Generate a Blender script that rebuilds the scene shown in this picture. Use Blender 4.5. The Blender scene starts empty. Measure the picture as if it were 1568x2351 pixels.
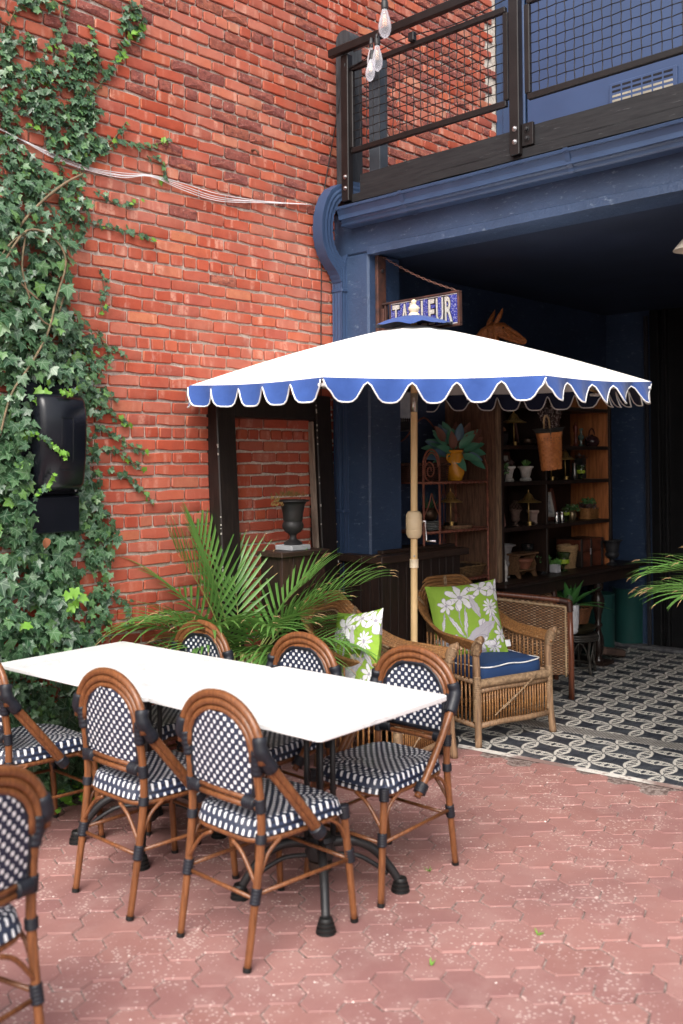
import bpy, math, random
from mathutils import Vector, Matrix, noise
R=math.radians; PI=math.pi
random.seed(11)
sc=bpy.context.scene; COL=sc.collection
# ---------------- camera, world, sun, exposure ----------------
F_=2258.; CX=784.; TH=R(1.0); AZ=R(43.5); RO=R(.46); CH=1.63
CYP=1065.-F_*math.tan(TH)
FW=Vector((math.cos(AZ)*math.cos(TH),math.sin(AZ)*math.cos(TH),math.sin(TH)))
RT=Vector((math.sin(AZ),-math.cos(AZ),0)); UP=RT.cross(FW)
RT2=RT*math.cos(RO)-UP*math.sin(RO); UP2=UP*math.cos(RO)+RT*math.sin(RO)
CP=Vector((0,0,CH))
cam_d=bpy.data.cameras.new('camera'); cam=bpy.data.objects.new('camera',cam_d); COL.objects.link(cam)
mw=Matrix(((RT2.x,UP2.x,-FW.x,CP.x),(RT2.y,UP2.y,-FW.y,CP.y),(RT2.z,UP2.z,-FW.z,CP.z),(0,0,0,1)))
cam.matrix_world=mw
cam_d.sensor_fit='VERTICAL'; cam_d.sensor_height=36; cam_d.sensor_width=24
cam_d.lens=F_/2351*36; cam_d.shift_y=-(1175.5-CYP)/2351
cam_d.clip_start=.05; cam_d.clip_end=400
cam_d.dof.use_dof=True; cam_d.dof.focus_distance=5.6; cam_d.dof.aperture_fstop=2.2
sc.camera=cam
W=bpy.data.worlds.new('World'); sc.world=W; W.use_nodes=True
wn=W.node_tree; wn.nodes.clear()
sky=wn.nodes.new('ShaderNodeTexSky'); sky.sky_type='NISHITA'; sky.sun_disc=False
SUN_EL=R(48); SUN_AZ=R(212)   # azimuth measured like the sun lamp below
sky.sun_elevation=SUN_EL; sky.sun_rotation=R(90)-SUN_AZ; sky.air_density=1.0; sky.dust_density=6.0; sky.ozone_density=.6
hs=wn.nodes.new('ShaderNodeHueSaturation'); hs.inputs['Saturation'].default_value=.42
bg=wn.nodes.new('ShaderNodeBackground'); bg.inputs['Strength'].default_value=.15
wo=wn.nodes.new('ShaderNodeOutputWorld')
wn.links.new(sky.outputs[0],hs.inputs['Color']); wn.links.new(hs.outputs[0],bg.inputs[0]); wn.links.new(bg.outputs[0],wo.inputs[0])
sl=bpy.data.lights.new('sun','SUN'); sl.energy=.8; sl.angle=R(38); sl.color=(1,.965,.92)
so=bpy.data.objects.new('sun',sl); COL.objects.link(so)
sd=Vector((math.cos(SUN_AZ)*math.cos(SUN_EL),math.sin(SUN_AZ)*math.cos(SUN_EL),math.sin(SUN_EL)))
so.rotation_euler=sd.to_track_quat('Z','Y').to_euler(); so.location=(0,0,12)
sc.view_settings.view_transform='Standard'; sc.view_settings.look='None'
sc.view_settings.exposure=1.05; sc.view_settings.gamma=1
sc.view_settings.use_curve_mapping=False
sc.render.engine='CYCLES'

def at(px,py,z=None,X=None,Y=None,d=None):
    r=FW+RT2*((px-CX)/F_)-UP2*((py-CYP)/F_)
    if z is not None:t=(z-CH)/r.z
    elif X is not None:t=X/r.x
    elif Y is not None:t=Y/r.y
    else:t=d
    return CP+r*t
def proj(p):
    v=Vector(p)-CP; d=v.dot(FW)
    if d<.1: return (-9999,-9999,d)
    return (CX+F_*v.dot(RT2)/d, CYP-F_*v.dot(UP2)/d, d)

# ---------------- mesh builder ----------------
class M:
    def __init__(s): s.v=[]; s.f=[]; s.uv={}
    def quad(s,a,b,c,d):
        n=len(s.v); s.v+= [tuple(a),tuple(b),tuple(c),tuple(d)]; s.f.append((n,n+1,n+2,n+3)); return s
    def ngon(s,pts):
        n=len(s.v); s.v+=[tuple(p) for p in pts]; s.f.append(tuple(range(n,n+len(pts)))); return s
    def box(s,x0,x1,y0,y1,z0,z1,b=0,m=None):
        if x0>x1:x0,x1=x1,x0
        if y0>y1:y0,y1=y1,y0
        if z0>z1:z0,z1=z1,z0
        b=min(b,(x1-x0)*.45,(y1-y0)*.45,(z1-z0)*.45)
        n=len(s.v)
        if b<=0:
            P=[(x0,y0,z0),(x1,y0,z0),(x1,y1,z0),(x0,y1,z0),(x0,y0,z1),(x1,y0,z1),(x1,y1,z1),(x0,y1,z1)]
            Fc=[(0,3,2,1),(4,5,6,7),(0,1,5,4),(1,2,6,5),(2,3,7,6),(3,0,4,7)]
        else:
            P=[];idx={}
            for sx in (0,1):
                for sy in (0,1):
                    for sz in (0,1):
                        c=((x0,x1)[sx],(y0,y1)[sy],(z0,z1)[sz]); sg=(1-2*sx,1-2*sy,1-2*sz)
                        for a in range(3):
                            q=[c[k]+(0 if k==a else sg[k]*b) for k in range(3)]
                            idx[(sx,sy,sz,a)]=len(P); P.append(tuple(q))
            Fc=[]
            for a in range(3):
                o=[k for k in range(3) if k!=a]
                for sd_ in (0,1):
                    ring=[]
                    for (p,q) in ((0,0),(1,0),(1,1),(0,1)):
                        k=[0,0,0]; k[a]=sd_; k[o[0]]=p; k[o[1]]=q
                        ring.append(idx[(k[0],k[1],k[2],a)])
                    Fc.append(tuple(ring))
                # edges along axis a
                for p in (0,1):
                    for q in (0,1):
                        k0=[0,0,0]; k0[a]=0; k0[o[0]]=p; k0[o[1]]=q
                        k1=list(k0); k1[a]=1
                        Fc.append((idx[(*k0,o[0])],idx[(*k0,o[1])],idx[(*k1,o[1])],idx[(*k1,o[0])]))
            for sx in (0,1):
                for sy in (0,1):
                    for sz in (0,1): Fc.append((idx[(sx,sy,sz,0)],idx[(sx,sy,sz,1)],idx[(sx,sy,sz,2)]))
        if m is not None: P=[tuple(m@Vector(p)) for p in P]
        s.v+=P; s.f+=[tuple(n+i for i in f) for f in Fc]; return s
    def tube(s,pts,r,n=8,cap=True,closed=False):
        pts=[Vector(p) for p in pts]; k=len(pts)
        rr=r if isinstance(r,(list,tuple)) else [r]*k
        t0=(pts[1]-pts[0]).normalized()
        ref=Vector((0,0,1)) if abs(t0.z)<.9 else Vector((1,0,0))
        u=t0.cross(ref).normalized(); base=len(s.v)
        for i,p in enumerate(pts):
            if closed: t=(pts[(i+1)%k]-pts[i-1])
            elif i==0:t=pts[1]-pts[0]
            elif i==k-1:t=pts[-1]-pts[-2]
            else:t=pts[i+1]-pts[i-1]
            t=t.normalized() if t.length>1e-9 else t0
            u=(u-t*u.dot(t)); u=u.normalized() if u.length>1e-6 else t.orthogonal().normalized()
            w=t.cross(u)
            for j in range(n):
                a=2*PI*j/n; s.v.append(tuple(p+(u*math.cos(a)+w*math.sin(a))*rr[i]))
        for i in range(k if closed else k-1):
            i2=(i+1)%k
            for j in range(n):
                j2=(j+1)%n
                s.f.append((base+i*n+j,base+i*n+j2,base+i2*n+j2,base+i2*n+j))
        if cap and not closed:
            s.f.append(tuple(base+j for j in reversed(range(n)))); s.f.append(tuple(base+(k-1)*n+j for j in range(n)))
        return s
    def lathe(s,prof,n=20,c=(0,0,0),m=None,a0=0,sq=1):
        base=len(s.v)
        for (r,z) in prof:
            for j in range(n):
                a=2*PI*j/n+a0; p=Vector((r*math.cos(a),r*math.sin(a)*sq,z))
                if m is not None:p=m@p
                s.v.append((p.x+c[0],p.y+c[1],p.z+c[2]))
        for i in range(len(prof)-1):
            for j in range(n):
                j2=(j+1)%n; s.f.append((base+i*n+j,base+i*n+j2,base+(i+1)*n+j2,base+(i+1)*n+j))
        if prof[0][0]>1e-4: s.f.append(tuple(base+j for j in reversed(range(n))))
        if prof[-1][0]>1e-4: s.f.append(tuple(base+(len(prof)-1)*n+j for j in range(n)))
        return s
    def grid(s,fn,nu,nv,uvf=None,closed_u=False):
        base=len(s.v)
        for j in range(nv+1):
            for i in range(nu+1):
                p=fn(i/nu,j/nv); s.v.append(tuple(p))
                if uvf: s.uv[len(s.v)-1]=uvf(i/nu,j/nv)
        for j in range(nv):
            for i in range(nu):
                a=base+j*(nu+1)+i; s.f.append((a,a+1,a+nu+2,a+nu+1))
        return s
    def xf(s,m):
        s.v=[tuple(m@Vector(p)) for p in s.v]; return s
    def add(s,o,m=None):
        n=len(s.v); s.v+=[tuple(m@Vector(p)) for p in o.v] if m is not None else list(o.v)
        s.f+=[tuple(n+i for i in f) for f in o.f]
        for k,u in o.uv.items(): s.uv[n+k]=u
        return s
    def mesh(s,name,mat=None,smooth=None):
        me=bpy.data.meshes.new(name); me.from_pydata(s.v,[],s.f)
        if s.uv:
            l=me.uv_layers.new(name='UVMap')
            for lp in me.loops: l.data[lp.index].uv=s.uv.get(lp.vertex_index,(0,0))
        if mat: me.materials.append(mat)
        if smooth is not None and smooth is not False:
            me.polygons.foreach_set('use_smooth',[True]*len(me.polygons))
            if smooth is not True:
                try: me.set_sharp_from_angle(angle=R(smooth))
                except Exception: pass
        me.update(); return me
def obj(name,m,mat=None,parent=None,smooth=35,loc=None,rot=None,kind=None,label=None,world=False):
    me=m.mesh(name,mat,smooth) if isinstance(m,M) else m
    o=bpy.data.objects.new(name,me); COL.objects.link(o)
    if parent is not None: o.parent=parent
    if loc is not None: o.location=loc
    elif world and parent is not None:
        p=parent; off=Vector((0,0,0))
        while p is not None: off+=p.location; p=p.parent
        o.location=-off
    if rot is not None:o.rotation_euler=rot
    if kind:o['kind']=kind
    if label:o['label']=label
    return o
def tag(o,label=None,cat=None,group=None,kind=None):
    if label:o['label']=label
    if cat:o['category']=cat
    if group:o['group']=group
    if kind:o['kind']=kind
    return o
def thing(name,label,cat,loc=(0,0,0),rz=0,group=None):
    o=bpy.data.objects.new(name,None); COL.objects.link(o); o.empty_display_size=.1
    o.location=loc; o.rotation_euler=(0,0,rz); return tag(o,label,cat,group)
def dup(o,parent=None,loc=None,rz=None,label=None):
    kids=[c for c in bpy.data.objects if c.parent==o]
    c=o.copy(); COL.objects.link(c)
    if parent is not None:c.parent=parent
    if loc is not None:c.location=loc
    if rz is not None:c.rotation_euler=(0,0,rz)
    if label:c['label']=label
    for k in kids: dup(k,parent=c)
    return c
def T(x=0,y=0,z=0): return Matrix.Translation((x,y,z))
def RZ(a): return Matrix.Rotation(a,4,'Z')
def RX(a): return Matrix.Rotation(a,4,'X')
def RY(a): return Matrix.Rotation(a,4,'Y')
def spline(P,n=6):
    P=[Vector(p) for p in P]; out=[]
    for i in range(len(P)-1):
        p0=P[max(i-1,0)];p1=P[i];p2=P[i+1];p3=P[min(i+2,len(P)-1)]
        for k in range(n):
            t=k/n; out.append(.5*((2*p1)+(p2-p0)*t+(2*p0-5*p1+4*p2-p3)*t*t+(3*p1-p0-3*p2+p3)*t**3))
    out.append(P[-1]); return out

# ---------------- materials ----------------
class N:
    def __init__(s,name):
        s.m=bpy.data.materials.new(name); s.m.use_nodes=True; s.t=s.m.node_tree
        s.b=s.t.nodes['Principled BSDF']; s.L=s.t.links
    def n(s,ty,**k):
        o=s.t.nodes.new(ty)
        for a,v in k.items(): setattr(o,a,v)
        return o
    def val(s,o,i,v):
        if hasattr(v,'links') or isinstance(v,bpy.types.NodeSocket): s.L.new(v,o.inputs[i])
        else: o.inputs[i].default_value=v
    def math(s,op,a,b=0,c=None,clamp=False):
        o=s.n('ShaderNodeMath',operation=op,use_clamp=clamp); s.val(o,0,a); s.val(o,1,b)
        if c is not None:s.val(o,2,c)
        return o.outputs[0]
    def noise(s,vec,scale,detail=3,rough=.55,fac=True,dist=0):
        o=s.n('ShaderNodeTexNoise'); s.L.new(vec,o.inputs['Vector']); o.inputs['Scale'].default_value=scale
        o.inputs['Detail'].default_value=detail; o.inputs['Roughness'].default_value=rough; o.inputs['Distortion'].default_value=dist
        return o.outputs[0] if fac else o.outputs[1]
    def pos(s): return s.n('ShaderNodeNewGeometry').outputs['Position']
    def objc(s): return s.n('ShaderNodeTexCoord').outputs['Object']
    def mapv(s,v,sc=(1,1,1),loc=(0,0,0),rot=(0,0,0)):
        o=s.n('ShaderNodeMapping'); s.L.new(v,o.inputs[0]); o.inputs[1].default_value=loc; o.inputs[2].default_value=rot; o.inputs[3].default_value=sc; return o.outputs[0]
    def ramp(s,f,stops,mode='LINEAR'):
        o=s.n('ShaderNodeValToRGB'); s.val(o,0,f); e=o.color_ramp; e.interpolation=mode
        while len(e.elements)<len(stops): e.elements.new(.5)
        for i,(p,c) in enumerate(stops):
            e.elements[i].position=p; e.elements[i].color=(*c,1) if len(c)==3 else c
        return o.outputs[0]
    def mix(s,f,a,b,mode='MIX'):
        o=s.n('ShaderNodeMix',data_type='RGBA',blend_type=mode); s.val(o,0,f)
        for i,v in ((6,a),(7,b)):
            if isinstance(v,(tuple,list)): o.inputs[i].default_value=(*v[:3],1)
            else: s.L.new(v,o.inputs[i])
        return o.outputs[2]
    def bump(s,h,strength=.3,dist=.01):
        o=s.n('ShaderNodeBump'); s.L.new(h,o.inputs['Height']); o.inputs['Strength'].default_value=strength; o.inputs['Distance'].default_value=dist
        s.L.new(o.outputs[0],s.b.inputs['Normal']); return o
    def set(s,**k):
        for a,v in k.items():
            a={'rough':'Roughness','metal':'Metallic','spec':'Specular IOR Level','trans':'Transmission Weight','coat':'Coat Weight','ior':'IOR'}.get(a,a)
            s.val(s.b,a,v)
        return s
    def col(s,c):
        if isinstance(c,(tuple,list)): s.b.inputs['Base Color'].default_value=(*c[:3],1)
        else: s.L.new(c,s.b.inputs['Base Color'])
def smooth01(N_,v,a,b):
    o=N_.n('ShaderNodeMapRange',interpolation_type='SMOOTHSTEP'); N_.val(o,0,v); o.inputs[1].default_value=a; o.inputs[2].default_value=b; return o.outputs[0]
MC={}
def mat(name,c,rough=.6,metal=0,c2=None,sc_=8,bump=0,bs=60,bd=.004,stretch=(1,1,1),spec=.38,coat=0,obj_space=True,contrast=(.3,.7),rnd=0):
    if name in MC: return MC[name]
    k=N(name); v=k.objc() if obj_space else k.pos(); v=k.mapv(v,stretch)
    c2=c2 or tuple(x*.72 for x in c)
    f=k.noise(v,sc_,4); base=k.mix(smooth01(k,f,*contrast),c2,c)
    if rnd:
        oi=k.n('ShaderNodeObjectInfo').outputs['Random']; g=k.math('MULTIPLY_ADD',oi,rnd,1-rnd/2)
        hv=k.n('ShaderNodeHueSaturation'); k.L.new(base,hv.inputs['Color']); k.L.new(g,hv.inputs['Value']); base=hv.outputs[0]
    k.col(base)
    k.set(rough=rough,metal=metal,spec=spec,coat=coat)
    if bump: k.bump(k.noise(v,bs,4),bump,bd)
    MC[name]=k.m; return k.m
def wood(name,c,c2,rough=.55,axis=2,sc_=5,bump=.25,worn=None,coat=0):
    if name in MC: return MC[name]
    k=N(name); v=k.objc(); s=[14,14,14]; s[axis]=1.2
    f=k.noise(k.mapv(v,tuple(s)),sc_,6,.65,dist=.4); b=k.mix(smooth01(k,f,.3,.7),c2,c)
    if worn:
        w=k.noise(k.mapv(v,tuple(x*.6 for x in s)),9,6,.7); b=k.mix(smooth01(k,w,.62,.68),b,worn)
    k.col(b); k.set(rough=rough,coat=coat,spec=.35); k.bump(f,bump,.002); MC[name]=k.m; return k.m
BLK=mat('black_paint',(.012,.012,.014),.42,c2=(.018,.017,.018),bump=.1,bs=90)
IRON=mat('black_iron',(.02,.02,.022),.45,.3,c2=(.035,.033,.033),bump=.25,bs=80)
RAIL=mat('dark_brown_metal',(.007,.005,.005),.42,.0,c2=(.012,.009,.009),bump=.12,bs=120)
BRASS=mat('aged_brass',(.70,.47,.17),.42,.85,c2=(.38,.25,.09),sc_=14)
BOLT=mat('galvanised_steel',(.45,.45,.46),.35,1)
CREAM=mat('cream_paint',(.78,.66,.47),.45,c2=(.72,.6,.42))
WHITE=mat('white_ceramic',(.78,.78,.78),.3,c2=(.7,.7,.7))
# ---------------- brick wall ----------------
def brick_mat():
    k=N('red_brick'); g=k.n('ShaderNodeNewGeometry'); pos=g.outputs['Position']; isl=g.outputs['Random Per Island']
    oi=k.n('ShaderNodeObjectInfo').outputs['Random']
    r=k.math('FRACT',k.math('ADD',isl,oi))
    base=k.ramp(r,[(0,(.34,.068,.038)),(.2,(.42,.085,.045)),(.42,(.38,.105,.070)),(.6,(.47,.115,.055)),(.78,(.36,.085,.060)),(.92,(.44,.15,.10)),(1,(.48,.17,.085))])
    n1=k.noise(pos,26,5,.65); base=k.mix(k.math('MULTIPLY',smooth01(k,n1,.35,.75),.4),base,(.24,.045,.03))
    sx=k.n('ShaderNodeSeparateXYZ'); k.L.new(pos,sx.inputs[0])
    cv=k.n('ShaderNodeCombineXYZ'); k.L.new(k.math('MULTIPLY',sx.outputs[0],17),cv.inputs[0]); k.L.new(k.math('MULTIPLY',r,37),cv.inputs[1]); k.L.new(k.math('MULTIPLY',sx.outputs[2],2.5),cv.inputs[2])
    st=k.noise(cv.outputs[0],1,2,.5); fine=k.noise(pos,60,3,.6)
    band=k.math('MULTIPLY',smooth01(k,st,.56,.68),smooth01(k,fine,.25,.6))
    base=k.mix(k.math('MULTIPLY',band,.55),base,(.66,.38,.29))
    big=k.noise(pos,2.2,3,.6); base=k.mix(k.math('MULTIPLY',smooth01(k,big,.42,.75),.28),base,(.54,.30,.23))
    dz=k.noise(k.mapv(pos,(1,1,.35)),1.1,5,.7); base=k.mix(k.math('MULTIPLY',smooth01(k,dz,.50,.72),.35),base,(.22,.085,.06))
    ef=k.noise(k.mapv(pos,(1,1,.5)),3.1,6,.75); base=k.mix(k.math('MULTIPLY',smooth01(k,ef,.60,.72),.40),base,(.60,.46,.40))
    low=smooth01(k,sx.outputs[2],2.5,1.3); base=k.mix(k.math('MULTIPLY',low,.38),base,k.ramp(r,[(0,(.27,.030,.015)),(.5,(.38,.048,.020)),(1,(.30,.050,.028))]))  # deeper red low on the wall, partly umbrella shade painted into the colour
    sp=k.noise(pos,150,2,.5); base=k.mix(smooth01(k,sp,.74,.8),base,(.12,.05,.05))
    k.col(base); k.set(rough=.85,spec=.15)
    h=k.math('ADD',k.noise(pos,45,5,.7),k.math('MULTIPLY',k.noise(pos,190,3,.6),.4))
    k.bump(h,.45,.006); return k.m
def rough_mat():
    k=N('rough_maroon_brick'); g=k.n('ShaderNodeNewGeometry'); pos=g.outputs['Position']; isl=g.outputs['Random Per Island']
    r=k.math('FRACT',k.math('ADD',isl,k.n('ShaderNodeObjectInfo').outputs['Random']))
    base=k.ramp(r,[(0,(.29,.095,.08)),(.4,(.35,.11,.085)),(.7,(.40,.125,.085)),(1,(.45,.15,.095))])
    n1=k.noise(pos,38,6,.7); base=k.mix(smooth01(k,n1,.42,.72),base,(.17,.055,.05)); base=k.mix(smooth01(k,k.noise(pos,55,4,.7),.58,.68),base,(.52,.27,.22))
    k.col(base); k.set(rough=.9,spec=.2); k.bump(k.noise(pos,42,6,.75),1.0,.022); return k.m
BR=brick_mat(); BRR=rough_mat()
k=N('pale_mortar'); p=k.pos(); f=k.noise(p,50,5,.7)
k.col(k.mix(smooth01(k,f,.3,.7),(.46,.40,.34),(.74,.68,.60))); k.set(rough=.95,spec=.1); k.bump(f,.8,.01); MORT=k.m
CSE=.475/7
def brick_mesh(L,Hh,dep=.0145,jit=.0022,rough=0):
    m=M(); o=[]
    hx,hz=L/2,Hh/2; c=.006
    base=[(-hx+c,-hz),(0,-hz),(hx-c,-hz),(hx,-hz+c),(hx,hz-c),(hx-c,hz),(0,hz),(-hx+c,hz),(-hx,hz-c),(-hx,-hz+c)]
    o=[(x+random.uniform(-jit,jit),z+random.uniform(-jit,jit)) for x,z in base]
    if random.random()<.3:
        q=random.choice([0,2,5,7]); o[q]=(o[q][0]*.93,o[q][1]*.75)
    n=10; b=.004
    ty=random.uniform(-.0015,.0015); tx=random.uniform(-.002,.002)
    for x,z in o: m.v.append((x,0,z))
    for x,z in o: m.v.append((x,-dep+b+tx*x/hx,z))
    for x,z in o: m.v.append((x*(1-b/hx),-dep+tx*x/hx+ty*z/hz+(random.uniform(-.003,.003) if rough else 0),z*(1-b/hz)))
    m.v.append((0,-dep-(.003 if rough else .0006),0))
    for r_ in range(2):
        for j in range(n): m.f.append((r_*n+j,r_*n+(j+1)%n,(r_+1)*n+(j+1)%n,(r_+1)*n+j))
    for j in range(n): m.f.append((2*n+j,2*n+(j+1)%n,3*n))
    return m
JT=.0108
SL,HL=.193,.0905
def variants(L,ro,k):
    return [brick_mesh(L-JT,CSE-JT-.001,rough=ro,jit=.0022 if not ro else .0035) for _ in range(k)]
V={('s',0):variants(SL,0,7),('s',1):variants(SL,1,5),('h',0):variants(HL,0,5),('h',1):variants(HL,1,3)}
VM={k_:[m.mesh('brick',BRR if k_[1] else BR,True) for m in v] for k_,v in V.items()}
for ms in VM.values():
    for me in ms: me.set_sharp_from_angle(angle=R(28))
wall=thing('brick_wall','tall red brick wall of header and stretcher courses behind the ivy and dining tables','wall',(3.0,4.38,0))
WX0,WX1,WZ1=.55,6.41,5.45
obj('mortar',M().box(WX0,WX1,4.378,4.62,-.05,WZ1),MORT,wall,smooth=False,world=True)
spots=[]
row=0; z0=1.836-.475*4+.0047-CSE
nrow=int((WZ1-z0)/CSE)+1
for r_ in range(-1,nrow):
    zc=z0+CSE*(r_+.5)
    if zc<.02 or zc>WZ1-.03: continue
    hdr=(r_%7==0)
    L=HL if hdr else SL
    x=WX0+ (r_%2)*L/2+random.uniform(-.012,.012)
    while x<WX1-.03:
        xx=x+L/2
        if xx+L/2>WX1+.02: break
        inside = xx>4.62 and zc<3.25
        if not inside and xx-L/2>WX0-.02:
            pr=.015
            if zc>3.0: pr=min(.5,.03+(zc-3.0)*.38+(.18 if xx>3.5 else 0))
            if xx>4.7: pr=.55
            ro=1 if random.random()<pr*(0.6+.8*noise.noise(Vector((xx*1.3,0,zc*1.7)))+.3) else 0
            spots.append((xx,zc,'h' if hdr else 's',ro,random.uniform(-.004,.004)))
        x+=L
def vis(s):
    q=proj((s[0],4.37,s[1]))
    if not(-10<q[0]<1578 and -10<q[1]<2360): return 0
    if q[0]<230 and q[1]>480: return 0
    if q[1]>1480: return 0
    if 0<q[0]<160 and q[1]>150: return 0
    if 450<q[0]<1500 and 800<q[1]<930: return 0
    if q[1]>1200 and 380<q[0]<850: return 0
    return (1 if s[2]=='s' else .47)/q[2]**2/q[2]*abs(FW.y)
order=sorted(range(len(spots)),key=lambda i:-vis(spots[i]))
top=set(order[:300]); rest={0:M(),1:M()}
for i,(x,z,ty,ro,tw) in enumerate(spots):
    j=random.randrange(len(V[(ty,ro)])); y=4.378+random.uniform(-.0012,.0012)
    if i in top:
        o=bpy.data.objects.new('brick',VM[(ty,ro)][j]); COL.objects.link(o); o.parent=wall
        o.location=(x-3.0,y-4.38,z); o.rotation_euler=(0,tw,0)
    else: rest[ro].add(V[(ty,ro)][j],T(x,y,z)@RY(tw))
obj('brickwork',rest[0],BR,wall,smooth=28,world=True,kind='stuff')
obj('rough_brickwork',rest[1],BRR,wall,smooth=28,world=True,kind='stuff')

# ---------------- courtyard ground and pavers ----------------
k=N('grey_joint_sand'); p=k.pos(); f=k.noise(p,40,5,.7)
k.col(k.mix(smooth01(k,f,.35,.7),(.09,.06,.055),(.34,.275,.25))); k.set(rough=.95,spec=.1); k.bump(f,.6,.008); SAND=k.m
tag(obj('ground',M().box(-60,60,-60,60,-.4,-.0045),SAND,smooth=False),kind='structure')
k=N('pink_red_paver'); g=k.n('ShaderNodeNewGeometry'); p=g.outputs['Position']
r=k.math('FRACT',k.math('ADD',g.outputs['Random Per Island'],k.n('ShaderNodeObjectInfo').outputs['Random']))
b=k.ramp(r,[(0,(.250,.118,.104)),(.35,(.29,.143,.126)),(.7,(.235,.112,.104)),(1,(.315,.160,.142))])
lf=k.noise(p,1.4,4,.6); b=k.mix(k.math('MULTIPLY',smooth01(k,lf,.42,.72),.5),b,(.165,.082,.082))
md=k.noise(p,7,4,.6); b=k.mix(k.math('MULTIPLY',smooth01(k,md,.42,.7),.3),b,(.37,.235,.21))
vo=k.n('ShaderNodeTexVoronoi'); k.L.new(p,vo.inputs['Vector']); vo.inputs['Scale'].default_value=68; vo.inputs['Randomness'].default_value=1
dens=k.noise(p,3.5,4,.65); th=k.math('MULTIPLY_ADD',smooth01(k,dens,.36,.62),.30,.07)
dot=k.math('LESS_THAN',vo.outputs['Distance'],th)
vr=k.math('GREATER_THAN',k.n('ShaderNodeSeparateColor').outputs[0],.4)
sep=[n_ for n_ in k.t.nodes if n_.type=='SEPARATE_COLOR'][0]; k.L.new(vo.outputs['Color'],sep.inputs[0])
dot=k.math('MULTIPLY',dot,vr); b=k.mix(k.math('MULTIPLY',dot,.5),b,(.60,.47,.43))
v2=k.n('ShaderNodeTexVoronoi'); k.L.new(p,v2.inputs['Vector']); v2.inputs['Scale'].default_value=13
b=k.mix(k.math('LESS_THAN',v2.outputs['Distance'],.055),b,(.76,.68,.63))
k.col(b); k.set(rough=.72,spec=.35); h=k.math('ADD',k.noise(p,70,5,.7),k.math('MULTIPLY',dot,.3)); k.bump(h,.5,.004); PAV=k.m
OUT=[(-.045,.1075),(.04,.1075),(.0675,.0575),(.1525,.0575),(.18,0),(.1525,-.0575),(.0675,-.0575),(.04,-.1075),(-.045,-.1075),(-.0725,-.0575),(-.045,0),(-.0725,.0575)]
def paver_mesh():
    m=M(); n=12; cx,cy=.045,0
    def inset(d):
        out=[]
        for i in range(n):
            p0=Vector(OUT[i-1]).to_2d(); p1=Vector(OUT[i]).to_2d(); p2=Vector(OUT[(i+1)%n]).to_2d()
            e1=(p1-p0).normalized(); e2=(p2-p1).normalized()
            n1=Vector((e1.y,-e1.x)); n2=Vector((e2.y,-e2.x)); b_=(n1+n2).normalized(); k_=1/max(.35,b_.dot(n1))
            out.append(p1+b_*d*k_)
        return out
    a=inset(.0022); b_=inset(.006); t=[random.uniform(-.0012,.0012) for _ in range(3)]
    jj=[random.uniform(-.0008,.0008) for _ in range(n)]
    for p_ in a: m.v.append((p_[0],p_[1],-.02))
    for p_,q in zip(a,jj): m.v.append((p_[0]+q,p_[1]+q,-.0045))
    for p_,q in zip(b_,jj): m.v.append((p_[0]+q,p_[1]+q,t[0]+t[1]*p_[0]*8+t[2]*p_[1]*8))
    for r0 in range(2):
        for j in range(n): m.f.append((r0*n+(j+1)%n,r0*n+j,(r0+1)*n+j,(r0+1)*n+(j+1)%n))
    m.f.append(tuple(2*n+j for j in reversed(range(n))))
    return m
PVv=[paver_mesh() for _ in range(6)]
PVm=[m.mesh('paver',PAV,False) for m in PVv]
E0=at(1034,1706,z=0); E1=at(1568,1808,z=0)
ED=(E1-E0).normalized(); EN=Vector((-ED.y,ED.x,0)); EN=EN if EN.x>0 else -EN   # towards the shop
def edge_side(x,y): return (Vector((x,y,0))-E0).dot(EN)
pav=thing('paved_courtyard','pinkish red interlocking concrete pavers speckled with white','paving',(2.5,2.5,0)); del pav['category']; del pav['label']; pav['kind']='structure'
PA=R(-44); ca,sa=math.cos(PA),math.sin(PA)
cells=[]
for i in range(-40,60):
    for j in range(-40,50):
        u=.225*i+.1125*j; v=.165*j
        if abs(u)>7: continue
        x=2.4+u*ca-v*sa; y=2.4+u*sa+v*ca
        if y>4.30 or x<-1.2 or y<-2.5 or x>5.2: continue
        if edge_side(x,y)>-.10 : continue
        if y>3.6 and x>4.5: continue
        cells.append((x,y))
def pvis(c):
    q=proj((c[0],c[1],0))
    if q[2]<.8 or not(-40<q[0]<1608 and 1500<q[1]<2420): return 0
    if q[0]<1000 and q[1]<1900: return .01
    return 1/q[2]**3
order=sorted(range(len(cells)),key=lambda i:-pvis(cells[i])); top=set(order[:300]); rest=M()
for i,(x,y) in enumerate(cells):
    j=random.randrange(6); m_=T(x,y,random.uniform(-.0015,.0015))@RZ(PA+random.uniform(-.006,.006))@RX(random.uniform(-.008,.008))
    if i in top:
        o=bpy.data.objects.new('paver',PVm[j]); COL.objects.link(o); o.parent=pav; o.matrix_local=T(-2.5,-2.5,0)@m_
    else: rest.add(PVv[j],m_)
obj('distant_pavers',rest,PAV,pav,smooth=False,world=True,kind='stuff')
# cement strip along the tile edge
k=N('white_cement'); p=k.pos(); f=k.math('MULTIPLY',smooth01(k,k.noise(p,18,5,.7),.3,.5),smooth01(k,k.noise(p,2.1,2,.5),.42,.55)); k.col(k.mix(f,(.20,.13,.115),(.55,.52,.48))); k.set(rough=.9); k.bump(k.noise(p,60,4),.7,.01); CEM=k.m
e=M()
def ep(t,o,z): q=E0+ED*t+EN*o; return (q.x,q.y,z)
e.quad(ep(-1.2,-.045,.0005),ep(6,-.045,.0005),ep(6,.005,.003),ep(-1.2,.005,.003))
obj('cement_edging',e,CEM,pav,smooth=False,world=True)

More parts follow.
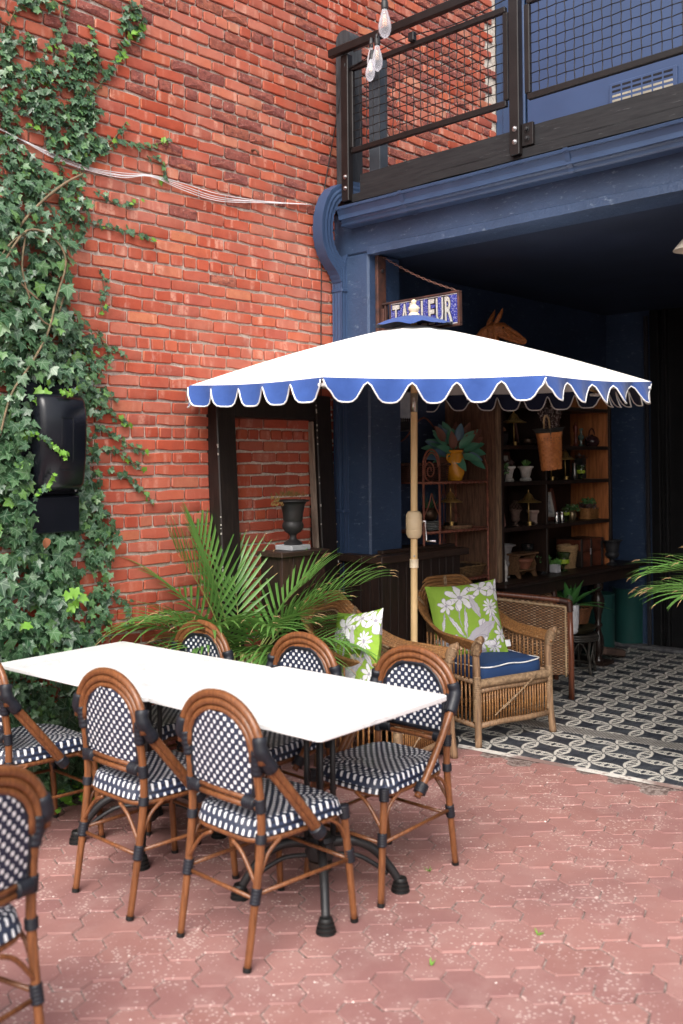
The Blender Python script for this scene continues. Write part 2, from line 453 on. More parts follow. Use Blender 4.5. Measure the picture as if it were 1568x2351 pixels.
# ---------------- patterned tile floor ----------------
def tile_mat():
    k=N('black_white_cement_tile'); t=k.objc(); s=k.n('ShaderNodeSeparateXYZ'); k.L.new(t,s.inputs[0])
    x=k.math('SUBTRACT',k.math('FRACT',k.math('MULTIPLY_ADD',s.outputs[0],5,100.5)),.5); y=k.math('SUBTRACT',k.math('FRACT',k.math('MULTIPLY_ADD',s.outputs[1],5,100.5)),.5)
    ax=k.math('ABSOLUTE',x); ay=k.math('ABSOLUTE',y); u=k.math('MAXIMUM',ax,ay); v=k.math('MINIMUM',ax,ay)
    def dist(cx_,cy_,mp=None):
        a=k.math('SUBTRACT',u,cx_); b_=k.math('SUBTRACT',v,cy_)
        return k.math('SQRT',k.math('ADD',k.math('MULTIPLY',a,a),k.math('MULTIPLY',b_,b_)))
    d=dist(.5,-.5); wob=k.math('MULTIPLY',k.math('SINE',k.math('MULTIPLY',u,88)),.010)
    dd=k.math('ADD',d,wob)
    band=k.math('MULTIPLY',k.math('LESS_THAN',dd,.695),k.math('GREATER_THAN',d,.618))
    gap=k.math('GREATER_THAN',v,k.math('MULTIPLY_ADD',u,.03,.008)); band=k.math('MULTIPLY',band,gap)
    r1=dist(.385,.052); ring=k.math('MULTIPLY',k.math('LESS_THAN',r1,.056),k.math('GREATER_THAN',r1,.022))
    r2=dist(.27,.035); leaf=k.math('MULTIPLY',k.math('LESS_THAN',r2,.055),gap)
    r3=dist(.43,.10); b3=k.math('LESS_THAN',r3,.03)
    rr=k.math('SQRT',k.math('ADD',k.math('MULTIPLY',x,x),k.math('MULTIPLY',y,y))); ang=k.math('ARCTAN2',v,u)
    fan=k.math('MULTIPLY',k.math('MULTIPLY',k.math('LESS_THAN',rr,k.math('MULTIPLY_ADD',k.math('SINE',k.math('MULTIPLY',ang,26)),.03,.27)),k.math('GREATER_THAN',rr,.035)),k.math('GREATER_THAN',k.math('SINE',k.math('MULTIPLY',ang,26)),-.25))
    fan=k.math('MULTIPLY',k.math('MULTIPLY',fan,k.math('LESS_THAN',d,.69)),gap)
    w=k.math('MAXIMUM',k.math('MAXIMUM',band,ring),k.math('MAXIMUM',fan,b3))
    pos=k.pos(); n1=k.noise(pos,30,5,.7); wear=smooth01(k,n1,.2,.4); w=k.math('MULTIPLY',w,wear)
    oi=k.n('ShaderNodeObjectInfo').outputs['Random']
    dark=k.mix(smooth01(k,k.noise(pos,5,5,.65),.35,.7),(.018,.021,.030),(.06,.065,.075)); lt=k.mix(oi,(.43,.41,.37),(.53,.505,.455))
    lt=k.mix(smooth01(k,k.noise(pos,12,4,.6),.5,.8),lt,(.5,.47,.42))
    k.col(k.mix(w,dark,lt)); k.set(rough=k.math('MULTIPLY_ADD',n1,.25,.38),spec=.5); k.bump(n1,.12,.003); return k.m
TIL=tile_mat()
floor=thing('tile_floor','x','x',(6,3,0)); del floor['category']; del floor['label']; floor['kind']='structure'
fs=M(); pts=[E0-ED*1.2,E0+ED*6,Vector((9.2,-3,0)),Vector((9.2,4.6,0)),Vector((4.6,4.6,0))]
fs.ngon([(p_.x,p_.y,-.002) for p_ in pts]); obj('grout_bed',fs,mat('dark_grout',(.16,.15,.14),.9),floor,smooth=False,world=True)
TA=math.atan2(ED.y,ED.x); tm=M(); tm.box(-.0988,.0988,-.0988,.0988,-.012,.002,b=.0018)
TMe=tm.mesh('tile',TIL,False)
ST0=at(1273,1681,z=0); ST1=at(1568,1722,z=0); SD=(ST1-ST0).normalized(); SN=Vector((-SD.y,SD.x,0)); SN=SN if SN.x>0 else -SN
SD=(SD*.35+ED*.65).normalized(); SN=Vector((-SD.y,SD.x,0)); SN=SN if SN.x>0 else -SN
ST0=at(1400,1697,z=0)
SW=.118
tl=[]
H0=at((1600+.574*343)*.6272,(2350+.574*650)*.6272,z=0)
for i in range(-12,30):
    for j in range(-2,26):
        c=H0+ED*.2*i+EN*.2*j
        if (c-E0).dot(EN)<.02-.1 or c.y>4.5 or c.x>8.2 or c.y<.2: continue
        ds=(c-ST0).dot(SN)
        if -.09<ds-SW/2<.09: continue
        tl.append((c,0))
def tclip(c):
    # tiles that the edge line or the steel strip crosses are cut
    m=M(); P=[]
    for dx,dy in((-1,-1),(1,-1),(1,1),(-1,1)): P.append(c+ED*dx*.0988+EN*dy*.0988)
    def clip(P,n_,o,d0,keep):
        out=[]
        for a,b_ in zip(P,P[1:]+P[:1]):
            da=((a-o).dot(n_)-d0)*keep; db=((b_-o).dot(n_)-d0)*keep
            if da>=0: out.append(a)
            if da*db<0: out.append(a+(b_-a)*(da/(da-db)))
        return out
    return P,clip
allc=[]
for i in range(-14,30):
    for j in range(-3,28):
        c=H0+ED*.2*i+EN*.2*j
        if c.y>4.5 or c.x>8.25 or c.y<-.6 or c.x<4.2: continue
        q=proj((c.x,c.y,0))
        allc.append((c,q,i,j))
allc.sort(key=lambda a:a[1][2] if -60<a[1][0]<1640 else 99)
cnt=0; far=M()
for c,q,ii,jj in allc:
    P,clip=tclip(c)
    for side in (-1,1):
        d0=0 if side<0 else SW
        Q=clip(list(P),EN,E0,.004,1)
        if len(Q)>2: Q=clip(Q,SN,ST0,d0+(-.004 if side<0 else .004),-1 if side<0 else 1)
        if len(Q)<3: continue
        ar=0
        for a,b_ in zip(Q,Q[1:]+Q[:1]): ar+=(a.x*b_.y-a.y*b_.x)/2
        if abs(ar)<.0006: continue
        full=abs(ar)>.0389
        if full: me=TMe
        else:
            m=M(); inv=RZ(-TA)
            L=[inv@(a-c) for a in Q]
            n=len(L)
            for a in L: m.v.append((a.x,a.y,-.012))
            for a in L: m.v.append((a.x,a.y,.002))
            m.f.append(tuple(range(n,2*n)) if ar>0 else tuple(reversed(range(n,2*n))))
            for z_ in range(n): m.f.append((z_,(z_+1)%n,n+(z_+1)%n,n+z_))
            me=m.mesh('tile',TIL,False)
        if cnt<300:
            o=bpy.data.objects.new('tile',me); COL.objects.link(o); o.parent=floor; o.location=(c.x-6,c.y-3,random.uniform(-.0008,.0008)); o.rotation_euler=(0,0,TA+random.choice([0,0,PI/2,PI]) if full else TA); cnt+=1
        elif full: far.box(ii*.2-.0988,ii*.2+.0988,jj*.2-.0988,jj*.2+.0988,-.012,.002,b=.0018)
o=obj('distant_tiles',far,TIL,floor,smooth=False,loc=(H0.x-6,H0.y-3,0),rot=(0,0,TA),kind='stuff')
# steel threshold strip with scale pattern
k=N('stamped_steel'); t=k.mapv(k.pos(),(1,1,1),rot=(0,0,-math.atan2(SD.y,SD.x)))
s=k.n('ShaderNodeSeparateXYZ'); k.L.new(t,s.inputs[0]); x=k.math('MULTIPLY',s.outputs[0],1/.024); y=k.math('MULTIPLY',s.outputs[1],1/.0145)
par=k.math('MULTIPLY',k.math('MODULO',k.math('FLOOR',k.math('ADD',y,1000)),2),.5)
fx=k.math('SUBTRACT',k.math('FRACT',k.math('ADD',k.math('ADD',x,1000),par)),.5); fy=k.math('SUBTRACT',k.math('FRACT',k.math('ADD',y,1000)),.5)
h=smooth01(k,k.math('ADD',k.math('MULTIPLY',k.math('MULTIPLY',fx,fx),2),k.math('MULTIPLY',fy,fy)),.42,.12)
k.col(k.mix(h,(.17,.16,.15),(.47,.445,.42))); k.set(rough=.42,metal=.55); k.bump(h,.9,.006); STL=k.m
e=M()
def sp_(t,o,z): q=ST0+SD*t+SN*o; return (q.x,q.y,z)
A_=[sp_(-1.6,.0,-.004),sp_(5,.0,-.004),sp_(5,SW,-.004),sp_(-1.6,SW,-.004)]
n=0; e.v=[*A_]+[(a[0],a[1],.0045) for a in A_]; e.f=[(4,5,6,7),(0,1,5,4),(1,2,6,5),(2,3,7,6),(3,0,4,7)]
th=obj('threshold_strip',e,STL,floor,smooth=False,world=True)
# ---------------- blue shopfront building ----------------
def stucco(name,c,c2,bs=35,bst=.35):
    k=N(name); p=k.pos(); f=k.noise(p,3,5,.65); b=k.mix(smooth01(k,f,.3,.7),c2,c)
    sc1=k.noise(k.mapv(p,(1,1,3)),14,6,.8); b=k.mix(k.math('MULTIPLY',smooth01(k,sc1,.57,.70),.65),b,(.20,.26,.34))
    k.col(b); k.set(rough=.5,spec=.5); k.bump(k.math('ADD',k.noise(p,bs,6,.75),k.math('MULTIPLY',k.noise(p,bs*.25,4,.6),1.0)),bst,.012); return k.m
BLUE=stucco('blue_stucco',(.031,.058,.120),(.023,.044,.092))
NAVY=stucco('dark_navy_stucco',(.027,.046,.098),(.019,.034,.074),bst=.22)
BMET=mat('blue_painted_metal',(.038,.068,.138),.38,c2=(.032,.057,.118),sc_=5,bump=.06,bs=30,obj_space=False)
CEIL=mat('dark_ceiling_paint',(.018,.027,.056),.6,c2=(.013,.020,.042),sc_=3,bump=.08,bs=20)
BDOOR=mat('black_door_paint',(.006,.006,.007),.35,c2=(.009,.009,.010))
sh=thing('shop_building','two storey blue stucco shopfront with a wide dark opening and patterned tile floor','building',(4.55,3,0))
obj('pillar',M().box(4.55,4.86,4.076,4.375,0,2.95,b=.012),BLUE,sh,world=True)
obj('pillar',M().box(4.55,4.86,-.9,-.45,0,2.95,b=.012),BLUE,sh,world=True)
lm=M().box(4.55,4.86,-.9,4.375,2.952,3.235,b=.008)
obj('lintel',lm,BLUE,sh,world=True)
# worn lower lip of the lintel, slightly wavy
lp=M(); n=90
for i in range(n+1):
    y=4.076-(4.9)*i/n; a=.006*noise.noise(Vector((y*3,0,1))); b_=.004*noise.noise(Vector((y*9,2,1)))
    for (x,z) in ((4.549,2.985+a),(4.541+b_,2.98+a),(4.541+b_,2.932+b_),(4.60,2.932)): lp.v.append((x,y,z))
for i in range(n):
    for j in range(3): q=i*4+j; lp.f.append((q,q+1,q+5,q+4))
obj('lintel_lip',lp,BLUE,sh,smooth=False,world=True)
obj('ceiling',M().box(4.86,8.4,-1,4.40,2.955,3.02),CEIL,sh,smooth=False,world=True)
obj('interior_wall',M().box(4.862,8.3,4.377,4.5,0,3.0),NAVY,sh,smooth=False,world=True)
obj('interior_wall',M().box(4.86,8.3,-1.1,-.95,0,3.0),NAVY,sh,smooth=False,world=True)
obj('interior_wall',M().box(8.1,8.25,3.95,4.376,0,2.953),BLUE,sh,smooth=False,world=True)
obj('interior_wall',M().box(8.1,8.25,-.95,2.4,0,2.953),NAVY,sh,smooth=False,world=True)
dr=obj('double_door',M().box(8.13,8.2,2.4,3.95,0,2.952),BDOOR,sh,smooth=False,world=True)
for y0,y1 in ((3.87,3.95),(3.80,3.83),(3.38,3.42),(2.95,3.0)):
    obj('door_frame',M().box(8.08,8.129,y0,y1,0,2.95,b=.006),BDOOR,dr,loc=(0,0,0))
for z in (2.45,1.45,.25):
    obj('hinge',M().tube([(8.075,3.60,z),(8.075,3.60,z+.11)],.008,8),mat('dull_brass_hinge',(.35,.30,.18),.35,1),dr,loc=(0,0,0))
obj('jamb_plate',M().box(8.04,8.075,3.955,3.985,0,2.9,b=.004),mat('dark_door_edge',(.03,.03,.035),.3),sh,world=True)
obj('door_sill',M().box(7.98,8.098,2.4,4.37,0,.035,b=.01),mat('grey_worn_sill',(.12,.12,.125),.8,c2=(.05,.05,.06),sc_=20),sh,world=True)
# balcony floor and upper storey
obj('balcony_floor',M().box(4.50,6.4,-.9,4.37,3.24,3.30),mat('dark_deck',(.03,.03,.035),.7),sh,smooth=False,world=True)
UP_=mat('blue_flat_paint',(.040,.068,.150),.45,c2=(.034,.058,.128),sc_=2,bump=.08,bs=60,obj_space=False)
obj('upper_wall',M().box(6.42,6.6,-1,4.375,3.24,6.2),UP_,sh,smooth=False,world=True)
tr=M()
for y0,y1,d in ((4.30,4.37,.03),(4.21,4.295,.05),(4.17,4.205,.07),(4.10,4.165,.045)): tr.box(6.42-d,6.419,y0,y1,3.3,6.2,b=.005)
obj('door_casing',tr,BMET,sh,world=True)
ys=[4.09,at(1117,400,X=6.4).y,at(1203,400,X=6.4).y,1.9,1.2]
for a,b_ in zip(ys,ys[1:]):
    obj('wall_panel',M().box(6.40,6.418,b_+.004,a-.004,3.3,6.2,b=.003),UP_,sh,world=True)
def bolt(m,x,y,z,r=.012,ax='x'):
    c=T(x,y,z)@RY(-PI/2); m.lathe([(r*1.7,0),(r*1.7,.003),(r,.0035),(r,.012),(r*.6,.014)],8,m=c); return m
bm=M()
for px,py in ((1202,300),(1232,334),(1480,262),(1112,25),(1112,63),(1195,22),(1210,22),(1195,40)): q=at(px,py,X=6.398); obj('bolt',bolt(M(),q.x,q.y,q.z,.010),BMET,sh,world=True)
hm=M().tube([at(1126,10,X=6.385),at(1126,62,X=6.385)],.012,8); obj('hinge',hm,BOLT,sh,world=True)
# vent grille: four rows of slots in a plate with its own frame
va=at(1408,208,X=6.38); vb=at(1548,166,X=6.38)
vz1=va.z+.05; vz0=va.z-.11; vy0,vy1=vb.y-.02,va.y+.03
vent=obj('vent_grille',M().box(6.375,6.399,vy0,vy1,vz0,vz1,b=.003),UP_,sh,world=True)
SLB=mat('vent_slot_shadow',(.01,.01,.015),.9); SLW=mat('vent_slot_liner',(.34,.31,.25),.7)
nc=6; cw=(vy1-vy0-.04)/nc
for r_ in range(4):
    zc=vz1-.026-r_*.034
    for c_ in range(nc):
        y0=vy0+.022+cw*c_
        obj('slot',M().box(6.3735,6.376,y0+.006,y0+cw-.006,zc-.008,zc+.008,b=.0008),SLB if r_<2 else SLW,vent,loc=(0,0,0))
# gutter with strap and downpipe
g=thing('gutter','blue painted metal gutter running along the lintel with a crimped strap','gutter',(4.5,3,3.15))
pr=[(4.545,3.115),(4.46,3.112),(4.452,3.120),(4.452,3.138),(4.436,3.152),(4.418,3.19),(4.410,3.205),(4.398,3.208),(4.394,3.222),(4.408,3.228),(4.412,3.214),(4.424,3.21),(4.425,3.15),(4.545,3.13)]
def extr(pr,y0,y1,nseg=24,wob=.002):
    m=M(); n=len(pr)
    for i in range(nseg+1):
        y=y0+(y1-y0)*i/nseg
        for (x,z) in pr: m.v.append((x+wob*noise.noise(Vector((y*2,z*30,x))),y,z+wob*1.5*noise.noise(Vector((y*2.3,5,x)))))
    for i in range(nseg):
        for j in range(n): a=i*n+j; b_=i*n+(j+1)%n; m.f.append((a,b_,b_+n,a+n))
    m.f.append(tuple(range(n))); m.f.append(tuple(nseg*n+j for j in reversed(range(n)))); return m
gb=extr(pr,4.21,-.9,40); obj('trough',gb,BMET,g,smooth=30,world=True)
sp=[(x-.005 if x<4.5 else x,z+(.004 if z>3.2 else -.004)) for x,z in pr[:9]]
for yy in (3.70,2.6,1.4):
    m=M()
    for y in (yy,yy-.028):
        for x,z in sp: m.v.append((x,y,z))
    for j in range(8): m.f.append((j,j+1,j+10,j+9))
    obj('strap',m,BMET,g,smooth=False,world=True)
obj('drip_edge',M().box(4.44,4.55,-.9,4.2,3.233,3.2385),mat('black_flashing',(.01,.01,.012),.6),g,smooth=False,world=True)
dp=thing('downpipe','blue corrugated downpipe with crimped elbows in the corner by the brick wall','pipe',(4.57,4.3,0))
def dpsec(path,w,d,name,crimp=0,n=None):
    # ribbed rectangular section swept along a path
    sec=[]; 
    for (a,b_,k_) in (((-w/2,-d/2),(w/2,-d/2),9),((w/2,-d/2),(w/2,d/2),7),((w/2,d/2),(-w/2,d/2),3),((-w/2,d/2),(-w/2,-d/2),7)):
        for i in range(k_):
            t=i/k_; x=a[0]+(b_[0]-a[0])*t; y=a[1]+(b_[1]-a[1])*t
            nx,ny=(b_[1]-a[1]),-(b_[0]-a[0]); L_=math.hypot(nx,ny); nx/=L_;ny/=L_
            o=.0035 if i%2 and k_>3 else 0
            sec.append((x-nx*o,y-ny*o))
    m=M(); n=len(sec); path=[Vector(p) for p in path]
    ax=Vector((1,0,0)) 
    for i,p in enumerate(path):
        t=(path[min(i+1,len(path)-1)]-path[max(i-1,0)]).normalized()
        u=PU-t*PU.dot(t); u.normalize(); v=t.cross(u)
        s=1-(crimp*.06 if i%2 else 0)
        for (a,b_) in sec: m.v.append(tuple(p+u*a*s+v*b_*s))
    for i in range(len(path)-1):
        for j in range(n): a=i*n+j; b_=i*n+(j+1)%n; m.f.append((a,b_,b_+n,a+n))
    obj(name,m,BMET,dp,smooth=22,world=True)
PU=Vector((0,-1,0))
PX=4.525
PU=Vector((1,0,0))
dpsec([(4.555,4.30,z) for z in (0,.5,1,1.5,2,2.5,2.86)],.105,.085,'pipe')
for z in (2.72,1.32,.6): obj('band',M().box(4.499,4.611,4.252,4.348,z,z+.022,b=.003),BMET,dp,world=True)
def arcp(c,r,a0,a1,n,pl):
    return [(c[0]+pl[0]*r*math.cos(a0+(a1-a0)*i/n),c[1]+pl[1]*r*math.cos(a0+(a1-a0)*i/n),c[2]+r*math.sin(a0+(a1-a0)*i/n)) for i in range(n+1)]
# swan neck: leaves the balcony, turns down along the brick wall, sweeps back into the pipe
P=spline([(4.60,4.16,3.34),(4.50,4.20,3.345),(4.40,4.24,3.30),(4.36,4.27,3.19),(4.37,4.29,3.05),(4.42,4.30,2.95),(4.50,4.30,2.87),(4.545,4.30,2.80)],5)
PU=Vector((0,-1,0)); dpsec(P,.085,.10,'elbow',crimp=1)
P=spline([(4.60,4.28,3.12),(4.60,4.285,3.0),(4.585,4.295,2.93),(4.56,4.30,2.84)],5)
PU=Vector((0,-1,0)); dpsec(P,.08,.085,'elbow',crimp=1)
# fascia boards
WB=wood('weathered_black_board',(.018,.018,.020),(.008,.008,.010),.6,axis=1,worn=(.06,.06,.065),bump=.5)
fb=thing('fascia_boards','weathered black timber boards at the foot of the balcony railing','board',(4.47,3,3.3))
def board(x0,x1,y0,y1,z0,z1,name='board',mt=WB,par=fb,nseg=40,w=.003):
    m=M()
    for i in range(nseg+1):
        y=y0+(y1-y0)*i/nseg; a=w*noise.noise(Vector((y*2.2,z0*9,0))); b_=w*noise.noise(Vector((y*2.7,z1*9,4)))
        for x,z in ((x0,z0+a),(x1,z0+a),(x1,z1+b_),(x0,z1+b_)): m.v.append((x,y,z))
    for i in range(nseg):
        for j in range(4): q=i*4+j; q2=i*4+(j+1)%4; m.f.append((q,q2,q2+4,q+4))
    m.f.append((0,1,2,3)); q=nseg*4; m.f.append((q+3,q+2,q+1,q)); obj(name,m,mt,par,smooth=False,world=True)
board(4.452,4.492,4.05,2.90,3.300,3.41); board(4.452,4.492,2.885,.9,3.302,3.412); board(4.452,4.492,.88,-.9,3.30,3.41)
board(4.440,4.494,4.11,-.9,3.245,3.296,w=.006)
# posts at the wall
wp=thing('timber_post','thick dark timber post with a rounded top at the end of the balcony','post',(4.56,4.16,3.24))
m=M(); n=14
prof=[]
for i in range(n+1):
    a=PI*i/n; prof.append((-.062*math.cos(a),4.31+.075*math.sin(a)**.8))
for x in (4.52,4.63):
    for (y,z) in prof: m.v.append((x,4.25+y,z))
    m.v.append((x,4.25+.062,3.25)); m.v.append((x,4.25-.062,3.25))
L_=n+3
m.f.append(tuple(range(L_))); m.f.append(tuple(reversed(range(L_,2*L_))))
for j in range(L_): m.f.append((j,(j+1)%L_,L_+(j+1)%L_,L_+j))
obj('shaft',m,mat('grey_black_timber',(.04,.042,.048),.75,c2=(.02,.022,.026),sc_=12,bump=.4,stretch=(4,4,.6)),wp,smooth=25,world=True)
gp=thing('square_post','slate grey square post standing just inside the end of the balcony railing','post',(4.6,4.04,3.3))
obj('shaft',M().box(4.53,4.61,3.955,4.045,3.41,4.16,b=.004),mat('slate_paint',(.05,.06,.075),.55),gp,world=True)
# ---------------- railing ----------------
rl=thing('balcony_railing','dark brown metal balcony railing filled with woven wire mesh','railing',(4.42,3,3.3))
def rb(name,*a,**k): return obj(name,M().box(*a,b=k.get('b',.004)),RAIL,rl,world=True)
rb('handrail',4.375,4.415,-.9,4.245,4.165,4.215)
for y0,y1 in ((2.965,4.10),(1.55,2.83),(.2,1.5)):
    rb('top_bar',4.425,4.455,y0,y1,4.055,4.088); rb('bottom_bar',4.425,4.455,y0,y1,3.545,3.578)
    for y in (y0,y1): rb('side_bar',4.426,4.454,y-.016,y+.016,3.579,4.054)
for y in (4.135,2.90,1.53,.15):
    p_=rb('post',4.405,4.452,y-.03,y+.03,3.262 if y<4 else 3.25,4.163)
    
    for bz in (3.33,3.40): obj('bolt',bolt(M(),4.405,y-.005,bz,.009),BOLT,p_,loc=(0,0,0))
rb('bracket',4.43,4.4505,2.80,2.868,3.305,3.425,b=.002)
for bz in (3.34,3.39): obj('bolt',bolt(M(),4.43,2.835,bz,.010),BLK,rl,world=True)
WIRE=mat('steel_wire',(.03,.028,.028),.35,.6)
def mesh_panel(y0,y1,z0,z1,s=.052):
    ny=int(round((y1-y0)/s)); nz=int(round((z1-z0)/s)); X=4.44
    vm=None
    for i in range(1,ny):
        y=y0+(y1-y0)*i/ny; ph=i%2
        pts=[(X+.0035*math.cos(PI*(j/2.+ph)) if False else X+.0035*(1 if (j+ph)%2 else -1),0,z0+(z1-z0)*j/nz) for j in range(nz+1)]
        o=obj('wire',M().tube(pts,.0028,5,cap=False),WIRE,rl,smooth=True,loc=(-4.42,y-3,-3.3))
    for j in range(1,nz):
        z=z0+(z1-z0)*j/nz; ph=(j+1)%2
        pts=[(X+.0035*(1 if (i+ph)%2 else -1),y0+(y1-y0)*i/ny,0) for i in range(ny+1)]
        obj('wire',M().tube(pts,.0028,5,cap=False),WIRE,rl,smooth=True,loc=(-4.42,-3,z-3.3))
mesh_panel(2.98,4.085,3.578,4.055); mesh_panel(1.565,2.815,3.578,4.055)
# ---------------- frame leaning on the wall ----------------
DW=wood('black_brown_wood',(.020,.014,.012),(.008,.006,.006),.42,axis=2,worn=None,bump=.2)
WORN=wood('worn_edge_wood',(.30,.24,.19),(.12,.09,.07),.7,axis=2,bump=.5)
fr=thing('leaning_frame','tall empty black timber frame leaning against the brick wall behind the palm','frame',(3.985,4.20,0))
fr.rotation_euler=(-R(3.0),0,R(1.5))
def lf(name,*a,mt=DW): return obj(name,M().box(*a,b=.006),mt,fr)
lf('side_post',-.475,-.335,-.0,.10,0,2.06); lf('side_post',.335,.475,0,.10,0,2.06)
lf('top_rail',-.334,.334,.004,.096,1.905,2.055); lf('bottom_rail',-.334,.334,.004,.096,.0,.16)
lf('inner_bead',.318,.3345,.02,.07,.165,1.90,mt=WORN); lf('inner_bead',-.334,-.326,.03,.07,.165,1.90)
fl=M()
for i in range(60):
    z=random.uniform(.2,2.0); x=random.choice([-.478,.337,.474])+random.uniform(-.002,.002); h_=random.uniform(.004,.02)
    fl.box(x-.003,x+.004,-.0015,.002,z,z+h_)
obj('paint_chips',fl,mat('chipped_paint',(.5,.47,.43),.8),fr,smooth=False,kind='stuff')
# ---------------- wall cables, hook ----------------
cb=thing('wall_cable','bundle of thin white cables sagging across the brick wall through the ivy','cable',(3.4,4.3,3.25))
WC=mat('white_cable',(.72,.70,.72),.5)
base=[(-30,287),(0,295),(60,325),(120,352),(200,382),(280,398),(345,402),(420,420),(500,445),(600,462),(718,470)]
for o_ in (0,1.0,1.9,2.8):
    P=[at(x,y+ (o_*3.2 if 60<x<330 else (o_*1.0 if x<700 else 0))+random.uniform(-1,1)+(o_*5 if 380<x<600 else 0),Y=4.355-o_*.004) for x,y in base]
    obj('strand',M().tube(spline(P,5),.0022,5),WC,cb,smooth=True,world=True)
bc=thing('black_cable','thin black cable running down the brick wall beside the blue downpipe','cable',(4.45,4.33,2.5))
P=[at(792,145,X=4.40),at(770,290,Y=4.35),at(745,430,Y=4.355),at(738,520,Y=4.36),at(737,780,Y=4.36),at(738,1250,Y=4.36)]
obj('cord',M().tube(P,.0035,6),BLK,bc,smooth=True,world=True)
hk=at(578,346,Y=4.36); h_=thing('wall_hook','small rusty anchor stub sticking out of the upper brick wall','hook',hk)
obj('stub',M().tube([(0,0,0),(0,-.03,0),(.012,-.04,-.012),(.014,-.04,-.03)],.008,7),mat('rust',(.12,.05,.03),.8),h_,smooth=True)
# ---------------- meter box ----------------
mb=thing('meter_box','black electric meter cabinet with a rounded top half buried in ivy','box',(2.475,4.3,1.33))
PL=mat('glossy_black_plastic',(.004,.005,.008),.25,c2=(.007,.008,.012),sc_=6,bump=.05,bs=12)
bx=lambda *a,**k: obj(k.pop('name'),M().box(*a,b=k.pop('b',.006)),PL,mb,**k)
bx(-.165,.14,-.02,.07,0,.72,name='back_plate'); bx(-.17,.145,-.035,-.021,.16,.70,name='flange'); bx(-.13,.13,-.065,-.022,-.02,.155,name='lower_cover')
m=M(); n=10; w0,w1=-.125,.135
sec=[(-.036,.63),(-.06,.645),(-.105,.64),(-.135,.615),(-.15,.57),(-.155,.50),(-.15,.36),(-.125,.22),(-.10,.19),(-.036,.18)]
for x,s in ((w0,.0),(w0+.012,.7),(w0+.03,1),(w1-.03,1),(w1-.012,.7),(w1,.0)):
    for (y,z) in sec: m.v.append((x,-.036+(y+.036)*(.55+.45*s),.40+(z-.40)*(.93+.07*s)))
for i in range(5):
    for j in range(n-1): q=i*n+j; m.f.append((q,q+n,q+n+1,q+1))
m.f.append(tuple(range(n))); m.f.append(tuple(5*n+j for j in reversed(range(n))))
hd=obj('hood',m,PL,mb,smooth=50)
rp=M()
for a,b_ in (((-.02,-.1555,.53),(.04,-.1555,.53)),((-.02,-.1555,.53),(-.02,-.153,.32)),((.04,-.1555,.53),(.04,-.153,.32)),((-.02,-.145,.28),(.04,-.145,.28))): rp.tube([a,b_],.0015,4)
obj('ridge',rp,PL,hd)
for sx_,sz_ in ((-.15,.68),(.125,.68),(-.15,.18),(.125,.18)): obj('screw',M().lathe([(.006,0),(.006,.002),(0,.004)],8,m=RX(PI/2),c=(sx_,-.0352,sz_)),BOLT,mb)
obj('conduit',M().tube([(0,.03,.715),(0,.03,1.3)],.02,10),PL,mb,smooth=True)
obj('latch_ring',M().tube([(.15+.02*math.cos(a),-.05+.0*a,.36+.018*math.sin(a)) for a in [2*PI*i/12 for i in range(12)]],.005,6,closed=True),IRON,mb,smooth=True)
# ---------------- umbrella ----------------
um=thing('patio_umbrella','large white parasol with a scalloped royal blue valance and pale wooden pole','umbrella',(4.45,3.66,0))
um.rotation_euler=(0,0,0)
CAN=mat('white_canvas',(.80,.79,.77),.85,c2=(.77,.76,.74),sc_=3,bump=.15,bs=300)
k=N('royal_blue_canvas'); g=k.n('ShaderNodeNewGeometry'); p=g.outputs['Position']; f=k.noise(p,14,4)
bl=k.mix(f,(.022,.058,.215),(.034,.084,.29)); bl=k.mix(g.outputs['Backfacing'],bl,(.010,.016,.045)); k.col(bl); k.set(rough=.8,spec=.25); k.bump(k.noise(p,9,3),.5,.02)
k.val(k.b,'Sheen Weight',.15); VAL=k.m
CRD=mat('white_piping',(.82,.82,.82),.7)
POLE=wood('pale_ash_wood',(.74,.53,.28),(.60,.40,.19),.38,axis=2,bump=.08,coat=.2)
UC=Vector((4.45,3.66,0)); FA=math.atan2(FW.y,FW.x)
UR=1.336; ZE=2.075; ZT=2.455
tiltx,tilty=.035,.012
def ut(p):  # small lean of the whole umbrella, away from the tables
    p=Vector(p); a=RZ(FA); b=RZ(-FA); q=b@Vector((p.x,p.y,0)); 
    z=p.z; q2=Vector((q.x+z*.012,q.y-z*.010,0)); zz=z+(q.x)*tiltx*1.0
    r=a@q2; return Vector((r.x,r.y,zz))
def cor(i): a=FA+PI+R(22.5)+R(45)*(i-1); return Vector((math.cos(a),math.sin(a),0))
CZ=lambda t: ZE+(ZT-ZE)*(1-t)-.035*math.sin(PI*t)*0+ .02*math.sin(PI*t)
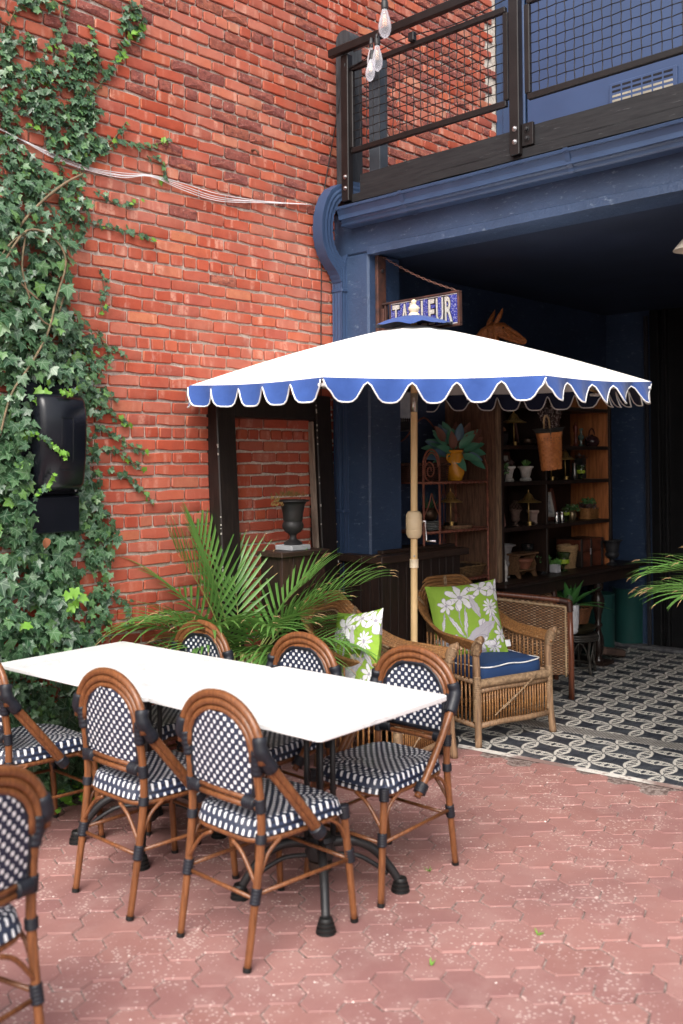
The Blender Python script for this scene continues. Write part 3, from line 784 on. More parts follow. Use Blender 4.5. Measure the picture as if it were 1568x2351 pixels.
for i in range(8):
    a,b=cor(i),cor(i+1)
    def fn(u,v):
        t=.06+.94*v; q=(a*(1-u)+b*u)*UR*t; sag=.035*t*math.sin(PI*u)*math.sin(PI*min(1,v*1.02))+.012*math.sin(PI*u)*v
        return ut((q.x,q.y,CZ(t)-sag))
    m=M().grid(fn,10,12); m.f=[f for f in m.f]
    obj('canopy_panel',m,CAN,um,smooth=True)
    # valance with five scallops
    nu=60; va=M(); edge=[]
    aw=random.uniform(-.2,.2)
    out=((a+b)/2).normalized()
    for j in range(nu+1):
        u=j/nu; q=(a*(1-u)+b*u)*UR*1.001; z=CZ(1)-.012*math.sin(PI*u)
        s=abs(math.cos(PI*5*u)) ; drop=.022+.090*(1-s**4.5)
        if u<.03 or u>.97: drop=.012+abs(min(u,1-u))*2.2
        bil=.022*math.sin(u*PI*10+aw*9)+.030*noise.noise(Vector((u*6,i*3,1)))
        top=ut((q.x,q.y,z)); row=[]
        for w in (0,.35,.7,1):
            o_=out*(bil*w+.012*w); row.append(tuple(top+Vector((o_.x,o_.y,-drop*w))))
        va.v+=row; edge.append(row[-1])
    for j in range(nu):
        for w in range(3): q=j*4+w; va.f.append((q,q+1,q+5,q+4))
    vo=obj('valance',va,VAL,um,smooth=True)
    obj('piping',M().tube(edge,.0042,5),CRD,vo,smooth=True)
    obj('rib',M().tube([ut((0,0,ZT-.10)),ut(cor(i)*UR*.5+Vector((0,0,CZ(.5)-.03))),ut(cor(i)*UR*.985+Vector((0,0,CZ(1)-.022)))],.0095,6),POLE,um,smooth=True)
    obj('strut',M().tube([ut((0,0,ZE+.05)),ut(cor(i)*UR*.52+Vector((0,0,CZ(.52)-.045)))],.008,6),POLE,um,smooth=True)
    q=ut(cor(i)*UR*.975+Vector((0,0,CZ(1)-.035)))
    obj('corner_pocket',M().box(-.035,.03,-.03,.03,-.008,.008,b=.004).xf(T(*q)@RZ(FA+PI+R(22.5)+R(45)*(i-1))),CAN,um)
# raised blue vent cap
m=M(); n=64
for r_,z_,wv in ((.015,.052,0),(.08,.042,0),(.17,.016,.4),(.235,-.012,1)):
    for j in range(n):
        a=2*PI*j/n; w=1-.10*abs(math.sin(4*a))*0
        oc=math.cos(R(22.5))/math.cos(((a-FA-R(0)+R(22.5))%R(45))-R(22.5)); rr=r_*1.04*oc
        p_=ut((rr*math.cos(a),rr*math.sin(a),ZT+z_-.004+wv*(.004*math.sin(a*8)+.014*noise.noise(Vector((math.cos(a)*3,math.sin(a)*3,0)))))); m.v.append(tuple(p_))
for r_ in range(3):
    for j in range(n): m.f.append((r_*n+j,r_*n+(j+1)%n,(r_+1)*n+(j+1)%n,(r_+1)*n+j))
m.f=[tuple(reversed(f)) for f in m.f]
obj('vent_cap',m,VAL,um,smooth=True)
fz=ut((0,0,ZT+.040))
obj('finial',M().lathe([(.034,0),(.036,.006),(.031,.014),(.022,.022),(.027,.03),(.034,.042),(.032,.052),(.021,.062),(.010,.070),(.011,.075),(.016,.084),(.014,.094),(.006,.100),(0,.101)],20,c=fz),CREAM,um,smooth=60)
obj('pole',M().tube([ut((0,0,z)) for z in (.05,.6,1.2,1.8,2.45)],.0205,20),POLE,um,smooth=True)
STLM=mat('brushed_ferrule',(.5,.47,.42),.35,1)
q=ut((0,0,1.99)); obj('tilt_joint',M().tube([ut((0,0,1.93)),ut((0,0,2.04))],.0225,16),STLM,um,smooth=True)
for dz in (.02,.0,-.025): obj('rivet',M().lathe([(.005,0),(.004,.003),(0,.004)],8,m=RZ(FA+PI)@RY(PI/2),c=tuple(q+Vector((-FW.x*.022,-FW.y*.022,dz)))),BOLT,um)
obj('hub',M().lathe([(.0225,0),(.05,.005),(.05,.03),(.0225,.04)],20,c=ut((0,0,ZE+.03))),CREAM,um)
q=ut((0,0,1.195)); BEIGE=mat('beige_plastic',(.66,.52,.33),.42,c2=(.62,.48,.30))
obj('crank_housing',M().lathe([(.0215,-.005),(.036,0),(.046,.02),(.0475,.045),(.046,.047),(.046,.050),(.0475,.052),(.0475,.056),(.0475,.11),(.046,.113),(.046,.116),(.0475,.118),(.046,.135),(.036,.152),(.0215,.157)],28,c=q),BEIGE,um,smooth=40)
CRK=mat('polished_alloy',(.75,.73,.76),.22,1)
cr=M(); sx=RT*.055
c0=q+RT*.047+Vector((0,0,.095)); c1=c0+RT*.02; c2=c1+Vector((0,0,-.115))+RT*.004; c3=c2+RT*.055-FW*.01
cr.tube([c0,c1],.009,10); obj('crank_handle',M().tube([c0,c1,c1+Vector((0,0,-.02)),c2,c2+RT*.005],[.009,.009,.0055,.005,.007],10),CRK,um,smooth=True)
obj('crank_grip',M().tube([c2,c3,c3+RT*.003],[.006,.0085,.005],12),CRK,um,smooth=True)
for z,h_ in ((1.02,.05),): obj('pole_collar',M().lathe([(.021,0),(.0265,.001),(.0265,.004),(.0255,.006),(.0255,h_-.004),(.0265,h_-.002),(.0265,h_),(.021,h_+.001)],20,c=ut((0,0,z))),CREAM,um)
obj('button',M().lathe([(.006,0),(.005,.004),(0,.006)],8,m=RZ(FA+PI+.1)@RY(PI/2),c=tuple(ut((0,0,1.09))-FW*.0205)),BOLT,um)
obj('base',M().lathe([(.255,0),(.26,.02),(.25,.045),(.10,.06),(.04,.075),(.035,.20),(.024,.205)],40),BLK,um,smooth=40)

# ---------------- bistro chairs ----------------
k=N('navy_white_weave'); uv=k.n('ShaderNodeUVMap').outputs[0]; s=k.n('ShaderNodeSeparateXYZ'); k.L.new(uv,s.inputs[0])
c_=1/.0172; x=k.math('ADD',k.math('MULTIPLY',s.outputs[0],c_),200); y=k.math('ADD',k.math('MULTIPLY',s.outputs[1],c_),200)
par=k.math('MODULO',k.math('ADD',k.math('FLOOR',x),k.math('FLOOR',y)),2)
fx=k.math('ABSOLUTE',k.math('SUBTRACT',k.math('FRACT',x),.5)); fy=k.math('ABSOLUTE',k.math('SUBTRACT',k.math('FRACT',y),.5))
def pw(a): a=k.math('MULTIPLY',a,2); return k.math('POWER',a,4)
dn=k.math('ADD',pw(fx),pw(fy)); dot=k.math('MULTIPLY',smooth01(k,dn,.50,.22),k.math('LESS_THAN',par,.5))
st=k.math('SUBTRACT',1,k.math('MULTIPLY',k.math('ABSOLUTE',k.math('SUBTRACT',k.math('FRACT',k.math('MULTIPLY',y,3)),.5)),2))
dk=k.mix(smooth01(k,st,.2,.7),(.008,.010,.022),(.022,.034,.075))
k.col(k.mix(dot,dk,(.74,.74,.75))); k.set(rough=.42,spec=.5)
k.bump(k.math('ADD',k.math('MULTIPLY',dot,1.0),k.math('MULTIPLY',st,.35)),.8,.0035); WEAVE=k.m
CANE=wood('brown_bamboo_look',(.22,.084,.032),(.11,.040,.016),.33,axis=2,sc_=7,bump=.06,coat=.15)
WRAP=mat('black_binding',(.008,.009,.013),.45,c2=(.013,.015,.022),sc_=30)
CAP=mat('black_foot',(.008,.008,.008),.5)
def wrap(name,par,pts,r,n=12,turns=5):
    P=spline(pts,6) if len(pts)>2 else [Vector(pts[0])+(Vector(pts[1])-Vector(pts[0]))*i/(turns*4) for i in range(turns*4+1)]
    rr=[r*(1+.09*abs(math.sin(i*PI/4))) for i in range(len(P))]
    return obj(name,M().tube(P,rr,n),WRAP,par,smooth=True)
def bistro():
    t=thing('bistro_chair','x','chair')
    for s in (-1,1):
        # rear leg runs up as inner post
        P=spline([(-.245,s*.175,.0),(-.205,s*.178,.25),(-.185,s*.18,.42),(-.19,s*.180,.55),(-.205,s*.175,.66)],5)
        l=obj('rear_leg',M().tube(P,[.0125+.002*min(1,i/8) for i in range(len(P))],12),CANE,t,smooth=True)
        obj('foot_cap',M().tube([(-.2455,s*.175,0),(-.243,s*.175,.014)],.0145,12),CAP,l)
        P=[(.245,s*.192,0),(.225,s*.185,.22),(.205,s*.18,.41)]
        l=obj('front_leg',M().tube(spline(P,4),[.0125+.002*min(1,i/6) for i in range(9)],12),CANE,t,smooth=True)
        obj('foot_cap',M().tube([(.2455,s*.192,0),(.2435,s*.192,.014)],.0145,12),CAP,l)
        wrap('binding',t,[(-.213,s*.1775,.205),(-.203,s*.1778,.255)],.0172); wrap('binding',t,[(.231,s*.188,.215),(.225,s*.185,.262)],.0172)
        wrap('binding',t,[(-.187,s*.18,.395),(-.1855,s*.18,.425)],.018); wrap('binding',t,[(.21,s*.182,.375),(.205,s*.18,.42)],.0185)
        wrap('binding',t,[(-.186,s*.18,.495),(-.19,s*.18,.54)],.0175)
        # double arm tubes
        for o_ in (0,1):
            P=spline([(-.212+.0*o_,s*(.212-.023*o_),.70-.012*o_),(-.13,s*(.222-.012*o_),.60-.02*o_),(-.02,s*(.228-.012*o_),.465-.018*o_),(.055,s*(.226-.010*o_),.372-.014*o_)],6)
            obj('arm_tube',M().tube(P,.0135,12),CANE,t,smooth=True)
        m=M(); P=[Vector((.035,s*.224,.395)),Vector((.055,s*.222,.372))]; wrap('binding',t,[(.022,s*.220,.402),(.048,s*.220,.372)],.0235)
        # corner binding where arch, post and arm meet
        m=M().grid(lambda u,v:Vector((-.218+.075*v*(u*1.0) -.0,s*(.232-.05*0)*(1)-s*(.012*(1-v)) ,.755-.15*u-.0*v)),4,4)
        wrap('binding',t,[(-.205,s*.198,.745),(-.207,s*.208,.70),(-.165,s*.213,.635)],.0235,14)
        wrap('binding',t,[(-.208,s*.186,.70),(-.200,s*.177,.62)],.019,12)
        # thin braces and side stretcher
        obj('side_stretcher',M().tube([(-.208,s*.178,.235),(.228,s*.186,.225)],.0072,8),CANE,t,smooth=True)
        for a_,b_,c__ in (((-.203,s*.178,.262),(-.16,s*.184,.355),(-.10,s*.186,.395)),((.222,s*.185,.27),(.185,s*.186,.35),(.12,s*.188,.395))):
            obj('brace',M().tube(spline([a_,b_,c__],4),.007,8),CANE,t,smooth=True)
    for x0,w,z in ((-.206,.178,.262),(.224,.185,.27)):
        P=spline([(x0,-w,z),(x0+.002,-w*.62,z+.085),(x0+.004,-w*.30,z+.118)],4); obj('brace',M().tube(P,.007,8),CANE,t,smooth=True)
        P=spline([(x0,w,z),(x0+.002,w*.62,z+.085),(x0+.004,w*.30,z+.118)],4); obj('brace',M().tube(P,.007,8),CANE,t,smooth=True)
        obj('cross_stretcher',M().tube([(x0+.002,-w,z-.045),(x0+.002,w,z-.045)],.0072,8),CANE,t,smooth=True)
    # outer double arch
    for o_,(wd,zt,rad) in enumerate(((.212,.858,.0145),(.186,.832,.0135),(.163,.808,.011))):
        zb=.66
        P=[(-.207-.004*math.sin(PI*i/24),-wd*math.cos(PI*i/24),zb+(zt-zb)*math.sin(PI*i/24)**.82) for i in range(25)]
        obj('arch_tube',M().tube(P,rad,12),CANE,t,smooth=True)
    # double cross rail under the back
    for z in (.508,.532): obj('cross_rail',M().tube([(-.192,-.178,z),(-.202,0,z+.002),(-.192,.178,z)],.0105,10),CANE,t,smooth=True)
    for s in (-1,1): wrap('binding',t,[(-.193,s*.165,.52),(-.197,s*.115,.521)],.0215,12)
    # woven back
    def sh_(u,v):
        z=.545+.255*v; e=1 if v<.45 else math.sqrt(max(0,1-((v-.45)/.58)**2.2)); w=(.150+.006*math.sin(PI*min(v*1.6,1)))*max(e,.12)
        y=(u*2-1)*w; return Vector((-.190-.018*v+.018*(1-(2*u-1)**2)*0-.012*(1-(u*2-1)**2),y,z))
    def bk(side):
        return M().grid(lambda u,v:sh_(u,v)+Vector((side*.007,0,0)),16,18,lambda u,v:(sh_(u,v).y,sh_(u,v).z))
    b_=bk(-1); b2=bk(1); b2.f=[tuple(reversed(f)) for f in b2.f]; b_.add(b2)
    back=obj('backrest',b_,WEAVE,t,smooth=True)
    rim=[sh_(0,v/20) for v in range(21)]+[sh_(1,1-v/20) for v in range(21)]
    rim=[Vector((p.x,p.y*1.03,p.z)) for p in rim]
    rr=[.0105*(1+.15*math.sin(i*2.1)) for i in range(len(rim))]
    obj('back_rim',M().tube(rim,rr,10,closed=True),WRAP,t,smooth=True)
    # woven seat, rounded edge
    def se(u,v):
        a=v; x=-.205+.435*u
        w=.172+.035*u; 
        return x,w
    def sf(u,v):
        X=u*2-1; Y=v*2-1; n_=5.
        ex=.218;ey=.190+.018*u
        f=(abs(X)**n_+abs(Y)**n_)**(1/n_) or 1e-6; mx=max(abs(X),abs(Y)); q=mx/f
        px,py=X*q,Y*q; rr_=mx
        edge=max(0,(rr_-.86)/.14); z=.462-.008*(1-rr_**2)-.055*(1-math.sqrt(max(0,1-edge**2))) 
        ox=.012*math.sin(edge*PI/2)
        return Vector((.012+px*(ex),py*(ey-.012*(1-u)),z-(.012*px if px>.6 else 0)))
    def suv(u,v):
        X=u*2-1; Y=v*2-1; return (X*.232,Y*.212)
    st_=M().grid(sf,30,30,suv)
    st_.v=[tuple(p) for p in st_.v]
    seat=obj('seat',st_,WEAVE,t,smooth=True)
    under=M(); rim=[]
    for i in range(40):
        a=2*PI*i/40; c__,s__=math.cos(a),math.sin(a); q=1/((abs(c__)**5+abs(s__)**5)**.2)
        rim.append((c__*q,s__*q))
    for z,k_ in ((.412,1.0),(.400,.985)):
        for (x,y) in rim: under.v.append((.012+x*.216*k_,y*(.188+.009*x)*k_,z))
    under.f=[(i,(i+1)%40,40+(i+1)%40,40+i) for i in range(40)]+[tuple(reversed(range(40,80)))]
    obj('seat_underside',under,WRAP,seat)
    obj('seat_frame',M().tube([(.012+x*.205,y*(.180+.009*x),.393) for x,y in rim],.0115,10,closed=True),CANE,t,smooth=True)
    return t
GB='bistro chairs around the two white tables'
ch=bistro(); tag(ch,group=GB)
CHAIRS=[((2.34,2.60),0,'nearest whole bistro chair, back to the viewer at the near table corner'),
    ((2.29,3.19),.02,'bistro chair seen from behind, just left of the nearest whole chair'),
    ((2.17,3.95),.0,'bistro chair before the ivy at the far end, cut by the left picture edge'),
    ((1.125,2.57),R(104),'blurred bistro chair in the bottom left corner, closest to the viewer'),
    ((2.975,2.61),PI+.02,'bistro chair facing the viewer at the right corner of the near table'),
    ((2.90,3.20),PI,'bistro chair across the table in front of the sideways green pillow'),
    ((2.82,3.83),PI,'bistro chair across the table under the palm leaves, farthest right of the ivy')]
ch.location=(*CHAIRS[0][0],0); ch.rotation_euler=(0,0,CHAIRS[0][1]); ch['label']=CHAIRS[0][2]
for (xy,rz,lb) in CHAIRS[1:]: dup(ch,loc=(*xy,0),rz=rz,label=lb)

# ---------------- two white marble-look tables ----------------
k=N('white_marble_top'); p=k.objc(); n1=k.noise(p,2.2,6,.7,dist=1.2); v=k.math('ABSOLUTE',k.math('SUBTRACT',n1,.5)); f=smooth01(k,v,.0,.018)
m2=smooth01(k,k.noise(p,3,3),.52,.62); f=k.math('MAXIMUM',f,k.math('SUBTRACT',1,m2))
k.col(k.mix(f,(.50,.52,.53),(.72,.72,.72))); k.set(rough=.28,spec=.5); MARB=k.m
def rect_top(L,Wd,m,z0,z1,r=.02,b=.003):
    n=5; ol=[]
    for cx_,cy_,a0 in ((Wd/2-r,L/2-r,0),(-Wd/2+r,L/2-r,PI/2),(-Wd/2+r,-L/2+r,PI),(Wd/2-r,-L/2+r,1.5*PI)):
        for i in range(n+1): a=a0+PI/2*i/n; ol.append((cx_+r*math.cos(a),cy_+r*math.sin(a)))
    N_=len(ol); rings=[(z0,1-b),(z0+b,1),(z1-b,1),(z1,1-b)]
    for z,s in rings:
        for x,y in ol: m.v.append((x*(1 if s==1 else 1-b*2/Wd),y*(1 if s==1 else 1-b*2/L),z))
    for i in range(3):
        for j in range(N_): m.f.append((i*N_+j,i*N_+(j+1)%N_,(i+1)*N_+(j+1)%N_,(i+1)*N_+j))
    m.f.append(tuple(reversed(range(N_)))); m.f.append(tuple(3*N_+j for j in range(N_))); return m
def table(L,Wd,loc,rz,label,off=(0,0)):
    t=thing('marble_table',label,'table',loc,rz,'white marble tables pushed end to end')
    obj('tabletop',rect_top(L,Wd,M(),.729,.750),MARB,t,smooth=30)
    kids0=set(bpy.data.objects)
    obj('top_plate',M().box(-.22,.22,-.22,.22,.715,.7285,b=.004),IRON,t)
    for x in (-.035,.035):
        for y in (-.035,.035): obj('column_rod',M().tube([(x,y,.20),(x,y,.715)],.011,10),IRON,t,smooth=True)
    obj('column_cap',M().lathe([(.05,.66),(.065,.67),(.065,.70),(.03,.714)],16),IRON,t,smooth=40)
    obj('base_hub',M().lathe([(.02,.13),(.05,.14),(.06,.165),(.05,.20),(.062,.21),(.05,.225)],16),IRON,t,smooth=40)
    obj('weight_pot',M().lathe([(.0,.085),(.03,.085),(.045,.10),(.045,.13),(.0,.135)],14),mat('rusty_iron',(.07,.04,.03),.7,.3,c2=(.03,.025,.02)),t,smooth=40)
    for i in range(4):
        a=PI/4+i*PI/2; c_,s_=math.cos(a),math.sin(a); P=lambda r,z:(r*c_,r*s_,z)
        l=obj('foot_arm',M().tube(spline([P(.03,.195),P(.12,.20),P(.20,.165),P(.26,.10),P(.295,.045)],5),[.019]*6+[.017]*8+[.016]*7,10),IRON,t,smooth=True)
        obj('lower_web',M().tube(spline([P(.04,.15),P(.13,.145),P(.20,.11),P(.255,.07)],4),.009,8),IRON,t,smooth=True)
        obj('ribbed_foot',M().lathe([(.022,.052),(.026,.045),(.026,.038),(.023,.036),(.030,.032),(.030,.024),(.027,.022),(.034,.018),(.034,.009),(.030,.008),(.036,.004),(.036,0)],16,c=P(.305,0)),CAP,l,smooth=30)
    for o_ in set(bpy.data.objects)-kids0:
        if o_.parent==t: o_.location=(off[0],off[1],0)
    return t
table(.88,.735,(2.602,2.709,0),R(3.2),'nearer of the two white marble tables, between the facing bistro chairs on black iron feet',(.055,-.06))
table(1.04,.70,(2.518,3.669,0),R(3.8),'farther white marble table, its end against the ivy and a grey vein across its top',(.02,-.08))
# ---------------- rattan armchairs ----------------
RAT=wood('aged_rattan_pole',(.32,.155,.055),(.13,.058,.024),.45,axis=0,sc_=6,bump=.35,worn=(.62,.50,.34))
RATG=wood('grey_rattan_pole',(.29,.175,.095),(.13,.078,.048),.6,axis=2,sc_=6,bump=.4,worn=(.45,.36,.26))
k=N('brown_wicker'); uv=k.n('ShaderNodeUVMap').outputs[0]; s=k.n('ShaderNodeSeparateXYZ'); k.L.new(uv,s.inputs[0])
def wick(k,s,cu,cv,c1,c2,bst=1.0,hi=(.55,.42,.28),hiw=.3):
    x=k.math('ADD',k.math('MULTIPLY',s.outputs[0],1/cu),300); y=k.math('ADD',k.math('MULTIPLY',s.outputs[1],1/cv),300)
    par=k.math('MODULO',k.math('FLOOR',x),2)
    ph=k.math('MULTIPLY',par,.5)
    # strands run along u, over and under the stakes
    wv=k.math('SINE',k.math('MULTIPLY_ADD',x,PI,k.math('MULTIPLY',k.math('FLOOR',y),PI)))
    st=k.math('SUBTRACT',1,k.math('POWER',k.math('MULTIPLY',k.math('ABSOLUTE',k.math('SUBTRACT',k.math('FRACT',y),.5)),2),2))
    h=k.math('MULTIPLY',st,k.math('MULTIPLY_ADD',wv,.38,.62))
    cc=k.n('ShaderNodeCombineXYZ'); k.L.new(k.math('FLOOR',y),cc.inputs[1]); k.L.new(k.math('FLOOR',k.math('MULTIPLY',x,.5)),cc.inputs[0])
    wn_=k.n('ShaderNodeTexWhiteNoise',noise_dimensions='2D'); k.L.new(cc.outputs[0],wn_.inputs[0])
    b=k.mix(smooth01(k,h,.05,.75),tuple(q*.28 for q in c2),k.mix(wn_.outputs[0],c1,c2))
    b=k.mix(k.math('MULTIPLY',k.math('GREATER_THAN',k.math('MULTIPLY',wn_.outputs[0],h),.80-hiw*.4),.7),b,hi)
    k.col(b); k.set(rough=.6,spec=.35); k.bump(h,bst,.005)
wick(k,s,.018,.0085,(.36,.21,.105),(.17,.09,.04),1.0,(.6,.46,.3),.5); WICK=k.m
k=N('light_wicker'); uv=k.n('ShaderNodeUVMap').outputs[0]; s=k.n('ShaderNodeSeparateXYZ'); k.L.new(uv,s.inputs[0]); wick(k,s,.020,.0095,(.36,.19,.095),(.15,.072,.034),1.0,(.60,.42,.27),.65); WICL=k.m
BIND=mat('rattan_binding',(.30,.20,.115),.6,c2=(.15,.095,.055),sc_=60,bump=.3,bs=200)
def bind(par,a,b,r,turns=8,name='binding',mt=None):
    a,b=Vector(a),Vector(b); n=turns*4; P=[a+(b-a)*i/n for i in range(n+1)]
    return obj(name,M().tube(P,[r*(1+.09*abs(math.sin(i*PI/4))) for i in range(n+1)],10),mt or BIND,par,smooth=True)
NAVYC=mat('navy_cushion_fabric',(.014,.045,.135),.8,c2=(.011,.036,.11),sc_=5,bump=.2,bs=400)
k=N('green_floral_fabric'); uv=k.n('ShaderNodeUVMap').outputs[0]
GRN=(.215,.35,.045)
def flower_dist(k,uv,cx_,cy_,r,pet,rot,sx=1):
    s=k.n('ShaderNodeSeparateXYZ'); k.L.new(uv,s.inputs[0])
    x=k.math('DIVIDE',k.math('SUBTRACT',s.outputs[0],cx_),sx); y=k.math('SUBTRACT',s.outputs[1],cy_)
    rad=k.math('SQRT',k.math('ADD',k.math('MULTIPLY',x,x),k.math('MULTIPLY',y,y)))
    an=k.math('ARCTAN2',y,x); pr=k.math('ABSOLUTE',k.math('COSINE',k.math('MULTIPLY_ADD',an,pet/2,rot)))
    lim=k.math('MULTIPLY',k.math('POWER',pr,.55),r); edge=k.math('SUBTRACT',lim,rad)
    return edge,rad,pr,an
wob=k.n('ShaderNodeVectorMath',operation='MULTIPLY_ADD'); nz=k.noise(uv,9,3,.6,fac=False); k.L.new(nz,wob.inputs[0]); wob.inputs[1].default_value=(.07,.07,0); k.L.new(uv,wob.inputs[2]); uw=wob.outputs[0]
mask=None; shade=None
for (cx_,cy_,r,pet,rot,sx) in ((.42,.80,.20,7,.3,1.15),(.20,.70,.12,6,.9,1),(.83,.62,.13,11,.2,1),(.72,.90,.13,6,.1,1.4),(.15,.20,.15,7,.5,1.3),(.93,.26,.12,6,1.1,1),(.80,.10,.11,8,.4,1),(.95,.86,.16,5,.5,1),(.62,.16,.12,4,.3,1.8)):
    e,rad,pr,an=flower_dist(k,uw,cx_+.035,cy_+.035,r,pet,rot,sx)
    ms=k.math('GREATER_THAN',e,0); line=k.math('MAXIMUM',k.math('LESS_THAN',e,.010),k.math('LESS_THAN',pr,.32)); line=k.math('MAXIMUM',line,k.math('MULTIPLY',k.math('LESS_THAN',rad,r*.16),1))
    hat=k.math('MULTIPLY',k.math('GREATER_THAN',k.math('SINE',k.math('MULTIPLY',an,60)),.5),k.math('LESS_THAN',rad,r*.55))
    sh2=k.math('MULTIPLY',ms,k.math('MAXIMUM',k.math('MULTIPLY',line,.8),k.math('MULTIPLY',hat,.35)))
    mask=ms if mask is None else k.math('MAXIMUM',mask,ms); shade=sh2 if shade is None else k.math('MAXIMUM',shade,sh2)
# leaves and stems
def leaf(cx_,cy_,ang,L_,Wd,grey):
    global mask,shade
    s=k.n('ShaderNodeSeparateXYZ'); mp=k.n('ShaderNodeMapping'); mp.vector_type='TEXTURE'; k.L.new(uw,mp.inputs[0]); mp.inputs[1].default_value=(cx_+.035,cy_+.035,0); mp.inputs[2].default_value=(0,0,ang); k.L.new(mp.outputs[0],s.inputs[0])
    x=k.math('DIVIDE',s.outputs[0],L_); t=k.math('SUBTRACT',1,k.math('MULTIPLY',x,x)); w=k.math('MULTIPLY',k.math('MAXIMUM',t,0),Wd)
    ay=k.math('ABSOLUTE',s.outputs[1]); ms=k.math('LESS_THAN',ay,w); ln=k.math('MAXIMUM',k.math('LESS_THAN',ay,.004),k.math('GREATER_THAN',ay,k.math('SUBTRACT',w,.007)))
    ms=k.math('MULTIPLY',ms,k.math('GREATER_THAN',t,0)); v_=k.math('MULTIPLY',ms,k.math('MAXIMUM',k.math('MULTIPLY',ln,.7),grey))
    mask=k.math('MAXIMUM',mask,ms); shade=k.math('MAXIMUM',shade,v_)
for a in ((.30,.42,2.1,.20,.030,.15),(.44,.46,1.45,.22,.022,.1),(.62,.30,.5,.30,.085,.55),(.60,.66,1.9,.17,.05,.5),(.78,.40,1.2,.2,.02,.1),(.50,.10,2.8,.2,.06,.5),(.12,.45,1.3,.17,.02,.1),(.36,.58,1.7,.22,.008,.3),(.66,.42,1.0,.07,.06,.2),(.90,.45,2.2,.14,.03,.2)): leaf(*a)
b=k.mix(mask,GRN,k.mix(k.math('MINIMUM',shade,1),(.62,.61,.64),(.20,.18,.23)))
k.col(b); k.set(rough=.85,spec=.2); k.bump(k.noise(uv,7,3),.5,.02); FLOR=k.m
def pillow(label,loc,rot,w=.46,h=.46,th=.13):
    m=M(); 
    for side in (-1,1):
        g_=M().grid(lambda u,v:(lambda X,Y:Vector((X*w/2*(1-.075*(1-Y*Y)*abs(X)),side*th/2*((1-abs(X)**2.6)*(1-abs(Y)**2.6))**.55+.006*noise.noise(Vector((X*3,Y*3,side*4))),Y*h/2*(1-.075*(1-X*X)*abs(Y)))))(u*2-1,v*2-1),22,22,lambda u,v:(u,v))
        if side>0: g_.f=[tuple(reversed(f)) for f in g_.f]
        m.add(g_)
    t=thing('throw_pillow',label,'pillow',loc); t.rotation_euler=rot; t['group']='lime green floral pillows on the rattan chairs'
    obj('cover',m,FLOR,t,smooth=True); obj('care_label',M().box(.20,.235,-.003,.003,-.19,-.15).xf(T(.02,0,0)),mat('white_tag',(.7,.7,.72),.7),t)
    return t
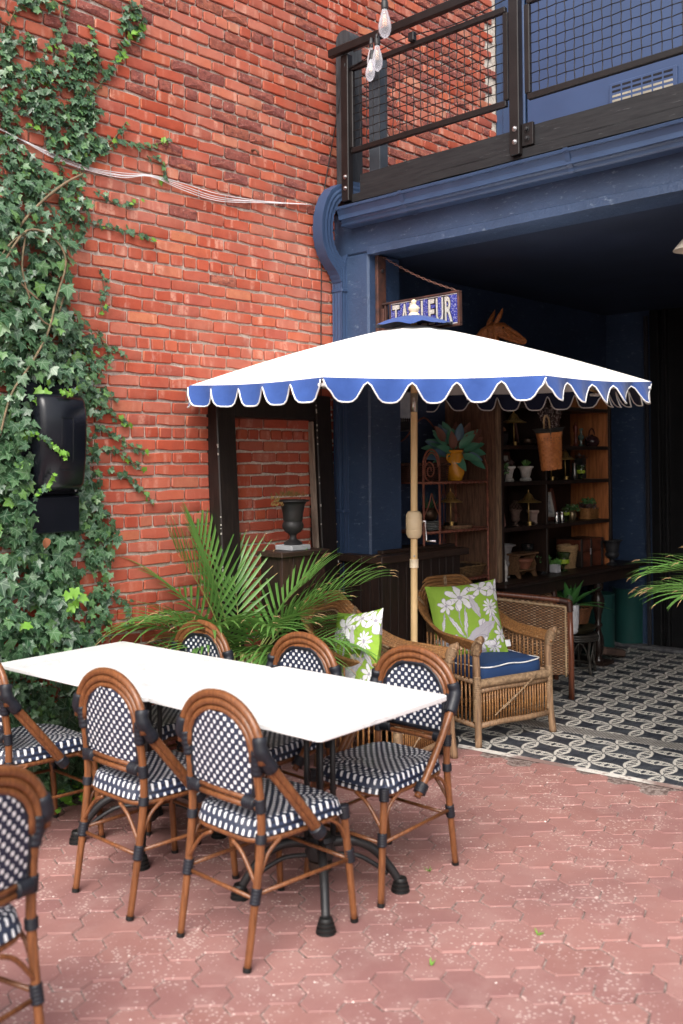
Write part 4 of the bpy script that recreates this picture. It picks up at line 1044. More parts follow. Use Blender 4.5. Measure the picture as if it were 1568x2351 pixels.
def rattan(loc,rz,label,h=.895,w=.285,d=.56):
    t=thing('rattan_armchair',label,'armchair',loc,rz,'old rattan armchairs beside the umbrella pole')
    # local: front towards -y
    for s in (-1,1):
        P=spline([(s*(w+.01),-.02,0),(s*w,-.005,.2),(s*w,0,.40),(s*(w+.002),.005,.54),(s*(w+.004),-.012,.60),(s*(w+.01),-.055,.622)],6)
        l=obj('front_post',M().tube(P,[.021+.003*noise.noise(Vector((i*.4,s,0))) for i in range(len(P))],12),RATG,t,smooth=True)
        bind(l,(s*w,0,.14),(s*w,0,.40),.0225,22); bind(l,(s*(w+.003),.002,.53),(s*(w+.008),-.03,.613),.0245,7)
        obj('rear_post',M().tube([(s*(w-.06),d-.02,0),(s*(w-.07),d-.04,.25),(s*(w-.05),d-.02,.5)],.018,10),RATG,t,smooth=True)
        # arm curl strand
        obj('curl',M().tube(spline([(s*(w+.012),.03,.52),(s*(w+.03),.0,.575),(s*(w+.032),-.04,.61),(s*(w+.02),-.07,.60)],5),.009,8),BIND,t,smooth=True)
        # side rungs under the arm and apron side
        for i in range(13):
            y=.03+i*.036
            x=s*(w+.004*math.sin(i)); o_=obj('side_rung',M().tube([(x,y,.375),(x+s*.004*math.sin(i*3),y,.46),(x,y,.575+.02*(i/13))],.0058,6),RAT,t,smooth=True)
        for i in range(14):
            y=.03+i*.035
            obj('skirt_rung',M().tube([(s*w,y,.125),(s*(w+.003*math.sin(i*5)),y,.24),(s*w,y,.355)],.0062,6),RAT,t,smooth=True)
        for z,r_ in ((.115,.0155),(.365,.015)): obj('side_rail',M().tube([(s*w,0,z),(s*(w-.01),.28,z),(s*(w-.07),d-.03,z)],r_,10),RATG,t,smooth=True)
    for z,r_ in ((.115,.0175),(.315,.0145)): obj('front_rail',M().tube([(-w,0,z),(-.1,.002,z+.004),(.1,0,z-.002),(w,0,z)],r_,10),RATG,t,smooth=True)
    for i in range(25):
        x=-w+.03+(2*w-.06)*i/24
        if i%7==5 and False: continue
        obj('front_rung',M().tube([(x,0,.122),(x+.002*math.sin(i*4),-.002,.22),(x,0,.312)],.0058,6),RAT,t,smooth=True)
    obj('rear_rail',M().tube([(-w+.06,d-.03,.115),(w-.06,d-.03,.115)],.015,10),RATG,t,smooth=True)
    bind(t,(-w,0,.355),(w,0,.352),.024,60,'seat_roll')
    loose=M().tube(spline([(.16,-.026,.37),(.05,-.03,.30),(-.10,-.024,.21),(-.17,-.022,.165)],5),.004,6); obj('loose_strand',loose,BIND,t,smooth=True)
    obj('loose_strand',M().tube(spline([(.15,-.026,.355),(.03,-.03,.285),(-.11,-.024,.195)],5),.004,6),BIND,t,smooth=True)
    # back and arm hoops: five parallel canes that sweep from arm to back
    def hoop(o_,zo):
        P=[]
        for i in range(49):
            a=-1+2*i/48; s=1 if a>0 else -1; q=abs(a)
            if q>.72: # arm
                f=(1-q)/.28; x=s*(w+.018-.0*f-o_*.3); y=-.02+f*.28; z=.595-zo*.55+.012*f
            else:
                f=(.72-q)/.72; b_=math.sin(f*PI/2)
                x=s*(w+.018-o_*.3-o_*.9*min(1,f*2))*math.cos(f**1.15*PI/2)**.72*(1) ; y=.26+(d-.20)*math.sin(min(1,f*1.5)*PI/2)+.03*b_; z=.607-zo*.55+(h-.607-zo*.45)*(math.sin(min(1,f*1.12)*PI/2)**1.6 if f<.9 else 1)
            P.append((x,y,z))
        return P
    for i in range(5):
        P=hoop(.017*i,.020*i); P=[(x,y-.003*i,z) for x,y,z in P]
        obj('hoop',M().tube(P,.0118,8),RAT,t,smooth=True)
    for f_ in (6,15,24,33,42):
        a=Vector(hoop(-.006,-.006)[f_]); b_=Vector(hoop(.074,.086)[f_]); c_=(a+b_)/2
        o_=M()
        for q in range(5):
            pth=[a+Vector((0,-.014,0)),c_+Vector((0,-.02,0)),b_+Vector((0,-.014,0)),b_+Vector((0,.012,0)),a+Vector((0,.012,0))]
            dx=(q-2)*.005; tt=(Vector(hoop(0,0)[min(48,f_+1)])-Vector(hoop(0,0)[f_-1])).normalized()
            o_.tube([p_+tt*dx for p_ in pth],.0028,5,closed=True)
        obj('hoop_lashing',o_,BIND,t,smooth=True)
    H_=hoop(.082,.096); 
    def bp(u,v):
        i=9+u*30; i0=int(i); f=i-i0; a=Vector(H_[i0]); b_=Vector(H_[min(48,i0+1)]); e=a+(b_-a)*f
        base_=Vector((e.x*.92,e.y-.04+.0*u,.40)); q=base_+(e-base_)*v; q.y+=.03*math.sin(PI*v)*(1 if abs(e.x)<.2 else .4); return q
    obj('back_panel',M().grid(bp,36,16,lambda u,v:(u*1.0,v*.42)),WICK,t,smooth=True)
    rim=[bp(u/40,1)+Vector((0,-.008,0)) for u in range(41)]
    obj('back_braid',M().tube(rim,[.008*(1+.25*math.sin(i*2.4)) for i in range(41)],7),BIND,t,smooth=True)
    # seat
    obj('seat_panel',M().box(-w+.01,w-.01,.01,d-.04,.335,.352,b=.004),WICK,t)
    return t
def cushion(label,loc,rz,w=.52,d=.50,th=.095):
    t=thing('seat_cushion',label,'cushion',loc,rz)
    def fn(u,v,side):
        X,Y=u*2-1,v*2-1; f=(abs(X)**6+abs(Y)**6)**(1/6) or 1e-6; q=max(abs(X),abs(Y))/f; e=max(0,(max(abs(X),abs(Y))-.9)/.1)
        z=th/2+.018*(1-X*X)*(1-Y*Y)-.010*e*e
        return Vector((X*q*w/2,Y*q*d/2,side*z+th/2))
    m=M()
    for sd_ in (-1,1):
        g_=M().grid(lambda u,v:fn(u,v,sd_),16,16); 
        if sd_<0: g_.f=[tuple(reversed(f)) for f in g_.f]
        m.add(g_)
    rim=[]
    for i in range(64):
        a=2*PI*i/64; c_,s_=math.cos(a),math.sin(a); q=1/((abs(c_)**9+abs(s_)**9)**(1/9)); rim.append((c_*q*w/2*.985,s_*q*d/2*.985))
    n0=len(m.v)
    for z,kk in ((.008,.99),(th*.3,1.012),(th*.7,1.012),(th-.008,.99)):
        for x,y in rim: m.v.append((x*kk,y*kk,z))
    for r_ in range(3):
        for j in range(64): m.f.append((n0+r_*64+j,n0+r_*64+(j+1)%64,n0+(r_+1)*64+(j+1)%64,n0+(r_+1)*64+j))
    obj('cover',m,NAVYC,t,smooth=50)
    for z in (.006,th-.006): obj('piping',M().tube([(x,y,z+.004*math.sin(i*.7)) for i,(x,y) in enumerate(rim)],.0042,6,closed=True),CRD,t,smooth=True)
RCL=Vector((4.925,3.285,0)); RCZ=R(-13.5)
rattan(RCL,RCZ,'rattan armchair right of the umbrella pole with a navy cushion and floral pillow')
def rel(L,rz,x,y,z): return (L.x+x*math.cos(rz)-y*math.sin(rz),L.y+x*math.sin(rz)+y*math.cos(rz),z)
cushion('thick navy seat cushion with white piping on the right rattan armchair',rel(RCL,RCZ,0,.26,.352),RCZ)
pillow('lime green pillow with white and grey flowers standing on the navy cushion',rel(RCL,RCZ,-.045,.37,.655),(R(-17),R(-4),RCZ+R(-20)),w=.47,h=.47)
LL=Vector((4.085,3.285,0)); LZ=R(10)
rattan(LL,LZ,'rattan armchair left of the umbrella pole behind the bistro chairs')
cushion('navy seat cushion mostly hidden on the left rattan armchair',rel(LL,LZ,0,.26,.352),LZ)
pillow('lime green floral pillow leaning sideways in the left rattan armchair below the palm',rel(LL,LZ,-.20,.30,.625),(R(-13),R(-10),R(-104)),w=.45,h=.46)
# ---------------- square wicker armchair ----------------
wa=thing('wicker_armchair','square woven wicker armchair with red brown corner poles behind the rattan chair','armchair',(5.99,3.55,0),R(41))
RED=wood('red_brown_pole',(.17,.055,.028),(.08,.025,.014),.32,axis=2,bump=.08,coat=.25)
for sx in (0,.62):
    fr_=[(sx,-.02,0),(sx,-.02,.30),(sx,-.012,.655)]
    obj('front_post',M().tube(fr_,.021,12),RED,wa,smooth=True)
    obj('rear_post',M().tube([(sx,.60,0),(sx,.62,.72)],.02,12),RED,wa,smooth=True)
    obj('top_rail',M().tube(spline([(sx,-.012,.657),(sx,.02,.675),(sx,.28,.705),(sx,.60,.735)],5),.0185,12),RED,wa,smooth=True)
    bind(wa,(sx,-.015,.60),(sx,-.008,.672),.0235,6,'corner_wrap',mat('dark_leather_wrap',(.05,.018,.012),.4)); bind(wa,(sx,.005,.668),(sx,.06,.682),.0215,5,'corner_wrap',mat('dark_leather_wrap',(0,0,0)))
    sgn=-1 if sx==0 else 1
    def wp_(u,v): 
        y=.60-.60*u; zt=.655+.075*(1-u); return Vector((sx+sgn*(.008+.012*math.sin(PI*u)),y,.17+(zt-.17-.012)*v))
    g_=M().grid(wp_,20,12,lambda u,v:(u*.6,v*.5)); obj('side_panel',g_,WICL,wa,smooth=True)
    g_=M().grid(lambda u,v:wp_(u,v)-Vector((sgn*.022,0,0)),20,12,lambda u,v:(u*.6,v*.5)); obj('inner_panel',g_,WICL,wa,smooth=True)
    rim=[wp_(0.97,v/10) for v in range(11)]+[wp_(.97-u/12*.95,1) for u in range(13)]
    obj('panel_braid',M().tube([p_+Vector((sgn*.004,0,-.012)) for p_ in rim],[.0075*(1+.2*math.sin(i*2)) for i in range(len(rim))],7),mat('pale_rattan_braid',(.50,.36,.22),.6,c2=(.3,.2,.11),sc_=60),wa,smooth=True)
obj('back_panel',M().grid(lambda u,v:Vector((.62*u,.60,.17+.56*v)),16,12,lambda u,v:(u*.6,v*.5)),WICL,wa,smooth=True)
obj('seat_panel',M().box(.02,.60,0,.6,.30,.33),WICK,wa)
obj('front_panel',M().grid(lambda u,v:Vector((.02+.58*u,.0,.17+.15*v)),16,6,lambda u,v:(u*.6,v*.15)),WICL,wa,smooth=True)
obj('top_rail',M().tube([(0,.62,.733),(.62,.62,.733)],.018,12),RED,wa,smooth=True)

# ---------------- palms ----------------
def leafmat(name,c,c2,tr=.25,rough=.4,big=3):
    k=N(name); p=k.pos(); oi=k.n('ShaderNodeNewGeometry').outputs['Random Per Island']; b=k.mix(oi,c,c2); b=k.mix(k.math('MULTIPLY',smooth01(k,k.noise(p,big,3),.45,.7),.4),b,tuple(x*1.5 for x in c))
    k.col(b); k.set(rough=rough,spec=.5); k.val(k.b,'Subsurface Weight',0)
    ts=k.n('ShaderNodeBsdfTranslucent'); k.L.new(b,ts.inputs[0]); mx=k.n('ShaderNodeMixShader'); mx.inputs[0].default_value=tr
    out=[n_ for n_ in k.t.nodes if n_.type=='OUTPUT_MATERIAL'][0]; k.L.new(k.b.outputs[0],mx.inputs[1]); k.L.new(ts.outputs[0],mx.inputs[2]); k.L.new(mx.outputs[0],out.inputs[0]); return k.m
PLM=leafmat('palm_leaf',(.085,.20,.045),(.15,.31,.07),.35)
STM=mat('palm_stem',(.12,.17,.04),.45,c2=(.16,.15,.04)); TIP=mat('dry_leaf_tip',(.38,.25,.12),.8)
def frond(par,base,az,el,L,droop_,nl=26,ll=.34,wd=.017,spread=62,fold=.25,hang=.5,tips=None,mt=None):
    droop=droop_*1.25
    P=[];d=Vector((math.cos(az)*math.cos(el),math.sin(az)*math.cos(el),math.sin(el))); p=Vector(base); n=22
    side0=Vector((-math.sin(az),math.cos(az),0))
    for i in range(n+1):
        P.append(p.copy()); e2=el-droop*(i/n)**1.4; d=Vector((math.cos(az)*math.cos(e2),math.sin(az)*math.cos(e2),math.sin(e2))); p=p+d*L/n
    f=obj('frond',M().tube(P,[.0055*(1-.8*i/n) for i in range(n+1)],5),STM,par,smooth=True)
    lm_=M(); tm_=M()
    s0=.36
    for i in range(nl):
        t=s0+(1-s0)*i/(nl-1); q=t*n; i0=min(n-1,int(q)); c=P[i0]+(P[i0+1]-P[i0])*(q-i0); tan=(P[i0+1]-P[i0]).normalized()
        up=side0.cross(tan)*-1; up=up if up.z>0 else -up
        le=ll*(.55+.75*math.sin(PI*min(1,(t-s0)/(1-s0)*.8+.12)))*random.uniform(.88,1.1)
        an=R(spread)*(1-.65*(t-s0)/(1-s0))
        for s in (-1,1):
            dr=(tan*math.cos(an)+side0*s*math.sin(an)+up*fold).normalized()
            pts=[]; cc=c.copy(); dd=dr.copy()
            for j in range(7):
                pts.append(cc.copy()); cc=cc+dd*le/6; dd=(dd+Vector((0,0,-hang*(.05+.16*j/6)*random.uniform(.7,1.5)*(.4+abs(dd.x)+abs(dd.y)))) ).normalized()
            wn_=(dr.cross(up)).normalized() if dr.cross(up).length>.1 else side0
            ww=[.35,.9,1,.92,.7,.42,.06]; b0=len(lm_.v); cutt=5 if random.random()<.22 else 7
            for j in range(7):
                w_=wd*.5*ww[j]*1.0; u_=up*.35*w_
                for sg in (-1,0,1): lm_.v.append(tuple(pts[j]+wn_*w_*sg+(u_ if sg else Vector((0,0,0)))))
            for j in range(6):
                a=b0+j*3; lm_.f+= [(a,a+1,a+4,a+3),(a+1,a+2,a+5,a+4)]
            if random.random()<.35:
                tm_.tube([pts[5]+(pts[6]-pts[5])*.5,pts[6],pts[6]+(pts[6]-pts[5])*.4+Vector((0,0,-.008))],[.0022,.0016,.0005],4)
    obj('leaflets',lm_,mt or PLM,f,smooth=True)
    if tm_.v: obj('dry_tips',tm_,TIP,f,kind='stuff')
    return f
POTM=mat('black_plastic_pot',(.015,.015,.017),.5,c2=(.022,.022,.022)); SOIL=mat('potting_soil',(.035,.022,.015),.95,c2=(.02,.013,.01),sc_=40,bump=.6,bs=80)
PB=Vector((3.46,4.02,0))
pp=thing('potted_palm','big leafy areca palm in a black pot between the brick wall and rattan chair','palm',PB)
obj('pot',M().lathe([(.14,0),(.15,.01),(.185,.32),(.195,.325),(.195,.35),(.18,.35),(.17,.31),(0,.31)],28),POTM,pp,smooth=40)
obj('soil',M().lathe([(.172,.315),(0,.33)],24),SOIL,pp)
for i in range(9):
    a=i*2.4; r_=.05+.03*(i%3); obj('cane_stem',M().tube([(r_*math.cos(a),r_*math.sin(a),.30),(r_*1.25*math.cos(a),r_*1.25*math.sin(a),.62)],[.013,.009],8),STM,pp,smooth=True)
FR_=[ # azimuth (deg, world), elevation, length, droop
 (160,52,1.05,R(62),24,.40,58,.2,.9),(135,78,.92,R(18),22,.34,30,.15,.25),(118,68,.98,R(25),22,.34,26,.15,.3),
 (-20,62,.95,R(50),24,.34,55,.35,.5),(-35,48,1.08,R(45),26,.36,58,.3,.5),(-45,30,1.02,R(48),26,.36,60,.2,.7),
 (-80,50,.80,R(70),24,.34,60,.1,.8),(-120,46,.85,R(80),26,.38,62,.1,.75),(-150,36,.80,R(58),24,.36,58,.2,.7),(175,30,.75,R(40),22,.32,60,.2,.6),
 (-60,70,.82,R(35),22,.3,45,.3,.4),(-100,70,.72,R(55),22,.30,50,.2,.6),(20,70,.85,R(35),20,.30,45,.3,.4),(-55,10,.85,R(35),22,.32,60,.1,.8),(-125,20,.62,R(55),22,.30,60,.1,.8),(-140,66,.80,R(60),22,.32,55,.2,.6),(60,75,.7,R(30),18,.28,45,.3,.4),(-15,40,.75,R(40),20,.3,55,.3,.5)]
FR=[(136,44,.72,R(62),17,.38,60,.22,.8),(150,30,.58,R(50),15,.36,62,.2,.8),(120,62,.70,R(35),14,.32,52,.25,.4),(100,76,.76,R(14),15,.27,38,.3,.2),(150,74,.70,R(18),15,.27,40,.3,.2),(60,74,.60,R(20),13,.26,42,.3,.3),
 (-20,70,.58,R(35),14,.30,50,.35,.4),(-46,58,.76,R(42),15,.32,55,.3,.5),(-60,36,.56,R(45),15,.32,60,.25,.8),(-60,66,.55,R(50),14,.28,50,.3,.5),(0,55,.5,R(40),13,.28,55,.3,.5),
 (-20,52,.5,R(60),14,.3,58,.3,.7),(145,58,.56,R(62),16,.32,58,.25,.7),
 (-92,50,.45,R(70),15,.30,64,.15,.8),(-110,52,.40,R(75),16,.30,66,.12,.7),(-165,52,.40,R(50),14,.28,58,.2,.6),(-110,66,.50,R(60),14,.28,55,.2,.6),
 (-150,66,.52,R(60),14,.30,55,.2,.6),(-75,24,.42,R(50),14,.28,62,.15,.9),(-90,10,.34,R(30),13,.26,60,.1,.9),(170,58,.55,R(50),14,.30,55,.25,.5)]
for (az,el,L,dr,nl,ll,spd,fo,hg) in FR:
    frond(pp,(.06*math.cos(R(az)),.06*math.sin(R(az)),.55),R(az),R(el),L*.97,dr,nl-2,ll,.0205,spd+11,fo,hg)
p2=thing('potted_palm','small palm at the right picture edge with only its leaf tips in view','palm',(5.06,1.71,0))
obj('pot',M().lathe([(.14,0),(.17,.32),(.18,.35),(.165,.35),(.16,.31),(0,.31)],24),POTM,p2,smooth=40)
for i in range(6): obj('cane_stem',M().tube([(.03*math.cos(i),.03*math.sin(i),.3),(.01*math.cos(i*2),.01*math.sin(i*2),.75)],[.012,.008],7),STM,p2,smooth=True)
for (az,el,L,dr) in ((125,58,.92,R(60)),(110,40,.80,R(40)),(150,50,.85,R(55)),(60,60,.8,R(50)),(-30,55,.8,R(50)),(-90,60,.8,R(55)),(-150,50,.7,R(50)),(20,70,.8,R(30))):
    frond(p2,(0,0,.72),R(az),R(el),L*.86,dr,18,.27,.017,55,.2,.6)
# ---------------- bar counter, pedestal, urn ----------------
BARW=wood('dark_stained_planks',(.030,.017,.013),(.011,.007,.006),.5,axis=2,bump=.35,worn=(.06,.035,.028))
BART=wood('dark_bar_top',(.045,.026,.018),(.018,.011,.009),.45,axis=0,bump=.3)
bar=thing('wooden_bar','dark plank fronted wooden bar counter behind the umbrella pole','bar',(4.95,3.98,0))
x=4.50; i=0
while x<5.29:
    w=random.uniform(.072,.092); x1=min(x+w,5.30); obj('plank',M().box(x+.0015,x1-.0015,3.945,3.962-random.uniform(0,.003),.02,1.02,b=.002),BARW,bar,world=True); x=x1
y=4.375
while y>3.97:
    w=random.uniform(.075,.09); y1=max(y-w,3.966); obj('plank',M().box(4.503,4.52+random.uniform(0,.003),y1+.0015,y-.0015,.02,1.02,b=.002),BARW,bar,world=True); y=y1
obj('carcass',M().box(4.525,5.295,3.966,4.07,.02,1.02),BARW,bar,world=True); obj('carcass',M().box(4.87,5.295,4.073,4.37,.02,1.02),BARW,bar,world=True)
obj('bar_top',M().box(4.46,5.345,3.905,4.070,1.022,1.068,b=.005),BART,bar,world=True)
obj('bar_top',M().box(4.46,4.548,4.0705,4.372,1.022,1.068,b=.004),BART,bar,world=True)
obj('bar_top',M().box(4.864,5.345,4.0705,4.372,1.022,1.068,b=.004),BART,bar,world=True)
obj('back_ledge',M().box(4.60,5.34,4.02,4.066,1.0685,1.088,b=.003),BART,bar,world=True)
obj('corner_trim',M().box(4.494,4.530,3.936,3.944,.02,1.02,b=.002),BARW,bar,world=True)
ped=thing('wooden_pedestal','narrow reddish timber plant stand behind the palm carrying the dark urn','stand',(3.90,4.09,0))
RW=wood('reddish_old_timber',(.05,.022,.015),(.02,.010,.008),.6,axis=2,worn=(.18,.11,.08),bump=.4)
for k_ in range(4): obj('board',M().box(-.17+k_*.086,-.088+k_*.086,-.09,-.07,0,1.11,b=.003),RW,ped)
obj('body',M().box(-.165,.168,-.068,.09,0,1.11),BARW,ped); obj('top',M().box(-.19,.19,-.11,.10,1.111,1.14,b=.004),BART,ped)
def urn(label,loc,s,mt,flute=0,h=1,grp=None):
    t=thing('garden_urn',label,'urn',loc)
    pr=[(.065,0),(.068,.012),(.05,.022),(.028,.035),(.024,.055),(.03,.068),(.055,.08),(.075,.105),(.078,.125),(.07,.145),(.066,.150),(.070,.155),(.074,.20),(.088,.255),(.10,.272),(.118,.276),(.118,.284),(.105,.287),(.095,.27),(0,.262)]
    m=M().lathe([(r*s,z*s*h) for r,z in pr],32)
    if flute:
        for i_,v in enumerate(m.v):
            if .15*s*h<v[2]<.262*s*h:
                a=math.atan2(v[1],v[0]); q=1-.05*abs(math.sin(a*8)); m.v[i_]=(v[0]*q,v[1]*q,v[2])
    obj('bowl',m,mt,t,smooth=45); return t
obj('white_block',M().box(-.075,.075,-.07,.07,1.141,1.17,b=.004),mat('white_plinth_paint',(.38,.40,.42),.6),ped)
u=urn('tall dark metal urn of dry orange plants on the stand before the leaning frame',(3.90,4.09,1.1705),.80,IRON,h=1.12)
DRY=mat('dry_orange_sprigs',(.30,.13,.05),.9,c2=(.10,.13,.03)); m=M()
for i in range(90):
    a=random.uniform(0,2*PI); r=random.uniform(0,.11); c=Vector((r*math.cos(a)-.02,r*math.sin(a),.275)); d=Vector((random.uniform(-.5,.3),random.uniform(-.4,.4),random.uniform(.2,1))).normalized()*random.uniform(.015,.045); m.quad(c,c+d*.5+Vector((.004,0,0)),c+d,c+d*.5-Vector((.004,0,0)))
for i in range(40):
    c=Vector((-.115+random.uniform(-.02,.01),random.uniform(-.04,.04),.285-random.uniform(0,.05))); d=Vector((-.6,0,-.8))*.02; m.quad(c,c+d*.5+Vector((0,.005,0)),c+d,c+d*.5-Vector((0,.005,0)))
obj('dry_plants',m,DRY,u,smooth=False,kind='stuff')

# ---------------- metal baker's rack ----------------
RUST=mat('rust_red_iron',(.27,.095,.06),.55,.2,c2=(.15,.055,.04),sc_=30,bump=.3,bs=120)
rk=thing('metal_rack','rust red wrought iron shelf rack with scrolled arches on the left shop wall','rack',(5.40,4.2,0))
def rt(name,pts,r=.007,n=8): return obj(name,M().tube(pts,r,n),RUST,rk,smooth=True,world=True)
RX0,RX1,RY0,RY1=5.045,5.765,4.05,4.33
for x,y,zt in ((RX0,RY0,1.62),(RX1,RY0,1.62),(RX0+.17,RY0,1.62),(RX0,RY1,1.78),(RX1,RY1,1.78)): rt('post',[(x,y,0),(x,y,zt)],.0085)
for x in (RX0,): obj('finial',M().lathe([(.008,0),(.018,.01),(.02,.02),(.012,.03),(.016,.04),(.004,.065),(0,.066)],12,c=(x,RY1,1.78)),RUST,rk,smooth=50,world=True)
rt('arch',[(RX0+.085-.085*math.cos(PI*i/16),RY0,1.62+.10*math.sin(PI*i/16)) for i in range(17)])
rt('arch',[(RX0+.085-.070*math.cos(PI*i/16),RY0-.002,1.60+.10*math.sin(PI*i/16)) for i in range(17)],.005)
rt('arch',spline([(RX1,RY0,1.60),(RX1-.01,RY0+.05,1.72),(RX1-.05,RY0+.15,1.80)],5)); rt('arch',spline([(RX0,RY1,1.75),(RX0+.15,RY1,1.80),(RX0+.36,RY1,1.95),(RX0+.57,RY1,1.80),(RX1,RY1,1.75)],6),.006)
sp=[]
for i in range(40):
    a=i/39*3.6*PI; r_=.012+.055*(i/39); sp.append((RX0+.07+r_*math.cos(a),RY0,1.58+r_*math.sin(a)*1.1))
rt('scroll',sp,.005)
for z in (1.50,1.17,.83):
    for a,b_ in (((RX0,RY0),(RX1,RY0)),((RX0,RY1),(RX1,RY1)),((RX0,RY0),(RX0,RY1)),((RX1,RY0),(RX1,RY1))): rt('shelf_rail',[(a[0],a[1],z),(b_[0],b_[1],z)],.007)
    n=120; rt('twisted_edge',[(RX0+(RX1-RX0)*i/n,RY0-.002+.003*math.cos(i*.9),z-.006+.003*math.sin(i*.9)) for i in range(n+1)],.006,6)
    obj('shelf_mesh',M().box(RX0,RX1,RY0,RY1,z-.002,z+.004),RUST,rk,world=True)
for z in (1.17,.83):
    zc=z+.31
    for s in (-1,1):
        xc=(RX0+.17+RX1)/2+.12
        rt('curved_brace',spline([(xc,RY1-.01,zc),(xc+s*.03,RY1-.01,zc-.10),(xc+s*.13,RY1-.01,zc-.20),(xc+s*.2,RY1-.01,z+.06)],5),.004,6)
    rt('back_rod',[(xc,RY1-.01,zc),(xc,RY1-.01,z)],.004,6)
    for s in (-1,1): rt('curved_brace',spline([(RX0+.085,RY0,zc-.05),(RX0+.085+s*.04,RY0,zc-.14),(RX0+.085+s*.085,RY0,zc-.2)],5),.0045,6)
def lathe_thing(name,label,cat,loc,prof,mt,part='body',n=24,group=None,sm=45,rz=0):
    t=thing(name,label,cat,loc,rz,group); obj(part,M().lathe(prof,n),mt,t,smooth=sm); return t
def X_at(px,py,Y,z): q=at(px,py,Y=Y); return (q.x,Y,z)
Z1,Z2,Z3=1.504,1.174,.834
AMB=mat('amber_glaze',(.62,.30,.025),.12,c2=(.50,.21,.018),sc_=5,coat=.6)
v=lathe_thing('amber_vase','glossy amber ceramic vase holding magnolia leaves on the rack top','vase',X_at(1044,1095,4.15,Z1),[(.045,0),(.055,.006),(.052,.012),(.066,.05),(.074,.11),(.072,.155),(.056,.185),(.05,.195),(.062,.205),(.060,.215),(.048,.21),(.045,.18),(0,.17)],AMB,n=28)
for s in (-1,1): obj('handle',M().tube(spline([(s*.055,0,.188),(s*.082,0,.18),(s*.085,0,.155),(s*.07,0,.14)],5),.008,8),AMB,v,smooth=True)
VX=v.location.copy()
MAG=leafmat('magnolia_leaf',(.05,.19,.12),(.08,.26,.17),.1,.3); MAGB=mat('magnolia_leaf_blue',(.10,.18,.28),.35,c2=(.07,.15,.20)); MAGR=mat('magnolia_leaf_brown',(.20,.09,.062),.6,c2=(.11,.05,.036))
mg=thing('magnolia_branches','teal and brown magnolia leaves spreading from the amber vase','plant',(VX.x,VX.y,VX.z+.19))
def big_leaf(par,base,dr,L,w,mt,curl=.25,name='leaf',up=Vector((0,0,1)),n=7):
    dr=Vector(dr).normalized(); sd_=dr.cross(up).normalized() if dr.cross(up).length>.1 else Vector((1,0,0)); nr=sd_.cross(dr).normalized(); m=M(); p=Vector(base); d=dr.copy()
    for i in range(n+1):
        t=i/n; ww=w*.5*math.sin(PI*min(1,t**.75*.98+.015))**.8
        for s,hh in ((-1,.28),(-.5,.10),(0,0),(.5,.10),(1,.28)): m.v.append(tuple(p+sd_*ww*s+nr*ww*hh))
        p=p+d*L/n; d=(d-nr*curl/n*1.2).normalized()
    for i in range(n):
        for j in range(4): q=i*5+j; m.f.append((q,q+1,q+6,q+5))
    return obj(name,m,mt,par,smooth=True)
LV=[(-.16,.10,.02,MAG),(-.10,.21,.03,MAGB),(-.055,.27,.0,MAG),(.0,.17,.05,MAGR),(.04,.20,.0,MAGB),(.10,.16,-.02,MAG),(.17,.17,.0,MAG),(.20,.10,.02,MAGR),(.13,.05,-.03,MAG),(.17,-.02,-.03,MAGB),(.09,-.03,-.05,MAG),(-.13,.02,-.03,MAG),(-.17,-.03,-.02,MAGB),(-.10,-.06,-.03,MAG),(.20,-.08,-.02,MAG),(-.20,.06,.0,MAG),(.06,.09,-.06,MAG),(-.03,.08,-.07,MAGR),(.14,.21,.04,MAGR),(-.06,.03,-.06,MAG),(.22,.20,0,MAGR),(.0,-.05,-.07,MAG),(.24,.02,.02,MAG),(.03,.25,.04,MAGR)]
DX=Vector((.78,-.62,0)); DZ=Vector((0,0,1)); DY=Vector((.62,.78,0))
LV+=[(random.uniform(-.2,.23),random.uniform(-.07,.24),random.uniform(-.06,.06),random.choice([MAG,MAG,MAG,MAGB,MAGR])) for _ in range(22)]
for (a,b_,c,mt_) in LV:
    e=DX*a*1.15+DZ*b_+DY*(c*1.0); st=e*.42+Vector((0,0,.0)); 
    obj('twig',M().tube(spline([(0,0,-.03),e*.2+Vector((0,0,.02)),st],4),.003,5),MAGR,mg,smooth=True)
    dr=(e+Vector((random.uniform(-.05,.05),random.uniform(-.05,.05),random.uniform(-.02,.05)))); big_leaf(mg,st,dr,.135*random.uniform(.9,1.15),.062,mt_,random.uniform(.1,.6),up=(-FW+Vector((0,0,.6))).normalized())
# woven baskets
def basket(label,loc,w,d,h,mt,grp=None,rz=0,flare=1.08,nz=9,name='wicker_basket',rnd=False):
    t=thing(name,label,'basket',loc,rz,grp)
    def ring(k,z,n=48):
        P=[]
        for i in range(n):
            a=2*PI*i/n; e=2 if rnd else 6; c_,s_=math.cos(a),math.sin(a); q=1/((abs(c_)**e+abs(s_)**e)**(1/e)); wv=.0028*(1 if (i+int(z*1000/7))%2 else -1)
            P.append((c_*q*(w/2*k+wv),s_*q*(d/2*k+wv),z))
        return P
    mm=M()
    for j in range(nz):
        z=h*(j+.5)/nz; k=1+(flare-1)*j/nz; mm.tube(ring(k,z),h/nz*.42,5,closed=True)
    obj('weave',mm,mt,t,smooth=True,kind='stuff')
    obj('rim',M().tube([(x,y,h+.003*math.sin(i*1.9)) for i,(x,y,z) in enumerate(ring(flare*1.02,h))],h/nz*.7,6,closed=True),mt,t,smooth=True)
    n=48; r0=ring(.93,.004); r1=ring(flare*.93,h*.96); m=M(); m.v=r0+r1; m.f=[(i,(i+1)%n,n+(i+1)%n,n+i) for i in range(n)]+[tuple(reversed(range(n)))]
    obj('lining',m,mat('dark_basket_inside',(.03,.018,.012),.9),t,smooth=True); return t
